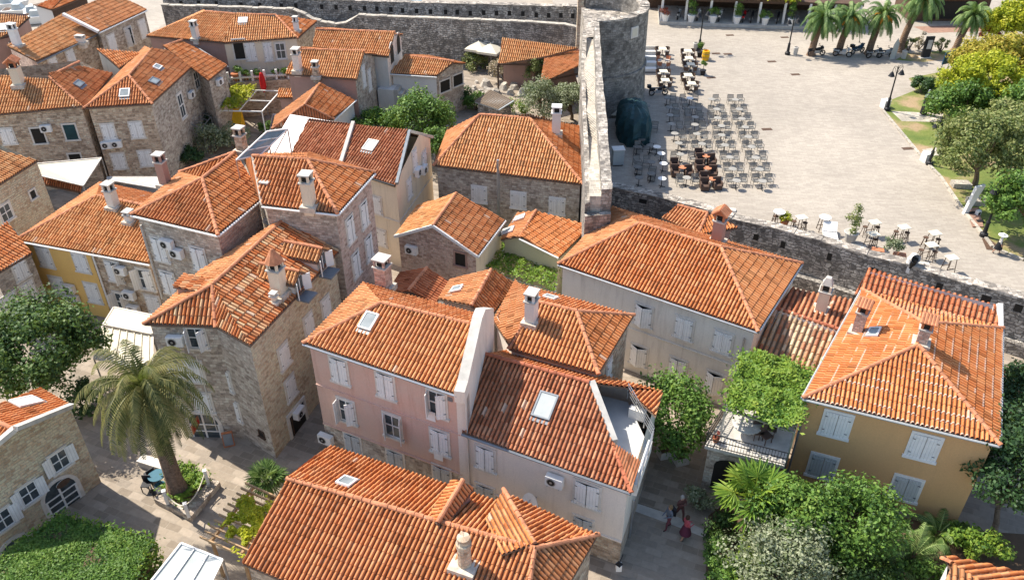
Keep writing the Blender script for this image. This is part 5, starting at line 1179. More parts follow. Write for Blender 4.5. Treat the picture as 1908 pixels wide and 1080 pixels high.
# the big date palm on the little square
base = G(332, 915, .5); t = thing('palm_tree', 'big date palm with drooping grey-green crown on the little square', 'palm tree', tuple(base))
top = G(262, 712, 8.2); ln = (float(top[0] - base[0]) * .5, float(top[1] - base[1]) * .5)
hgt = 7.6; top = G(268, 722, .5 + hgt); ln = (float(top[0] - base[0]), float(top[1] - base[1]))
o = put('trunk', palm_trunk(hgt, .42, .3, ln), t)
o = put('crown', palm_fronds(74, 3.8, 1.5, 'l_palm', .5, 32, (-1.0, 1.4), .85), t); o.location = (ln[0], ln[1], hgt)
o = put('dry_skirt', palm_fronds(34, 2.6, 1.3, 'l_dry', .4, 26, (-1.3, -.7), .8), t); o.location = (ln[0], ln[1], hgt - .25)
# planter under it
r = thing('planter', 'low stone planter with ivy and a rope fence round the big palm', 'planter', tuple(G(345, 935)))
q = [G(*v)[:2] for v in ((290, 938), (358, 972), (412, 906), (348, 876))]; b = MB(); b.prism(q, 0, .38, 's_grey'); b.build('base', r)
q2 = [G(*v)[:2] for v in ((305, 925), (345, 955), (392, 905), (345, 880))]; b = MB(); b.prism(q2, .2, .5, 'soil'); b.build('soil', r)
v = vine_points(q2, .5, 1.0, 2600); put('ivy', leaf_mesh('ivy', v[:, :3] - np.array(r.location), np.tile([0, 0, 1.], (len(v), 1)), .17, 'l_vine', clump=v[:, 3]), r)
b = MB(); ps = [G(*v, .38) for v in ((313, 938), (352, 962), (388, 900))]
for p in ps:
    b = MB(); b.box(tuple(p), (.16, .16, .95), 'white', .4); b.box((p[0], p[1], p[2] + .95), (.2, .2, .06), 'white', .4); b.build('post', r)
b = MB()
for p, q_ in zip(ps, ps[1:]):
    L = [V3(p).lerp(V3(q_), k / 8) + Z3 * (.85 - .35 * math.sin(math.pi * k / 8)) for k in range(9)]; b.tube(L, .035, 'canvas', 5)
b.build('rope', r)
tree('leafy_tree', 'large dark leafy tree between yellow house and bottom-left stone house', G(85, 770), G(62, 645, 4.6), (4.0, 3.6, 2.9), 'l_deep', 120, 160, .24, .33, trunk=.22)
bush('bush', 'dark bush behind the stone house at bottom left', G(165, 770), (1.6, 1.6, 1.2), 'l_dark', 16, 110)
# green hedge-roof at the bottom left
q = [G(*v, 2.4)[:2] for v in ((110, 958), (285, 1003), (225, 1130), (-60, 1130), (-30, 1060))]
r = thing('hedge_canopy', 'dense green creeper canopy covering the terrace at bottom left', 'hedge', (float(q[0][0]), float(q[0][1]), 0))
b = MB(); b.prism(inset(q if area2(q) > 0 else q[::-1], .35), 0, 2.3, 'soil'); b.build('core', r)
v = vine_points(q, 2.2, 2.5, 22000); put('foliage', leaf_mesh('foliage', v[:, :3] - np.array(r.location), np.tile([0, 0, 1.], (len(v), 1)), .15, 'l_mid', clump=v[:, 3]), r)
side = []
qc = q if area2(q) > 0 else q[::-1]
for a, e in zip(qc, qc[1:] + qc[:1]):
    L = np.linalg.norm(np.array(e) - a); n_ = int(L * 260); u = rng.random(n_); z = rng.random(n_) * 2.6; p = np.array(a)[None] + (np.array(e) - a)[None] * u[:, None]; side.append(np.c_[p + rng.normal(size=(n_, 2)) * .12, z])
S = np.concatenate(side); put('foliage', leaf_mesh('foliage', S - np.array(r.location), rng.normal(size=S.shape), .2, 'l_vine'), r)
b = MB(); L = [G(283, 1003, 1.2), G(292, 985, 1.4), G(240, 968, 1.3)]
# glass canopy
r = thing('glass_canopy', 'pale glass canopy with a metal frame at the bottom left', 'canopy', tuple(G(350, 1080)))
q = [G(*v, 2.6) for v in ((338, 1012), (415, 1043), (372, 1130), (268, 1100))]; b = MB(); b.prism([p[:2] for p in q], 2.56, 2.6, 'pglass'); b.build('pane', r); b = MB()
for a, e in zip(q, q[1:] + q[:1]): b.bar(a + [0, 0, .03], e + [0, 0, .03], .09, 'white')
for u in (.33, .66): b.bar(q[0] + (q[1] - q[0]) * u + [0, 0, .05], q[3] + (q[2] - q[3]) * u + [0, 0, .05], .05, 'white')
for p in q: b.bar((p[0], p[1], 0), tuple(p), .08, 'metal')
b.build('frame', r)
# wooden pergola with vine
r = thing('pergola', 'wooden slat pergola with yellowish vine at the end of the front house', 'pergola', tuple(G(430, 1000))); b = MB()
A0, A1 = G(458, 903, 2.7), G(374, 1003, 2.7); B0, B1 = G(530, 935, 2.7), G(466, 1044, 2.7); 
for u in (.18, .8):
    p, q = A0 + (B0 - A0) * u, A1 + (B1 - A1) * u; b.bar(p, q, .12, 'wood', .16); 
    for w_ in (.05, .95): v = p + (q - p) * w_; b.bar((v[0], v[1], 0), tuple(v), .12, 'wood')
b.build('frame', r); b = MB()
for k in range(11): u = k / 10; p, q = A0 + (A1 - A0) * u, B0 + (B1 - B0) * u; b.bar(p + [0, 0, .14], q + [0, 0, .14], .07, 'wood', .12)
b.build('slats', r)
v = vine_points([(A0 + (A1 - A0) * .2 + (B0 - A0) * .2)[:2], (A0 + (A1 - A0) * .2 + (B0 - A0) * .95)[:2], (A1 + (B1 - A1) * .9)[:2], (A0 + (A1 - A0) * .8 + (B0 - A0) * .25)[:2]], 2.65, 3.05, 3200)
v = v[v[:, 3] > .5]; put('vine', leaf_mesh('vine', v[:, :3] - np.array(r.location), np.tile([0, 0, 1.], (len(v), 1)), .19, 'l_yellow', clump=v[:, 3]), r)
p = G(505, 925); t = thing('fan_palm', 'small green fan palm at the corner of the front house', 'palm tree', tuple(p))
put('trunk', palm_trunk(1.3, .16, .12), t); o = put('crown', fan_fronds(34, .55, .62, 'l_palmg'), t); o.location = (0, 0, 1.35)
# garden, bottom right
p = G(1385, 1010); t = thing('fan_palm', 'large pale green fan palm beside the lane with the three walkers', 'palm tree', tuple(p))
put('trunk', palm_trunk(2.6, .16, .13, (.2, .5)), t); o = put('crown', fan_fronds(34, 1.1, 1.0, 'l_vine', (-.3, 1.3)), t); o.location = (.2, .5, 2.6)
tree('garden_tree', 'bright green bushy tree in front of the ochre wall, nearer the balcony', G(1470, 1010), G(1475, 955, 2.6), (2.4, 2.1, 1.9), 'l_mid', 55, 150, .2, .38, trunk=.12)
tree('garden_tree', 'bright green bushy tree against the middle of the ochre wall', G(1590, 1010), G(1590, 965, 2.8), (2.6, 2.0, 2.0), 'l_mid', 60, 150, .2, .38, trunk=.12)
tree('olive_tree', 'silvery grey-green shrub tree at the bottom of the garden', G(1455, 1120), G(1460, 1045, 2.2), (2.9, 2.2, 1.8), 'l_silver', 60, 150, .17, .36, trunk=.1)
bush('bush', 'yellow-green bush in the bottom garden left of the silvery shrub', G(1380, 1090), (1.2, 1.3, 1.1), 'l_vine', 16, 130, .18)
bush('bush', 'dark creeping bush along the lane edge at the bottom', G(1335, 1075), (.8, 1.8, .9), 'l_mid', 16, 130, .18)
for i, (x, y, s_, lb) in enumerate(((1640, 1060, 1.0, 'dark feathery palm shrub left of the dry twigs'), (1700, 1040, 1.1, 'dark feathery palm shrub under the ochre wall'), (1745, 1000, .9, 'feathery palm shrub at the right corner of the ochre wall'))):
    t = thing('palm_shrub', lb, 'palm shrub', tuple(G(x, y)), 0, 'palm shrubs under the ochre wall'); put('crown', palm_fronds(26, 2.0 * s_, 1.1, 'l_palmg', .4, 20, (.1, 1.4), .7), t); put('stem', palm_trunk(.4, .14, .1), t)
bush('bush', 'yellowish bush behind the bottom right tiled roof', G(1810, 1035), (1.7, .9, 1.0), 'l_vine', 16, 120, .2)
bush('bush', 'small green bush at the foot of the ochre corner', G(1785, 1010), (.9, .8, .8), 'l_mid', 12, 90, .2)
tree('ivy_tree', 'dark ivy-clad tree to the right of the ochre house', G(1850, 1000), G(1880, 860, 4.0), (2.4, 3.8, 3.4), 'l_dark', 70, 170, .22, .36, trunk=.14)
tree('ivy_tree', 'dark ivy mass between ochre roof and fortress wall', G(1905, 830), G(1905, 745, 2.6), (2.4, 2.6, 2.2), 'l_dark', 50, 150, .22, .4, trunk=.12)
bush('bush', 'leafy green bush between the two bright trees before the ochre wall', G(1530, 1045), (1.7, 1.2, 1.2), 'l_mid', 20, 120, .18); bush('bush', 'yellow-green bush at the foot of the large fan palm', G(1420, 1040), (1.3, 1.0, 1.0), 'l_vine', 16, 120, .17); bush('bush', 'deep green bush right of the silvery shrub at the bottom edge', G(1600, 1095), (1.8, 1.1, 1.1), 'l_deep', 20, 120, .18); bush('bush', 'dark green bush along the garden edge beside the lane walkers', G(1345, 1010), (.9, 1.2, .9), 'l_deep', 14, 110, .18)
bush('bush', 'dry grey bush of bare twigs in the bottom garden', G(1555, 1090), (1.2, .8, .7), 'l_dry', 10, 30, .15)
bush('bush', 'low green bush in front of the feathery palm shrubs', G(1690, 1095), (2.6, 1.0, .8), 'l_mid', 22, 120, .18)
sheet('garden_soil', [G(*v)[:2] for v in ((1310, 1200), (1320, 960), (1400, 900), (1480, 900), (1760, 985), (2000, 1000), (2000, 1200))], .006, 'soil')
# lane plants between grey house and pale house
tree('vine_tree', 'dark green leafy tree in the lane beside the grey-white house', G(1255, 850), G(1255, 765, 3.0), (2.0, 2.6, 2.5), 'l_mid', 60, 160, .2, .38, trunk=.1)
for x, y in ((1238, 848), (1268, 860)):
    r = thing('planter_box', 'square stone planter with small plants at the foot of the lane tree', 'planter', tuple(G(x, y)), .3, 'stone planters in the lane'); m = MB(); m.box((0, 0, 0), (.75, .6, .5), 'concrete'); m.box((0, 0, .5), (.66, .5, .03), 'soil')
    o = bpy.data.objects.new('box', m.mesh('box')); COL.objects.link(o); o.parent = r; P, N, K, _ = crown_points((0, 0, .8), (.4, .35, .35), 6, 60, .5, -.2); put('plant', leaf_mesh('plant', P, N, .16, 'l_mid'), r)
bush('flower_bush', 'white-flowering bush by the lane beside the walkers', G(1300, 945), (.7, .7, .9), 'l_silver', 12, 90, .15)
# stone balcony building with railing
ze = 3.6
q = [G(*v, 3.5) for v in ((1313, 830), (1462, 868), (1490, 760), (1372, 735))]
r = thing('terrace_house', 'low stone building with arches whose flat top is a railed terrace', 'house', (float(q[0][0]), float(q[0][1]), 0))
b = MB(); b.prism(inset([p[:2] for p in q], .15), 0, 3.3, 's_grey'); b.build('wall', r); b = MB(); b.prism([p[:2] for p in q], 3.3, 3.5, 'concrete'); b.build('terrace_floor', r)
A, B_ = V3(q[0]), V3(q[1]); t = (B_ - A); L = t.length; t.normalize(); n = Vector((t.y, -t.x, 0)); b = MB()
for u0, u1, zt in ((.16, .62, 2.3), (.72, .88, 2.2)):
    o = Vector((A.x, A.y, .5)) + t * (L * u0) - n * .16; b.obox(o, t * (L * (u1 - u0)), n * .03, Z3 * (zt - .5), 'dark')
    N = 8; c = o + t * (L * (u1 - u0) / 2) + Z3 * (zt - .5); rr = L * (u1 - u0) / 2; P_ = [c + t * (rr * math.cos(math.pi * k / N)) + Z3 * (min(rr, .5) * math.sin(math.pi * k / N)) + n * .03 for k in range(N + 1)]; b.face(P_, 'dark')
b.build('arch_opening', r); b = MB()
for a, e in ((q[0], q[1]), (q[0], q[3])):
    a, e = V3(a), V3(e); k = int((e - a).length / .14)
    for z in (.12, .5, .9): b.bar(a + Z3 * z, e + Z3 * z, .035, 'black')
    for i in range(k + 1): v = a.lerp(e, i / k); b.bar(v, v + Z3 * .9, .018, 'black')
b.build('railing', r)
tp = G(1388, 808, 3.5); t_ = thing('terrace_table', 'oval table on the railed terrace under the vine', 'table', tuple(tp)); m = MB(); m.lathe((0, 0, 0), [(.3, 0), (.06, .04), (.06, .68), (.75, .7), (.75, .74), (0, .74)], 'concrete', 18); o = bpy.data.objects.new('table', m.mesh('table')); COL.objects.link(o); o.parent = t_
for i, (x, y) in enumerate(((1410, 815), (1425, 822), (1435, 808))):
    t_ = thing('terrace_chair', 'dark chair at the oval table on the railed terrace', 'chair', tuple(G(x, y, 3.5)), .5 * i, 'chairs round the terrace table'); m = MB(); m.box((0, 0, .42), (.5, .5, .06), 'rattan'); m.box((0, .24, .48), (.5, .05, .45), 'rattan')
    for sx in (-.22, .22):
        for sy in (-.22, .22): m.box((sx, sy, 0), (.04, .04, .42), 'rattan')
    o = bpy.data.objects.new('seat', m.mesh('seat')); COL.objects.link(o); o.parent = t_
t_ = thing('flower_pot', 'red flowers in a pot at the terrace railing corner', 'flower pot', tuple(G(1333, 822, 3.5))); m = MB(); m.lathe((0, 0, 0), [(.12, 0), (.2, .3), (0, .29)], 'pot', 10); o = bpy.data.objects.new('pot', m.mesh('pot')); COL.objects.link(o); o.parent = t_
P, N, K, _ = crown_points((0, 0, .45), (.25, .25, .2), 5, 30, .5, -.2); put('flowers', leaf_mesh('flowers', P, N, .1, 'l_red'), t_)
def vine_pergola(label, px, z, n, mat, leaf, z1=.55, name='vine_pergola'):
    q = [G(*v, z) for v in px]; r = thing(name, label, 'pergola', (float(np.mean([p[0] for p in q])), float(np.mean([p[1] for p in q])), 0)); b = MB(); k = len(q)
    for a, e in zip(q, q[1:] + q[:1]): b.bar(a, e, .07, 'metal')
    for i in range(1, 5): u = i / 5; b.bar(q[0] + (q[1] - q[0]) * u, q[3] + (q[2] - q[3]) * u, .05, 'metal')
    for p in q[:4]: b.bar((p[0], p[1], 0), tuple(p), .08, 'metal')
    b.build('frame', r); v = vine_points([p[:2] for p in q], z, z + z1, n, .5, .6); put('vine', leaf_mesh('vine', v[:, :3] - np.array(r.location), np.tile([0, 0, 1.], (len(v), 1)), leaf, mat, clump=v[:, 3]), r)
    return r, q, v
vine_pergola('thick bright green vine roof over the railed terrace beside the ochre house', ((1352, 762), (1480, 805), (1512, 700), (1385, 665)), 5.3, 13000, 'l_vine', .22, .7)
r, q, v = vine_pergola('open vine pergola in the courtyard behind the small gable roofs', ((905, 505), (1035, 545), (1040, 478), (945, 458)), 2.7, 3000, 'l_vine', .22)
bush('bush', 'dark shrub at the left end of the courtyard vine pergola', G(915, 500), (1.2, 1.4, 1.6), 'l_mid', 16, 110, .2)
# gardens between upper houses
def ptree(label, bx, by, cx, cy, cz, R, mat, **k): return tree(k.pop('name', 'broadleaf_tree'), label, G(bx, by), G(cx, cy, cz), R, mat, **k)
ptree('dark round tree behind the cream house', 785, 262, 785, 218, 3.6, (3.4, 2.6, 2.4), 'l_mid', nc=60, per=150, leaf=.26)
ptree('dark tree between the outside stair and the cream house', 710, 255, 700, 235, 2.2, (3.2, 2.0, 1.6), 'l_mid', nc=45, per=140, leaf=.24)
ptree('green tree beside the left corner of the tan-roofed stone house', 815, 300, 812, 275, 2.6, (1.5, 1.8, 2.2), 'l_mid', nc=30, per=130, leaf=.24)
ptree('white-flowering oleander in the garden below the rampart, left of the pair', 1012, 222, 1010, 186, 2.6, (2.3, 2.0, 2.2), 'l_silver', nc=50, per=140, leaf=.2, name='oleander')
ptree('white-flowering oleander in the garden, nearest to the rampart', 1065, 222, 1064, 186, 2.6, (1.9, 1.8, 2.2), 'l_silver', nc=45, per=140, leaf=.2, name='oleander')
ptree('feathery green tree by the open-sided restaurant roof', 1000, 160, 998, 130, 2.4, (1.5, 1.3, 1.6), 'l_olive', nc=26, per=110, leaf=.2)
for i, (x, y, R, m, lb) in enumerate(((888, 205, (1.6, 1.2, 1.1), 'l_mid', 'dark green bush at the foot of the garden hut'), (948, 215, (2.4, 1.2, 1.1), 'l_vine', 'bright green bush in front of the garden hut'), (860, 200, (1.0, 1.0, 1.3), 'l_dark', 'dark shrub at the corner of the stone gable with two windows'), (885, 130, (1.8, 1.2, 1.2), 'l_olive', 'olive green bush below the white parasols'), (940, 150, (2.2, 1.2, 1.4), 'l_dry', 'dry leafless bush in the upper garden'), (905, 100, (1.0, .6, .8), 'l_olive', 'weeds at the foot of the dark inner wall'),
    (400, 285, (1.8, 1.5, 1.6), 'l_silver', 'silvery shrub left of the solar panel chimney'), (440, 275, (1.4, 1.2, 1.5), 'l_silver', 'silvery shrub behind the solar panel chimney'), (345, 305, (1.8, 1.5, 1.0), 'l_dark', 'dark bush at the foot of the big stone house'), (395, 250, (2.2, 2.2, 1.4), 'l_dark', 'dark bush in the shaded yard below the white pergola frame'), (500, 250, (1.0, .8, .7), 'l_mid', 'small bush on the upper terrace'))):
    bush('bush', lb, G(x, y), R, m, 18, 110, .22)
bush('wall_plant', 'green weed growing high on the dark inner wall', G(887, 58, 3.6), (.9, .4, .8), 'l_olive', 8, 60, .2); bush('wall_plant', 'dark weed growing on the dark inner wall beside the restaurant', G(925, 72, 3.0), (.6, .4, .8), 'l_mid', 8, 60, .2)
# rocks in the garden
r = thing('rock_heap', 'heap of pale boulders in the upper garden', 'rocks', tuple(G(945, 165))); b = MB()
for i in range(26):
    c = np.array([random.uniform(-4, 3.5), random.uniform(-2, 2), 0]); s_ = random.uniform(.35, .9); m0 = len(b.v); 
    P = [(c[0] + s_ * math.cos(k * .9 + i) * random.uniform(.7, 1.1), c[1] + s_ * math.sin(k * .9 + i) * random.uniform(.7, 1.1)) for k in range(7)]
    b.hexa([(x, y, -.1) for x, y in P], [(c[0] + (x - c[0]) * .55, c[1] + (y - c[1]) * .55, s_ * random.uniform(.5, .9)) for x, y in P], 's_forttop')
o = bpy.data.objects.new('boulders', b.mesh('boulders')); COL.objects.link(o); o.parent = r
# restaurant by the fortress wall
zz = 3.9; q = {k: G(*v) for k, v in {'a': (928, 116, 3.3), 'b': (1014, 118, 3.3), 'c': (1006, 150, 3.3), 'd': (1083, 133, 3.3), 'e': (1086, 80, 5.2), 'f': (936, 72, 5.0), 'g': (1078, 84, 5.2)}.items()}
r = thing('restaurant_roof', 'open-sided restaurant roof of two tiled slopes below the inner fortress wall', 'restaurant', (float(q['a'][0]), float(q['a'][1]), 0))
roof_mesh(r, [[q['a'], q['b'], q['g'], q['f']], [q['c'], q['d'], q['e'], q['b'] + np.array([0, 0, .02])]], ['t_tan', 't_salmon'])
b = MB()
for k in 'abcd': b.bar((q[k][0], q[k][1], 0), tuple(q[k] + np.array([0, 0, -.1])), .18, 'dwood')
b.bar(q['a'] - [0, 0, .2], q['b'] - [0, 0, .2], .15, 'dwood'); b.bar(q['c'] - [0, 0, .2], q['d'] - [0, 0, .2], .15, 'dwood'); b.build('posts', r)
b = MB(); P = [q['f'][:2] + np.array([.1, -.2]), q['e'][:2] + np.array([-.2, -.2])]; b.obox((P[0][0], P[0][1], 0), (P[1][0] - P[0][0], P[1][1] - P[0][1], 0), (0, -.2, 0), (0, 0, 4.6), 'w_brick'); b.build('back_wall', r)
def parasol(x, y, z0, R, label, m='canvas', n=4, group=None, H_=2.5, name='parasol'):
    c = G(x, y, z0); r = thing(name, label, 'parasol', tuple(c), .4, group); b = MB(); b.lathe((0, 0, 0), [(R, H_ - .25), (R, H_), (0, H_ + .65)], m, n); b.lathe((0, 0, 0), [(0, H_ + .6), (R * .98, H_ - .02)], m, n); o = bpy.data.objects.new('canopy', b.mesh('canopy')); COL.objects.link(o); o.parent = r
    b = MB(); b.lathe((0, 0, 0), [(.4, 0), (.4, .08), (.035, .1), (.035, H_ + .7), (0, H_ + .72)], 'metal', 8); o = bpy.data.objects.new('pole', b.mesh('pole')); COL.objects.link(o); o.parent = r; return r
parasol(893, 128, 0, 1.7, 'square cream parasol left of the restaurant roof', group='cream garden parasols'); parasol(915, 133, 0, 1.7, 'square cream parasol touching the restaurant roof', group='cream garden parasols')
# garden hut
q = [G(*v) for v in ((885, 190, 1.8), (930, 205, 1.8), (958, 188, 2.3), (915, 168, 2.3))]; r = thing('garden_hut', 'low grey plank-roofed hut in the upper garden', 'hut', (float(q[0][0]), float(q[0][1]), 0)); b = MB(); b.hexa([(p[0], p[1], p[2] - .1) for p in q], [tuple(p) for p in q], 'greywood')
for i in range(12): u = i / 12; b.bar(q[0] + (q[1] - q[0]) * u + [0, 0, .02], q[3] + (q[2] - q[3]) * u + [0, 0, .02], .22, 'bark', .04)
b.build('roof', r); b = MB(); b.prism(inset([p[:2] for p in q], .2), 0, 1.72, 's_dark'); b.build('wall', r)
# ------------------------------------------------------------------ the plaza and its furniture
def mo(name, mb, parent):
    o = bpy.data.objects.new(name, mb.mesh(name)); COL.objects.link(o); o.parent = parent; return o
def scatter(proto, spots, labels=None):
    """first spot moves the prototype, the others are copies with copies of its parts"""
    for i, s in enumerate(spots):
        o = proto if i == 0 else copy_tree(proto)
        o.location = s[0]; o.rotation_euler = (0, 0, s[1])
        if len(s) > 2: o['label'] = s[2]
    return proto
# metal terrace armchair with slatted seat and back
def metal_chair(label, group, slat='slats'):
    r = thing('armchair', label, 'chair', (0, 0, 0), 0, group); m = MB()
    for sx in (-.27, .27):
        m.bar((sx, -.26, 0), (sx, -.26, .64), .03, 'chairm'); m.bar((sx, .26, 0), (sx, .3, .86), .03, 'chairm'); m.bar((sx, -.28, .64), (sx, .28, .64), .045, 'chairm', .03); m.bar((sx, -.26, .4), (sx, .27, .4), .03, 'chairm')
    m.bar((-.27, -.26, .4), (.27, -.26, .4), .03, 'chairm'); m.bar((-.27, .27, .4), (.27, .27, .4), .03, 'chairm'); m.bar((-.27, .3, .86), (.27, .3, .86), .035, 'chairm'); mo('frame', m, r)
    m = MB()
    for k in range(6): m.box((0, -.23 + k * .09, .41), (.54, .055, .02), slat)
    mo('seat', m, r); m = MB()
    for k in range(5): m.box((0, .27 + k * .006, .5 + k * .07), (.52, .02, .045), slat)
    mo('backrest', m, r); return r
def bistro(label, group, top='white', R=.33, name='bistro_table'):
    r = thing(name, label, 'table', (0, 0, 0), 0, group); m = MB(); m.lathe((0, 0, 0), [(R, .72), (R, .745), (0, .75)], top, 16); m.lathe((0, 0, 0), [(0, .715), (R, .72)], top, 16); mo('table_top', m, r)
    m = MB(); m.lathe((0, 0, 0), [(.035, .0), (.03, .72)], 'black', 7)
    for k in range(3): a = k * 2.094; m.bar((0, 0, .07), (.3 * math.cos(a), .3 * math.sin(a), .015), .05, 'black', .03)
    mo('stem', m, r); return r
def Z(px, py): return G(1180 + px / 6.353, 200 + py / 6.353, ZP)
rows = [(95, [915, 1040, 1180, 1300]), (185, [795, 915, 1065, 1200, 1345]), (290, [545, 640, 815, 975, 1105, 1260, 1385]), (405, [580, 695, 830, 975, 1110, 1285, 1425]), (515, [585, 725, 880, 1015, 1155, 1320, 1485]), (655, [480, 690, 1060, 1200, 1365, 1525]), (790, [1100, 1250, 1415, 1560]), (920, [545, 725, 1130, 1290, 1440, 1595]), (-35, [975, 1145, 1260])]
sunny = [(Z(x, y), random.uniform(-.12, .12) + .05) for y, xs in rows for x in xs]
scatter(metal_chair('slatted metal armchair standing in the sunny terrace rows on the plaza', 'slatted armchairs in the sunny terrace rows'), sunny)
shade = [(Z(x, y), random.uniform(-.3, .3)) for x, y in ((465, -45), (585, -40), (725, -45), (500, 75), (620, 70), (765, 70), (640, 140), (500, 150), (765, 165), (245, 290), (60, 520), (150, 700), (60, 780), (220, 830), (210, 860), (40, 700))]
scatter(metal_chair('slatted metal armchair standing in the shadow of the rampart', 'slatted armchairs in the shade'), shade)
tabs = [(Z(x, y), random.random()) for x, y in ((975, 110), (1240, 110), (985, 215), (1272, 225), (720, 205), (440, 285), (718, 295), (1030, 310), (1310, 325), (480, 400), (740, 405), (1030, 420), (1345, 440), (525, 515), (800, 525), (1070, 540), (1385, 560), (545, 650), (1125, 685), (1430, 690), (1160, 825), (1475, 830), (620, 930), (1205, 965), (1510, 970), (915, -10), (1195, -5), (425, 180))]
scatter(bistro('small round table on a three-footed stem in the sunny terrace rows', 'bistro tables in the sunny rows', 'slats'), tabs)
tsh = [(Z(x, y), 0.) for x, y in ((390, -25), (150, 70), (420, 90), (690, 90), (165, 230), (35, 560), (190, 545), (230, 500), (205, 745), (60, 930), (200, 880), (40, 800), (90, 470))]
scatter(bistro('small round dark table standing in the shadow of the rampart', 'dark bistro tables in the shade', 'chairm'), tsh)  # dark top colour stands in for the rampart's shade
tsh = [(Z(x, y), 0.) for x, y in ((270, 560), (320, 640), (345, 760), (330, 940), (660, -22))]
scatter(bistro('small round white table standing at the edge of the rampart shadow', 'white bistro tables at the shadow edge'), tsh)
def rattan():
    r = thing('wicker_armchair', 'dark brown wicker armchair with an orange table beside it', 'chair', (0, 0, 0), 0, 'brown wicker armchairs round the orange tables'); m = MB(); m.box((0, 0, .08), (.62, .6, .34), 'rattan'); mo('seat', m, r); m = MB(); m.box((0, .28, .42), (.66, .1, .5), 'rattan', 0, -.08); mo('backrest', m, r)
    for sx in (-.31, .31): m = MB(); m.box((sx, 0, .3), (.09, .58, .34), 'rattan'); mo('armrest', m, r)
    m = MB()
    for sx in (-.27, .27):
        for sy in (-.25, .25): m.box((sx, sy, 0), (.06, .06, .1), 'black')
    mo('feet', m, r); return r
scatter(rattan(), [(Z(x, y), random.uniform(-.15, .15)) for x, y in ((765, 620), (785, 680), (920, 685), (480, 735), (490, 815), (650, 820), (775, 755), (785, 825), (935, 825), (830, 900), (838, 975), (990, 965))])
scatter(bistro('small round orange table between brown wicker armchairs', 'orange tables among the wicker chairs', 'orange', .32), [(Z(x, y), 0) for x, y in ((850, 670), (570, 805), (865, 815), (915, 945))])
# tables with tub chairs near the tower
def Y(px, py): return G(1180 + px / 6.353, 60 + py / 6.353, ZP)
def tub(label, group, m_='rattan'):
    r = thing('tub_chair', label, 'chair', (0, 0, 0), 0, group); m = MB(); m.lathe((0, 0, .36), [(.27, 0), (.27, .07), (0, .08)], 'concrete', 10); mo('seat', m, r); m = MB(); m.lathe((0, 0, .36), [(.27, 0), (.33, .42)], m_, 12, .2, 2.94); m.lathe((0, 0, .36), [(.31, .42), (.25, 0)], m_, 12, .2, 2.94); mo('backrest', m, r)
    m = MB()
    for k in range(4): a = k * 1.57 + .78; m.bar((.2 * math.cos(a), .2 * math.sin(a), .36), (.26 * math.cos(a), .26 * math.sin(a), 0), .03, 'black')
    mo('legs', m, r); return r
tb_sun = [(340, 275), (350, 545), (640, 300), (650, 385), (670, 460), (640, 590)]; tb_sh = [(370, 650), (680, 690)]
r0 = thing('cafe_table', 'pale cafe table with tub chairs beside the round tower', 'table', (0, 0, 0), 0, 'pale cafe tables beside the tower'); m = MB(); m.box((0, 0, .72), (.8, .8, .04), 'canvas'); mo('table_top', m, r0); m = MB(); m.lathe((0, 0, 0), [(.25, 0), (.25, .03), (.04, .05), (.04, .72)], 'black', 8); mo('stem', m, r0)
scatter(r0, [(Y(*p), 0) for p in tb_sun + tb_sh])
tc = [(Y(x + dx, y + dy), a) for x, y in tb_sun + tb_sh for dx, dy, a in ((-55, -12, 1.0), (50, -12, -1.0), (-45, 32, 2.4), (45, 32, -2.4))]
scatter(tub('rounded tub chair at a pale cafe table beside the round tower', 'tub chairs at the cafe tables'), tc)
scatter(tub('orange-seated tub chair at the cafe table near the sunbeds', 'orange tub chairs', 'orange'), [(Y(x, y), a) for x, y, a in ((300, 375, 1), (400, 375, -1), (310, 430, 2.4), (400, 435, -2.4))])
# white lounge sofas at the tower
for i, (y, lb) in enumerate(((262, 'white lounge sofa beside the tower, farthest of the row'), (325, 'white lounge sofa beside the tower, second of the row'), (390, 'white lounge sofa beside the tower, third of the row'), (465, 'white lounge sofa beside the tower, nearest of the row'))):
    r = thing('lounge_sofa', lb, 'sofa', tuple(Y(150, y)), 0.0, 'white lounge sofas beside the tower'); m = MB(); m.box((0, 0, .1), (2.0, .75, .3), 'white'); mo('seat', m, r); m = MB(); m.box((0, .36, .3), (2.0, .14, .45), 'concrete'); mo('backrest', m, r); m = MB(); m.box((0, 0, 0), (1.9, .7, .1), 'black'); mo('base', m, r)
# covered stall (dark tarpaulin) in the shade
p = G(1178, 248, ZP); r = thing('covered_stall', 'big lumpy stall wrapped in a dark teal tarpaulin beside the rampart', 'stall', tuple(p)); m = MB(); N = 22; prev = None
for k in range(8):
    u = k / 7; z = 2.7 * math.sin(min(1, u * 1.08) * math.pi / 2) ** .8; rr = (1 - u ** 2.6) * .95 + .12; ring = []
    for q in range(N):
        a = 2 * math.pi * q / N; w_ = 1 + .07 * math.sin(q * 3.1 + k) + .05 * math.sin(q * 1.7); ring.append(Vector((1.35 * rr * w_ * math.copysign(abs(math.cos(a)) ** .7, math.cos(a)), 2.7 * rr * w_ * math.copysign(abs(math.sin(a)) ** .7, math.sin(a)), z + .06 * math.sin(q * 2.3))))
    if prev:
        for q in range(N): m.face([prev[q], prev[(q + 1) % N], ring[(q + 1) % N], ring[q]], 'teal')
    prev = ring
m.face(prev, 'teal'); mo('tarpaulin', m, r); m = MB(); m.tube([(1.36 * math.cos(a), 2.75 * math.sin(a), .5 + .05 * math.sin(a * 5)) for a in np.linspace(0, 6.28, 26)], .03, 'canvas', 5); mo('rope', m, r)
b = G(1142, 205, ZP); t_ = thing('folded_parasols', 'pale folded parasol cloth lying behind the tarpaulin stall', 'parasol', tuple(G(1145, 212, ZP))); m = MB(); m.lathe((0, 0, 0), [(1.2, .3), (.7, .9), (0, 1.0)], 'canvas', 9); mo('cloth', m, t_)
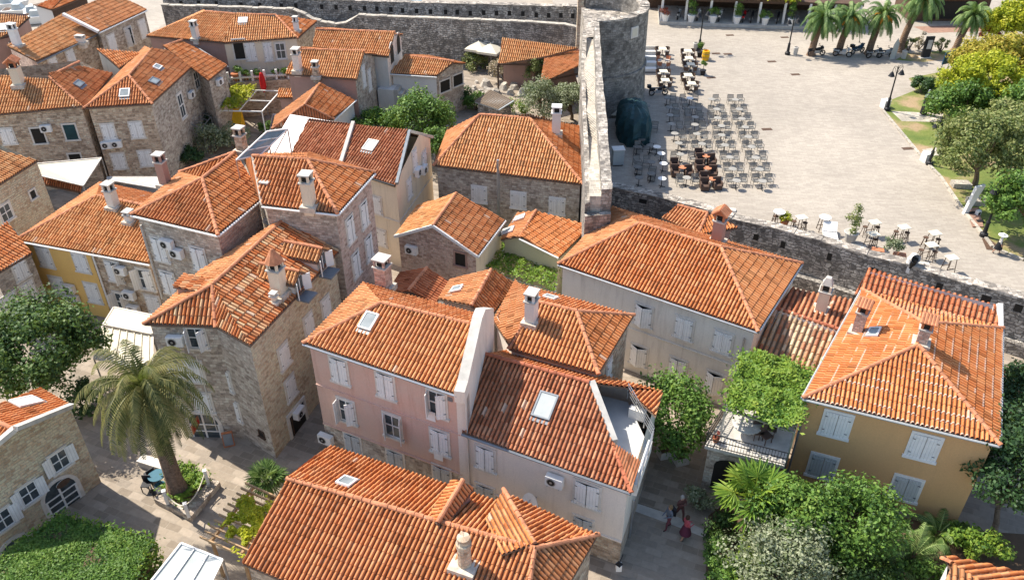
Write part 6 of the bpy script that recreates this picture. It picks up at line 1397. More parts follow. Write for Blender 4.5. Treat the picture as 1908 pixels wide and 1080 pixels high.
t_ = thing('storage_cabinet', 'small pale cabinet against the foot of the rampart', 'cabinet', tuple(G(1150, 306, ZP)), .1); m = MB(); m.box((0, 0, .1), (.9, .7, 1.3), 'pglass'); m.box((0, 0, 1.4), (1.0, .8, .06), 'white'); m.box((0, 0, 0), (.8, .6, .1), 'black'); mo('cabinet', m, t_)
# barrier rope line across the chairs
r = thing('rope_barrier', 'thin rope barrier on slim posts crossing the shaded terrace', 'barrier', tuple(G(1180, 300, ZP))); m = MB()
L = [G(1180 + x / 6.353, 200 + y / 6.353, ZP) for x, y in ((0, 600), (180, 605), (350, 610), (560, 620), (730, 622))]; o_ = Vector(r.location)
for a, e in zip(L, L[1:]): m.bar(V3(a) - o_ + Z3 * .8, V3(e) - o_ + Z3 * .8, .03, 'black')
mo('rope', m, r); 
for a in L: m = MB(); m.bar(V3(a) - o_, V3(a) - o_ + Z3 * .85, .04, 'black'); mo('post', m, r)
# motorbikes and scooters
def motorbike(label, loc, rz, col='black', cat='motorbike', s=1.0, group=None, name='motorbike'):
    r = thing(name, label, cat, tuple(loc), rz, group); r.scale = (s, s, s)
    for x in (-.68, .7):
        m = MB(); R, w_ = .31, .055; N = 16
        for k in range(N):
            a, e = 2 * math.pi * k / N, 2 * math.pi * (k + 1) / N; P = lambda rr, t, y: (x + rr * math.cos(t), y, .31 + rr * math.sin(t))
            for y0, y1, r0, r1 in ((-w_, w_, R, R), (w_, w_, R, R * .68), (-w_, -w_, R * .68, R), (w_, -w_, R * .68, R * .68)): m.face([P(r0, a, y0), P(r0, e, y0), P(r1, e, y1), P(r1, a, y1)], 'seat')
        for k in range(5): a = k * 1.2566; m.bar((x, 0, .31), (x + .21 * math.cos(a), 0, .31 + .21 * math.sin(a)), .03, 'metal')
        mo('wheel', m, r)
    m = MB(); m.hexa([(-.3, -.14, .3), (.3, -.14, .3), (.3, .14, .3), (-.3, .14, .3)], [(-.25, -.12, .6), (.38, -.12, .62), (.38, .12, .62), (-.25, .12, .6)], 'metal'); m.hexa([(-.1, -.13, .6), (.4, -.15, .62), (.4, .15, .62), (-.1, .13, .6)], [(-.05, -.1, .82), (.34, -.11, .9), (.34, .11, .9), (-.05, .1, .82)], col)
    m.hexa([(-.95, -.1, .62), (-.35, -.13, .55), (-.35, .13, .55), (-.95, .1, .62)], [(-1.0, -.07, .82), (-.35, -.1, .74), (-.35, .1, .74), (-1.0, .07, .82)], col); m.bar((.42, 0, .9), (.7, 0, .31), .09, col); m.bar((-.2, 0, .4), (-.68, 0, .31), .09, 'metal'); m.hexa([(.42, -.15, .7), (.72, -.12, .74), (.72, .12, .74), (.42, .15, .7)], [(.4, -.14, 1.0), (.58, -.09, 1.08), (.58, .09, 1.08), (.4, .14, 1.0)], col); m.tube([(-.3, .16, .36), (-.95, .18, .5)], [.05, .06], 'metal', 7); mo('body', m, r)
    m = MB(); m.hexa([(-.85, -.13, .74), (0, -.12, .76), (0, .12, .76), (-.85, .13, .74)], [(-.85, -.11, .86), (-.05, -.1, .83), (-.05, .1, .83), (-.85, .11, .86)], 'seat'); mo('saddle', m, r)
    m = MB(); m.tube([(.28, -.36, 1.02), (.4, -.1, 1.02), (.4, .1, 1.02), (.28, .36, 1.02)], .025, 'black', 6); m.box((.36, -.36, 1.1), (.04, .13, .09), 'black'); m.box((.36, .36, 1.1), (.04, .13, .09), 'black'); m.bar((.4, -.2, 1.02), (.36, -.34, 1.12), .02, 'black'); m.bar((.4, .2, 1.02), (.36, .34, 1.12), .02, 'black'); mo('handlebar', m, r)
    m = MB(); m.box((.7, 0, .82), (.06, .18, .14), 'pglass'); mo('headlight', m, r)
    if name == 'scooter' or col == 'navy': m = MB(); m.box((-1.0, 0, .86), (.36, .4, .3), 'black'); mo('top_box', m, r)
    return r
motorbike('black motorbike parked under the leftmost palm of the row', G(1520, 104, ZP), .15)
motorbike('dark motorbike parked under the second palm, front of two', G(1568, 106, ZP), -.3, 'greywood'); motorbike('black touring motorbike with a top box behind the second palm', G(1597, 100, ZP), .5, 'navy')
motorbike('dark motorbike parked between third and fourth palm, left of two', G(1628, 108, ZP), .2, 'slate'); motorbike('dark motorbike parked by the pale banner, right of two', G(1648, 108, ZP), .1, 'greywood'); motorbike('red scooter partly hidden behind the fourth palm', G(1684, 88, ZP), 1.3, 'red', 'scooter', .9, None, 'scooter')
motorbike('dark scooter parked in the shade at the foot of the round tower', G(1226, 178, ZP), .1, 'black', 'scooter', .95, None, 'scooter')
# street lamps with two hanging lanterns
def lamp(label, x, y, hgt, rz=.4, single=False):
    r = thing('street_lamp', label, 'street lamp', tuple(G(x, y, ZP)), rz, 'iron street lamps on the plaza'); m = MB(); m.lathe((0, 0, 0), [(.28, 0), (.28, .25), (.16, .35), (.13, 1.1), (.16, 1.15), (.075, 1.3), (.055, hgt), (.02, hgt + .35)], 'black', 10); mo('post', m, r)
    for s in (-1, 1):
        m = MB(); m.tube([(0, 0, hgt - .15), (s * .18, 0, hgt + .25), (s * .45, 0, hgt + .3), (s * .58, 0, hgt + .05), (s * .58, 0, hgt - .15)], .025, 'black', 6); m.tube([(s * .04, 0, hgt - .5), (s * .3, 0, hgt + .05), (s * .5, 0, hgt + .2)], .018, 'black', 5); mo('bracket', m, r); m = MB(); m.lathe((s * .58, 0, hgt - .6), [(.3, 0), (.22, .12), (.14, .3), (.05, .42), (0, .46)], 'black', 10); m.lathe((s * .58, 0, hgt - .72), [(0, 0), (.14, .05), (.2, .13)], 'pglass', 10); mo('lantern', m, r)
    return r
lamp('double iron street lamp on a white block beside the lawn with the bust', 1652, 206, 4.0); lamp('double iron street lamp on a white block beside the sandy lawn corner', 1731, 307, 4.0); lamp('double iron street lamp by the wet patch at the right edge', 1832, 440, 4.2); lamp('double iron street lamp near the plant pots at the far edge of the plaza', 1302, 95, 4.4); lamp('double iron street lamp left of the row of palms', 1467, 102, 4.0)
for x, y, lb in ((1648, 200, 'white bollard block at the lamp beside the lawn with the bust'), (1724, 300, 'white bollard block at the lamp beside the sandy lawn corner')):
    r = thing('stone_block', lb, 'stone block', tuple(G(x, y, ZP)), .4); m = MB(); m.prism([(-.35, -.3), (.3, -.35), (.36, .3), (-.3, .34)], 0, .75, 'white'); mo('block', m, r)
# plant pots by the lamp
def potted(label, x, y, z=ZP, kind='ball', pot='pot', s=1.0, leaf='l_mid', group=None):
    r = thing('potted_plant', label, 'potted plant', tuple(G(x, y, z)), 0, group); m = MB(); m.lathe((0, 0, 0), [(.2 * s, 0), (.3 * s, .5 * s), (.33 * s, .52 * s), (.3 * s, .56 * s), (0, .5 * s)], pot, 12); mo('pot', m, r)
    if kind == 'ball': m = MB(); m.tube([(0, 0, .4), (0, 0, 1.1 * s)], .03, 'bark', 5); mo('stem', m, r); P, N, K, _ = crown_points((0, 0, 1.25 * s), (.32 * s, .32 * s, .3 * s), 10, 50, .6, -1)
    elif kind == 'tall': P, N, K, _ = crown_points((0, 0, 1.2 * s), (.35 * s, .35 * s, .8 * s), 14, 50, .6, -1)
    else: P, N, K, _ = crown_points((0, 0, .75 * s), (.5 * s, .5 * s, .4 * s), 10, 60, .5, -.2)
    put('foliage', leaf_mesh('foliage', P, N, .13 * max(1, s * .8), leaf, clump=K), r); return r
potted('clipped ball plant in a dark pot near the far lamp, upper of two', 1303, 106, kind='ball', pot='black'); potted('clipped ball plant in a dark pot near the cafe tables', 1309, 140, kind='ball', pot='black'); potted('small dark pot with a bush at the far lamp', 1306, 92, kind='bush', pot='black', leaf='l_olive', s=.7)
r = thing('litter_bin', 'orange-brown barrel bin near the far lamp', 'bin', tuple(G(1314, 112, ZP))); m = MB(); m.lathe((0, 0, 0), [(.33, 0), (.42, .5), (.38, 1.0), (.3, 1.02), (.3, .8), (0, .8)], 'yellowc', 12); mo('barrel', m, r); m = MB(); m.lathe((0, 0, .3), [(.42, 0), (.43, .06)], 'wood', 12); m.lathe((0, 0, .7), [(.42, 0), (.41, .06)], 'wood', 12); mo('hoop', m, r)
for x, y, lb in ((1295, 94, 'grey litter bin beside the far lamp'), (1481, 102, 'grey litter bin right of the lamp by the palms'), (1683, 109, 'white litter bin in the bed with the information board')):
    r = thing('litter_bin', lb, 'bin', tuple(G(x, y, ZP))); m = MB(); m.lathe((0, 0, 0), [(.24, 0), (.28, .8), (.22, .85), (.2, .6), (0, .6)], 'concrete', 10); mo('bin', m, r)
# row of palms
ph = palm_fronds(46, 3.0, 1.35, 'l_palmg', .55, 24, (-.55, 1.4), 1.1)
def palm(label, x, y, h_, s, lean, dates, tx=None, ty=None):
    b_ = G(x, y, ZP); t = thing('date_palm', label, 'palm tree', tuple(b_), random.random() * 6, 'palms along the far edge of the plaza'); t.rotation_euler = (0, 0, 0)
    put('trunk', palm_trunk(h_, .38, .3, lean), t); o = put('crown', ph, t); o.location = (lean[0], lean[1], h_); o.rotation_euler = (0, 0, random.random() * 6); o.scale = (s, s, s)
    if dates:
        m = MB()
        for k in range(9):
            a = k * .7; c = (lean[0] + .75 * math.cos(a), lean[1] + .75 * math.sin(a), h_ - .1 + .15 * math.sin(k * 2.)); m.tube([(lean[0], lean[1], h_ + .2), c, (c[0] * 1.0 + .25 * math.cos(a), c[1] + .25 * math.sin(a), c[2] - .5)], [.05, .16, .1], 'dates', 6)
        mo('date_clusters', m, t)
    return t
palm('date palm without fruit, leftmost of the row over the motorbikes', 1511, 103, 3.9, .95, (.6, .2), 0); palm('date palm with orange fruit between the two groups of motorbikes', 1562, 100, 3.8, .9, (.6, .2), 1); palm('date palm with orange fruit and a mossy trunk foot', 1618, 101, 4.1, .9, (.7, .2), 1); palm('tallest date palm with orange fruit beside the pale banner', 1676, 96, 5.5, 1.0, (1.2, .2), 1); palm('lone date palm with slender trunk behind the information board', 1780, 95, 3.8, .85, (.9, .2), 0)
# planting bed with board, banner and signs
sheet('bed', [G(*v, ZP)[:2] for v in ((1668, 112), (1690, 100), (1790, 92), (1830, 100), (1790, 108), (1720, 116))], ZP + .012, 'lawn')
r = thing('information_board', 'dark information board with a pale panel in the planting bed', 'board', tuple(G(1723, 108, ZP)), .1); m = MB(); m.hexa([(-.45, -.12, .1), (.45, -.12, .1), (.45, .12, .1), (-.45, .12, .1)], [(-.42, -.08, 2.3), (.48, -.08, 2.3), (.48, .1, 2.3), (-.42, .1, 2.3)], 'black'); m.box((0, 0, 0), (1.2, .6, .1), 'concrete'); mo('board', m, r); m = MB(); m.box((.05, -.13, 1.0), (.5, .05, .95), 'concrete'); mo('panel', m, r)
r = thing('feather_banner', 'pale translucent banner standing beside the tallest palm', 'banner', tuple(G(1662, 112, ZP)), .5); m = MB(); m.face([(-.5, 0, .1), (.55, .1, 0), (.65, .1, 1.6), (.2, .05, 2.3), (-.3, 0, 1.7)], 'pglass'); m.face([(-.3, .02, 1.7), (.2, .07, 2.3), (.65, .12, 1.6), (.55, .12, 0), (-.5, .02, .1)], 'pglass'); mo('cloth', m, r); m = MB(); m.bar((.6, .11, 0), (.66, .11, 1.8), .04, 'metal'); mo('pole', m, r)
r = thing('parking_sign', 'dark blue sign board with a white symbol on two legs beside the yellow trees', 'sign', tuple(G(1757, 137, ZP)), .45); m = MB(); m.bar((-.5, 0, 0), (-.42, 0, 1.9), .06, 'metal'); m.bar((.42, 0, 0), (.5, 0, 1.9), .06, 'metal'); mo('leg', m, r); m = MB(); m.obox((-.6, -.04, 1.0), (1.25, 0, 0), (0, .08, 0), (.12, 0, 1.3), 'navy'); mo('panel', m, r); m = MB()
for a, e in (((-.2, 1.95), (.05, 2.1)), ((.05, 2.1), (.25, 1.95)), ((.25, 1.95), (.2, 1.75)), ((.2, 1.75), (-.15, 1.4)), ((-.15, 1.4), (.25, 1.4))): m.bar((a[0] + .05, -.06, a[1]), (e[0] + .05, -.06, e[1]), .05, 'white', .09)
mo('symbol', m, r)
for x, y, m_, lb in ((1692, 95, 'l_olive', 'thin shrub left of the information board'), (1712, 92, 'l_dry', 'dry thin shrub behind the information board'), (1752, 98, 'l_olive', 'upright green shrub right of the information board')): bush('bush', lb, G(x, y, ZP), (.9, .6, 1.1), m_, 10, 50, .2)
# far building with the vine-covered portico
p0, p1 = G(1228, 46, ZP), G(1602, 60, ZP); r = thing('portico', 'long portico with pale posts under a yellow-green vine roof at the far edge', 'portico', tuple(p0)); d_ = V3(p1 - p0); n_ = Vector((-d_.y, d_.x, 0)).normalized(); m = MB(); o_ = Vector((0, 0, 0))
m.obox(o_, d_, n_ * 7, Z3 * .35, 'concrete'); mo('platform', m, r); m = MB(); m.obox(o_ + n_ * 6.5 - d_ * .12, d_ * 1.12, n_ * .3, Z3 * 4.2, 'dwood'); mo('back_wall', m, r)
for k in range(9): m = MB(); m.bar(d_ * (k / 8 * .98 + .01) + n_ * .9 + Z3 * .35, d_ * (k / 8 * .98 + .01) + n_ * .9 + Z3 * 2.75, .24, 'white'); mo('post', m, r)
m = MB(); m.obox(n_ * .8 - d_ * .08 + Z3 * 2.6, d_ * 1.08, n_ * .2, Z3 * .2, 'dwood'); m.obox(n_ * .8 - d_ * .08 + Z3 * 2.8, d_ * 1.08, n_ * 5.8, Z3 * .12, 'dwood'); mo('roof', m, r)
q = [p0 + np.array(d_ * a + n_ * b_) for a, b_ in ((-.03, .3), (.7, .3), (.7, 6), (-.03, 6))]; v = vine_points([w_[:2] for w_ in q], ZP + 2.75, ZP + 3.9, 6500); put('vine', leaf_mesh('vine', v[:, :3] - np.array(r.location), np.tile([0, -.3, 1.], (len(v), 1)), .42, 'l_yellow', clump=v[:, 3]), r)
for i, k in enumerate((.03, .16, .27, .39, .53, .66, .77, .88, .97)):
    p = p0 + np.array(d_ * k + n_ * .35); r2 = potted('big white urn planter at the front edge of the portico', 0, 0, pot='white', kind='tall' if i % 2 else 'bush', s=1.5, leaf=('l_red' if i == 0 else 'l_mid'), group='white urn planters along the portico'); r2.location = (p[0], p[1], ZP + .35)
for i, (k, c, lb) in enumerate(((.1, 'greywood', 'dark grey motorbike at the left end of the portico'), (.2, 'white', 'white motorbike left of the centre of the portico'), (.31, 'white', 'white scooter in the middle of the portico'), (.43, 'red', 'red motorbike in the shade of the portico'), (.47, 'black', 'black motorbike next to the red one in the portico'), (.6, 'black', 'black motorbike at the right part of the portico'))):
    p = p0 + np.array(d_ * k + n_ * 1.4); motorbike(lb, (p[0], p[1], ZP + .35), 1.2, c)
r = thing('kiosk', 'dark kiosk with a pale flat roof behind the palms', 'kiosk', tuple(G(1768, 42, ZP)), 0); m = MB(); m.box((0, 3, 0), (9, 5, 3), 'dwood'); mo('wall', m, r); m = MB(); m.box((0, 2.6, 3), (10, 6.4, .25), 'white'); mo('roof', m, r); m = MB(); m.box((0, .45, .3), (6, .1, 2.0), 'dark'); mo('opening', m, r)
sheet('red_pavement', [G(*v, ZP)[:2] for v in ((1702, 50), (1730, 62), (1850, 58), (1850, 46))], ZP + .008, 'terr')
# garden on the right
gpx = [(1693, 146), (1706, 168), (1656, 188), (1645, 207), (1727, 305), (1752, 330), (1800, 400), (1832, 438), (1850, 462), (1908, 486), (2060, 520), (2060, 100), (1800, 125)]
sheet('lawn', [G(*v, ZP)[:2] for v in gpx], ZP + .01, 'lawn')
sheet('slab_path', [G(*v, ZP)[:2] for v in ((1660, 207), (1758, 212), (1752, 228), (1680, 226))], ZP + .016, 's_forttop'); sheet('slab_path', [G(*v, ZP)[:2] for v in ((1718, 279), (1760, 272), (1762, 285), (1730, 298))], ZP + .016, 's_forttop')
sheet('wet_patch', [G(*v, ZP)[:2] for v in ((1829, 444), (1844, 446), (1856, 455), (1850, 466), (1838, 465))], ZP + .02, 'dwood')
kb = MB(); K = [G(*v, ZP) for v in gpx[3:11]]
for a, e in zip(K, K[1:]):
    L = np.linalg.norm(e - a); k_ = max(1, int(L / .9))
    for i in range(k_): p, q = a + (e - a) * (i / k_), a + (e - a) * ((i + .93) / k_); kb.bar((p[0], p[1], ZP + .06), (q[0], q[1], ZP + .06), .22, 's_forttop', .14)
o = kb.build('kerb', loc=tuple(K[0])); o['kind'] = 'structure'
r = thing('bust', 'dark bust on a tall slim pedestal at the edge of the lawn', 'statue', tuple(G(1720, 213, ZP)), .2); m = MB(); m.hexa([(-.24, -.22, 0), (.24, -.22, 0), (.24, .22, 0), (-.24, .22, 0)], [(-.2, -.18, 1.5), (.2, -.18, 1.5), (.2, .18, 1.5), (-.2, .18, 1.5)], 'black'); m.box((0, 0, 1.5), (.5, .46, .08), 'black'); mo('pedestal', m, r); m = MB(); m.lathe((0, 0, 1.58), [(.16, 0), (.3, .12), (.27, .26), (.1, .34), (.085, .42), (.13, .5), (.15, .62), (.12, .74), (.05, .8), (0, .81)], 'slate', 12); m.box((0, -.14, 2.12), (.04, .06, .07), 'slate'); mo('head', m, r)
for x, y, lb in ((1789, 348, 'pale stone bench block under the olive-green tree, farther one'), (1818, 380, 'pale stone bench block beside the white panel')):
    r = thing('stone_bench', lb, 'bench', tuple(G(x, y, ZP)), -.1); m = MB(); m.prism([(-.65, -.35), (.7, -.4), (.6, .4), (-.7, .35)], 0, .42, 's_forttop'); mo('block', m, r)
r = thing('leaning_panel', 'tall white slanted panel on a brown plinth beside the stone benches', 'panel', tuple(G(1797, 398, ZP)), .3); m = MB(); m.hexa([(-.15, -.12, 0), (.2, -.12, 0), (.2, .12, 0), (-.15, .12, 0)], [(.2, -.12, 2.2), (.95, -.12, 2.3), (.95, .12, 2.3), (.2, .12, 2.2)], 'white'); mo('panel', m, r)
r = thing('brown_plinth', 'low brown plinth with dark slots at the garden edge', 'plinth', tuple(G(1815, 405, ZP)), 0); P = [G(*v, ZP) - G(1815, 405, ZP) for v in ((1800, 392), (1822, 388), (1832, 424), (1812, 424))]; m = MB(); m.prism([p[:2] for p in P], 0, .1, 'terr'); mo('slab', m, r); m = MB(); m.box((.1, -.7, .1), (.5, .3, .04), 'black'); m.box((.1, .5, .1), (.5, .3, .04), 'black'); mo('slot', m, r)
r = thing('floor_light', 'small white box light on the lawn by the brown plinth', 'light', tuple(G(1818, 402, ZP)), .4); m = MB(); m.box((.15, 0, .02), (.35, .25, .4), 'white'); m.box((.15, -.13, .12), (.22, .02, .2), 'dark'); mo('box', m, r)
GT = lambda lb, bx, by, cx, cy, cz, R, m, **k: tree('garden_tree', lb, G(bx, by, ZP), G(cx, cy, ZP + cz), R, m, group='trees of the plaza garden', **k)
GT('big yellow-green tree spreading over the lawn with the bust', 1850, 175, 1838, 150, 3.2, (4.6, 3.6, 2.7), 'l_yellow', nc=120, per=100, leaf=.28, cr=.24); GT('yellowing tree at the right edge with autumn-coloured leaves', 1890, 140, 1880, 110, 3.6, (3.4, 3.0, 2.6), 'l_autumn', nc=80, per=110, cr=.27, leaf=.32); GT('autumn-coloured tree behind the parking sign', 1820, 125, 1822, 108, 2.6, (2.9, 2.2, 2.2), 'l_autumn', nc=50, per=130, leaf=.3)
GT('dark green tree below the yellow tree', 1800, 225, 1800, 192, 2.0, (3.6, 2.2, 2.2), 'l_mid', nc=60, per=150, leaf=.28); GT('broad olive-green tree with a bare trunk beside the stone bench', 1816, 345, 1832, 272, 4.2, (3.9, 3.4, 2.8), 'l_olive', nc=110, per=100, leaf=.26, cr=.26, trunk=.2); GT('olive-green tree cut by the right edge', 1905, 330, 1900, 260, 3.6, (2.8, 3.0, 2.6), 'l_olive', nc=90, per=100, leaf=.26, cr=.27); GT('dark green tree cut by the right edge above the lamp', 1925, 430, 1905, 372, 3.2, (2.0, 2.2, 2.6), 'l_mid', nc=45, per=150, leaf=.28)
GT('dark leafy tree filling the right edge between the autumn tree and the olive-green trees', 1930, 250, 1915, 195, 2.6, (2.6, 2.4, 2.6), 'l_mid', nc=60, per=130, leaf=.28, cr=.3); GT('small olive tree between the yellow tree and the olive-green trees', 1870, 265, 1872, 225, 2.2, (2.4, 1.8, 2.0), 'l_olive', nc=50, per=120, leaf=.26, cr=.3); GT('clipped bright yellow-green tree in the top right corner', 1890, 70, 1885, 38, 3.4, (3.2, 2.6, 2.4), 'l_yellow', nc=90, per=150, leaf=.3, cr=.28); GT('dark red-leaved small tree behind the autumn trees', 1845, 68, 1845, 60, 1.6, (1.4, 1.0, 1.2), 'l_red', nc=16, per=60, leaf=.3)
bush('bush', 'round dark green bush on the lawn with the bust', G(1716, 172, ZP), (1.3, 1.0, .95), 'l_dark', 20, 130, .2)
for x, y in ((1700, 12), (1860, 10), (1800, 6)): pass
# bar stools and tables along the fortress wall
def W_(px, py): return G(1300 + px / 2.7, 340 + py / 2.7, ZP)
def bartable(label, group, rnd=False):
    r = thing('bar_table', label, 'table', (0, 0, 0), 0, group); m = MB()
    if rnd: m.lathe((0, 0, 0), [(.02, 1.06), (.42, 1.06), (.42, 1.1), (0, 1.1)], 'white', 18)
    else: m.box((0, 0, 1.06), (.75, .62, .05), 'canvas')
    mo('table_top', m, r)
    for sx in (-1, 1):
        for sy in (-1, 1): m = MB(); m.bar((sx * .25, sy * .2, 1.06), (sx * .34, sy * .28, 0), .045, 'dwood'); mo('leg', m, r)
    m = MB(); m.box((0, -.25, .3), (.6, .03, .04), 'dwood'); m.box((0, .25, .3), (.6, .03, .04), 'dwood'); mo('stretcher', m, r); return r
def stool(label, group):
    r = thing('bar_stool', label, 'stool', (0, 0, 0), 0, group); m = MB(); m.lathe((0, 0, 0), [(.0, .74), (.18, .74), (.18, .78), (0, .79)], 'dwood', 12); mo('seat', m, r)
    for k in range(4): a = k * 1.57 + .78; m = MB(); m.bar((.1 * math.cos(a), .1 * math.sin(a), .75), (.23 * math.cos(a), .23 * math.sin(a), 0), .035, 'dwood'); mo('leg', m, r)
    return r
bt = [(508, 240), (872, 265), (865, 325), (1018, 290), (1172, 320), (1155, 380), (1255, 445)]
scatter(bartable('square pale-topped bar table with splayed dark legs along the fortress wall', 'square bar tables along the fortress wall'), [(W_(*p), .25) for p in bt])
o = bartable('round white bar table at the left end of the bar row', None, True); o.location = W_(398, 212); o = bartable('round white bar table behind the white sunbed', None, True); o.location = W_(626, 240)
st = [(385, 215), (475, 240), (530, 248), (830, 268), (892, 270), (985, 292), (1040, 298), (1133, 322), (1195, 332), (1110, 385), (1178, 395), (882, 332)]
scatter(stool('dark wooden bar stool beside a square bar table', 'bar stools along the fortress wall'), [(W_(*p), random.random()) for p in st])
potted('yellow-green round bush in a pot beside the round bar table', 0, 0, kind='bush', leaf='l_yellow', s=1.0).location = W_(432, 222); potted('tall dark shrub in a box behind the fortress wall', 0, 0, kind='tall', s=1.6, pot='concrete', leaf='l_olive').location = W_(762, 300)
r = thing('orange_planter', 'two orange planter boxes with a pale bush behind the fortress wall', 'planter', tuple(W_(955, 372)), -.3); m = MB(); m.box((-.7, .1, 0), (.8, .5, .4), 'orange'); mo('box', m, r); m = MB(); m.box((.7, -.1, 0), (.8, .5, .4), 'orange'); mo('box', m, r); P, N, K, _ = crown_points((.1, 0, .9), (.9, .6, .6), 16, 60, .45, -.2); put('foliage', leaf_mesh('foliage', P, N, .15, 'l_silver'), r)
r = thing('sunbed', 'white covered sunbed standing behind the fortress wall', 'sunbed', tuple(W_(662, 290)), -.2); m = MB(); m.box((0, 0, .25), (.95, 1.9, .16), 'white'); mo('mattress', m, r); m = MB(); m.obox((-.48, .5, .4), (.96, 0, 0), (0, .55, .5), (0, -.06, .08), 'white'); mo('backrest', m, r); m = MB(); [m.box((sx, sy, 0), (.06, .06, .25), 'metal') for sx in (-.4, .4) for sy in (-.85, .85)]; mo('legs', m, r)
for px, lb in (((808, 325), 'low white board lying beside the tall shrub'), ((1125, 412), 'low white board lying on the paving by the last bar tables'), ((158, 140), 'small white board lying on the paving above the rampart corner')):
    r = thing('white_board', lb, 'board', tuple(W_(*px)), -.25); m = MB(); m.box((0, 0, 0), (.95, .4, .12), 'white'); m.box((0, 0, .12), (.85, .3, .02), 'canvas'); mo('board', m, r)
r = thing('drain_pipe_cap', 'white curved vent pipe on top of the fortress wall', 'vent', tuple(W_(1075, 470))); r.location = tuple(DW[8] + np.array([.3, .1, 0])); m = MB(); m.tube([(0, 0, -.6), (0, 0, .3), (.05, -.12, .55), (.05, -.4, .6)], [.28, .28, .3, .32], 'white', 12, cap=False); m.tube([(0, 0, -.55), (.05, -.35, .56)], .2, 'dark', 10); mo('pipe', m, r)
# drain covers
dr = thing('drain_cover', 'small dark rectangular drain cover set in the plaza paving', 'drain cover', (0, 0, 0), 0, 'drain covers in the plaza'); m = MB(); m.box((0, 0, 0), (.9, .45, .02), 'dwood'); mo('cover', m, dr)
scatter(dr, [(G(x, y, ZP), .1) for x, y in ((1360, 66), (1438, 115), (1482, 139), (1334, 100), (1356, 101), (1325, 145), (1691, 277), (1429, 241), (1462, 70))])
# things on the town roofs and yards
def solar():
    q = [G(*v) for v in ((440, 298, 12.0), (487, 287, 12.0), (536, 240, 13.1), (497, 245, 13.1))]; r = thing('solar_panels', 'row of pale solar panels on a tilted rack above the tall stone houses', 'solar panels', tuple(q[0] * [1, 1, 0] + [0, 0, 11])); m = MB()
    P = [V3(p) for p in q]; n = (P[1] - P[0]).cross(P[3] - P[0]).normalized() * .08
    m.hexa([p - n for p in P], P, 'rglass'); m.build('panel', r); m = MB()
    for a, e in ((0, 1), (1, 2), (2, 3), (3, 0)): m.bar(P[a] + n * .3, P[e] + n * .3, .07, 'white')
    for u in (.33, .66): m.bar(P[0].lerp(P[3], u) + n * .4, P[1].lerp(P[2], u) + n * .4, .05, 'white')
    for p in P: m.bar(p, (p.x, p.y, 10.5), .06, 'metal')
    m.bar(P[2], P[3] - Z3 * 1.8, .05, 'metal'); m.build('rack', r)
solar()
r = thing('tube_pergola', 'white tubular pergola frame with yellowing vine in the upper yard', 'pergola', tuple(G(455, 235))); q = [G(*v, 3.0) for v in ((402, 206), (488, 208), (522, 170), (435, 167))]; m = MB()
for a, e in zip(q, q[1:] + q[:1]): m.bar(a, e, .09, 'white')
m.bar((q[0] + q[3]) / 2, (q[1] + q[2]) / 2, .08, 'white'); m.bar((q[0] + q[1]) / 2, (q[3] + q[2]) / 2, .08, 'white')
for p in q: m.bar((p[0], p[1], 0), tuple(p), .09, 'white')
m.build('frame', r); v = vine_points([q[0][:2], ((q[0] + q[1]) / 2)[:2], ((q[2] + q[3]) / 2)[:2], q[3][:2]], 3.0, 3.7, 2600); put('vine', leaf_mesh('vine', v[:, :3] - np.array(r.location), np.tile([0, 0, 1.], (len(v), 1)), .24, 'l_yellow', clump=v[:, 3]), r)
m = MB(); p = G(432, 228, 1.2); m.hexa([(p[0] - 1, p[1] - .6, .6), (p[0] + 1, p[1] - .6, .6), (p[0] + 1, p[1] + .8, .6), (p[0] - 1, p[1] + .8, .6)], [(p[0] - .9, p[1] - .2, 1.0), (p[0] + .9, p[1] - .2, 1.0), (p[0] + .9, p[1] + .7, 2.3), (p[0] - .9, p[1] + .7, 2.3)], 'yellowc'); 
r2 = thing('yellow_cover', 'bright yellow sheet hanging under the pergola vine', 'cover', tuple(p)); m.build('sheet', r2)
r = thing('metal_frame', 'bare grey tubular frame in the shaded yard of the big stone house', 'frame', tuple(G(370, 260))); m = MB(); q = [G(*v, 2.6) for v in ((345, 228), (376, 238), (393, 218), (372, 208))]
for a, e in zip(q, q[1:] + q[:1]): m.bar(a, e, .07, 'metal')
for u in (.33, .66): m.bar(q[0] + (q[3] - q[0]) * u, q[1] + (q[2] - q[1]) * u, .05, 'metal')
for p in q: m.bar((p[0], p[1], 0), tuple(p), .07, 'metal')
m.bar((q[0][0], q[0][1], .2), tuple(q[1]), .05, 'metal'); m.build('frame', r)
h_, A2, o_ = BALC; t_ = parasol(487, 120, 0, .3, 'closed red parasol in front of the plant-filled balcony', 'red', 8, None, 4.4, 'closed_parasol'); pp = A2[0] + (A2[1] - A2[0]) * .47 + o_ * .7; t_.location = (pp[0], pp[1], 0)
for c in t_.children:
    if c.name.startswith('canopy'):
        m = MB(); m.lathe((0, 0, 0), [(.05, 2.6), (.3, 3.1), (.28, 4.0), (.16, 4.55), (0, 4.7)], 'red', 10); c.data = m.mesh('canopy')
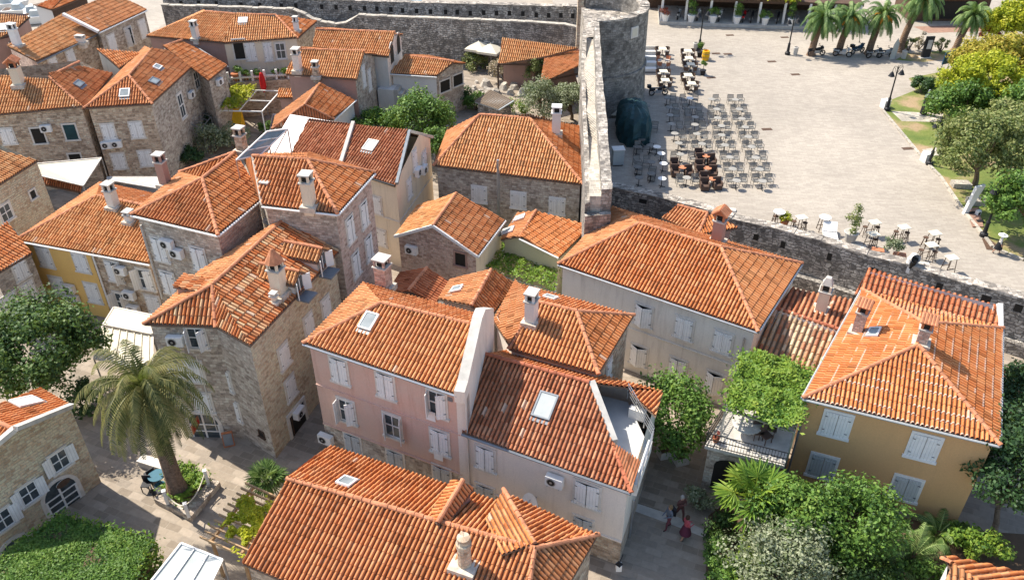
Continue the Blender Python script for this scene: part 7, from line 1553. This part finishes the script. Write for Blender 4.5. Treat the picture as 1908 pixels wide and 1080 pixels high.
# balcony plants and town canopies
h_, A2, o_ = BALC
for i, (u, lf, lb) in enumerate(((.1, 'l_mid', 'leafy green pot plant at the left end of the balcony'), (.24, 'l_vine', 'trailing pale green pot plant on the balcony railing'), (.4, 'l_mid', 'small green pot plant left of the red parasol'), (.66, 'l_mid', 'small dark pot plant right of the red parasol'), (.8, 'l_vine', 'bright pot plant near the right end of the balcony'), (.93, 'l_mid', 'green pot plant in the right corner of the balcony'))):
    p = A2[0] + (A2[1] - A2[0]) * u - o_ * .3; r = potted(lb, 0, 0, kind='bush', s=.9 if i else 1.4, leaf=lf, group='pot plants on the balcony'); r.location = (p[0], p[1], 3.6)
def canopy(name, label, px, z, m_, dz=(0, 0, 0, 0), posts=True, rib=0, cat='awning'):
    q = [G(x, y, z + d) for (x, y), d in zip(px, dz)]; r = thing(name, label, cat, (float(q[0][0]), float(q[0][1]), 0)); m = MB(); P = [V3(p) for p in q]
    if area2(P) < 0: P = P[::-1]
    m.hexa([p - Z3 * .06 for p in P], P, m_); m.build('canvas', r); m = MB()
    for i in range(rib): u = (i + .5) / rib; m.bar(P[0].lerp(P[1], u) + Z3 * .04, P[3].lerp(P[2], u) + Z3 * .04, .06, m_)
    for a, e in zip(P, P[1:] + P[:1]): m.bar(a, e, .08, 'frame')
    for p in P: m.bar((p.x, p.y, 0), p, .07, 'metal')
    m.build('frame', r); return r
canopy('awning', 'white ribbed awning over the cafe beside the yellow house, upper part', ((192, 604), (283, 622), (300, 590), (212, 572)), 2.9, 'canvas', rib=0); canopy('awning', 'white ribbed awning over the cafe beside the big palm, lower part', ((175, 668), (285, 690), (285, 625), (190, 608)), 2.4, 'canvas', (0, 0, .35, .35), rib=7)
canopy('awning', 'cream fabric awning stretched between the stone houses at the left', ((77, 328), (155, 346), (189, 294), (68, 305)), 3.4, 'canvas', (0, 0, .5, .5)); canopy('awning', 'white sheet roof strip at the foot of the big stone house', ((200, 335), (300, 352), (300, 330), (200, 330)), 2.6, 'concrete')
r = thing('tiled_awning', 'narrow dark-tiled lean-to under the cream awning', 'lean-to', tuple(G(110, 350))); roof_mesh(r, [[G(80, 345, 2.4), G(150, 358, 2.4), G(155, 340, 3.0), G(75, 328, 3.0)]], ['t_dark']); m = MB(); 
for x, y in ((82, 345), (148, 357)): p = G(x, y, 2.4); m.bar((p[0], p[1], 0), tuple(p), .12, 'dwood')
m.build('post', r)
# square: table, boards
r = thing('cafe_table', 'round blue table in the shade beside the palm planter', 'table', tuple(G(298, 903))); m = MB(); m.lathe((0, 0, 0), [(.3, 0), (.04, .05), (.04, .72), (.45, .73), (.45, .77), (0, .77)], 'blue', 16); mo('table', m, r)
r = thing('stone_bench', 'long stone bench in the shade behind the big palm', 'bench', tuple(G(292, 872)), -.35); m = MB(); m.box((0, 0, 0), (1.9, .5, .4), 'concrete'); m.box((0, 0, .4), (2.0, .55, .08), 'frame'); mo('bench', m, r)
for i, (x, y) in enumerate(((276, 912), (296, 925), (282, 892))):
    t_ = thing('cafe_chair', 'dark chair round the blue table beside the palm planter', 'chair', tuple(G(x, y)), i * 2., 'dark chairs round the blue table'); m = MB(); m.box((0, 0, .42), (.45, .45, .05), 'black'); mo('seat', m, t_); m = MB(); m.box((0, .21, .47), (.45, .04, .42), 'black'); mo('backrest', m, t_); m = MB(); [m.bar((sx, sy, 0), (sx, sy, .42), .04, 'black') for sx in (-.2, .2) for sy in (-.2, .2)]; mo('legs', m, t_)
r = thing('menu_stand', 'red menu board leaning by the arched door of the stone house', 'sign', tuple(G(428, 832)), .3); m = MB(); m.obox((-.3, 0, 0), (.6, 0, 0), (0, .06, 0), (0, .25, .9), 'pot'); m.obox((-.24, -.015, .12), (.48, 0, 0), (0, .02, 0), (0, .2, .68), 'slate'); mo('board', m, r)
r = thing('shop_sign', 'small red shop sign jutting from the stone house above the arched door', 'sign', (0, 0, 0)); hd = HOUSES['dorm']; p, t, n = hd.hit('ax', 372, 785); r.location = p; m = MB(); m.obox(tuple(n * .1), tuple(n * .9), tuple(t * .06), (0, 0, .55), 'pot'); m.obox(tuple(n * .2 - t * .02 + Z3 * .14), tuple(n * .7), tuple(t * .1), (0, 0, .26), 'red'); m.bar((0, 0, .6), tuple(n * 1.05 + Z3 * .6), .03, 'black'); mo('panel', m, r)
r = thing('street_lantern', 'white box lantern on a bracket at the corner of the pale house', 'lantern', (0, 0, 0)); p, t, n = HOUSES['white'].hit('ab', 1160, 1040); r.location = p; m = MB(); m.bar((0, 0, .3), tuple(n * .55 + Z3 * .3), .03, 'black'); m.box(tuple(n * .55 - Z3 * .15), (.26, .26, .4), 'white'); m.lathe(tuple(n * .55 + Z3 * .25), [(.2, 0), (0, .18)], 'black', 4); mo('lantern', m, r)
sheet('lane_strip', [G(*v)[:2] for v in ((1180, 935), (1262, 962), (1340, 1000), (1336, 1010), (1255, 978), (1178, 950))], .008, 'concrete')
# quay, boats
sheet('quay', [(-200, 98), (-47, 98), (-40, 130), (-40, 300), (-200, 300)], .01, 'plaza'); sheet('sea', [(-40, 113), (-12.5, 113), (-12.5, 400), (-40, 400)], .3, 'sea'); sheet('beach', [(-12.5, 104), (9, 104), (9, 400), (-12.5, 400)], .3, 'plaza')
for i, (x, y, rz, lb) in enumerate(((18, 18, .2, 'white motor boat lying on the quay at the top left corner'), (40, 30, .1, 'white motor boat on the quay behind the corner roof'), (72, 42, .3, 'small white boat between the row houses'), (62, 34, 2.0, 'white boat with a dark cockpit near the shed'))):
    r = thing('motor_boat', lb, 'boat', tuple(G(x, y, .1)), rz, 'white boats on the quay'); m = MB(); lo = [(-2, -.6, 0), (1, -.6, 0), (2.2, 0, .15), (1, .6, 0), (-2, .6, 0)]; hi = [(-2.1, -.9, .9), (1.1, -.9, 1.0), (2.8, 0, 1.15), (1.1, .9, 1.0), (-2.1, .9, .9)]; m.hexa(lo, hi, 'white'); mo('hull', m, r); m = MB(); m.hexa([(-.8, -.55, .95), (.7, -.55, .95), (.7, .55, .95), (-.8, .55, .95)], [(-.6, -.45, 1.6), (.3, -.45, 1.6), (.3, .45, 1.6), (-.6, .45, 1.6)], 'pglass'); mo('cabin', m, r); m = MB(); m.box((-1.5, 0, .92), (.9, 1.3, .05), 'dwood'); mo('cockpit', m, r)
# ------------------------------------------------------------------ people
def cloth_by_height(name, stops):
    k = NT(name); tc = k.n('TexCoord').outputs['Object']; z = k.n('SeparateXYZ', {0: tc}).outputs[2]
    return k.col(k.ramp(k.math('DIVIDE', z, 2.0), stops, 'CONSTANT'))
def person(label, loc, rz, shirt, legs, hair, skirt=None, stride=.2, arms='down', s=1.0, hat=None, shoe=(.03, .03, .03), bag=None):
    r = thing('person', label, 'person', tuple(loc), rz); r.scale = (s, s, s)
    sk = (.5, .28, .19); B_ = []; E_ = []; R_ = []
    def v(p, rad, par=None):
        B_.append(p); R_.append(rad)
        if par is not None: E_.append((par, len(B_) - 1))
        return len(B_) - 1
    pel = v((0, 0, .95), .145); wa = v((0, 0, 1.1), .125, pel); ch = v((0, -.01, 1.3), .15, wa); nk = v((0, 0, 1.46), .06, ch); hd = v((0, -.01, 1.56), .085, nk); top = v((0, -.015, 1.66), .085, hd); v((0, -.11, 1.58), .02, hd)
    for sx in (-1, 1):
        hip = v((sx * .1, 0, .88), .095, pel); st = stride * sx; kn = v((sx * .11, -st * .55 - .02, .49), .062, hip); an = v((sx * .11, -st + .06, .09), .04, kn); v((sx * .115, -st - .1, .04), .035, an)
        sh = v((sx * .18, 0, 1.4), .062, ch)
        if arms == 'down': el = v((sx * .25, .02 + st * .3, 1.13), .042, sh); wr = v((sx * .25, -.05 + st * .6, .89), .028, el)
        elif arms == 'bag': el = v((sx * .25, .02, 1.14), .042, sh); wr = v((sx * .14, -.22, 1.08), .028, el)
        else: el = v((sx * .26, -.02, 1.15), .042, sh); wr = v((sx * .1, -.22, 1.3), .028, el)
        d = Vector(B_[wr]) - Vector(B_[el]); d.normalize(); pm = v(tuple(Vector(B_[wr]) + d * .07), .034, wr)
        for f in range(4): q = v(tuple(Vector(B_[pm]) + d * (.045 + .008 * (f in (1, 2))) + Vector((0, (f - 1.5) * .02, 0))), .009, pm); v(tuple(Vector(B_[q]) + d * .035 + Vector((-sx * .012, 0, 0))), .008, q)
        v(tuple(Vector(B_[wr]) + d * .05 + Vector((0, -.045, 0))), .01, wr)
    me = bpy.data.meshes.new('body'); me.from_pydata(B_, E_, []); o = bpy.data.objects.new('body', me); COL.objects.link(o); o.parent = r
    md = o.modifiers.new('skin', 'SKIN'); me.skin_vertices[0].data[0].use_root = True
    for i, q in enumerate(R_): me.skin_vertices[0].data[i].radius = (q, q)
    o.modifiers.new('sub', 'SUBSURF').levels = 1; o.modifiers['sub'].render_levels = 2
    me.materials.append(cloth_by_height('clothes', [(0, shoe), (.04, legs if not skirt else sk), (.5, legs if not skirt else shirt), (.505, shirt), (.735, sk)]))
    m = MB(); m.lathe((0, .01, 1.56), [(.1, -.02), (.112, .06), (.1, .13), (.06, .17), (0, .18)], hair, 12, .35, 2 * math.pi - .35 - 0) if 0 else m.lathe((0, .02, 1.57), [(.105, -.04), (.112, .05), (.098, .12), (.06, .165), (0, .175)], hair, 12); mo('hair', m, r)
    m = MB(); [m.box((sx * .035, -.099, 1.585), (.02, .012, .012), 'dark') for sx in (-1, 1)]; m.box((0, -.098, 1.52), (.04, .01, .008), 'w_brick'); mo('face', m, r)
    if skirt: m = MB(); m.lathe((0, 0, 0), [(.3, .45), (.22, .8), (.14, 1.06)], skirt, 14); mo('skirt', m, r)
    if hat: m = MB(); m.lathe((0, 0, 1.66), [(.34, -.02), (.12, .02), (.11, .12), (0, .14)], hat, 16); m.lathe((0, 0, 1.655), [(0, 0), (.34, -.025)], hat, 16); mo('hat', m, r)
    if bag: m = MB(); m.box((0, .2, 1.05), (.32, .18, .42), bag); mo('backpack', m, r)
    return r
M['p_plum'] = plain('plum_cloth', (.12, .03, .05), .9); M['p_hair'] = plain('brown_hair', (.06, .03, .02), .6); M['p_grey'] = plain('grey_hair', (.4, .36, .32), .7); M['p_blonde'] = plain('dark_blonde_hair', (.22, .14, .07), .7)
person('person in brown top and trousers with fair hair, facing two others in the lane', G(1265, 966), .4, (.16, .07, .06), (.12, .05, .045), 'p_grey', None, .25, 'up'); person('person in blue-grey top carrying a dark backpack in the lane', G(1243, 984), -1.2, (.16, .18, .22), (.16, .05, .06), 'p_blonde', None, .2, 'bag', bag='black'); person('person in pink top and plum skirt walking in the lane', G(1275, 1003), 1.9, (.5, .1, .12), (.1, .03, .04), 'p_hair', 'p_plum', .22, 'bag')
person('person in a wide white hat and dark skirt walking by the wet patch', G(1856, 472, ZP), .9, (.7, .66, .6), (.05, .05, .06), 'p_hair', 'black', .22, 'down', .9, 'white')
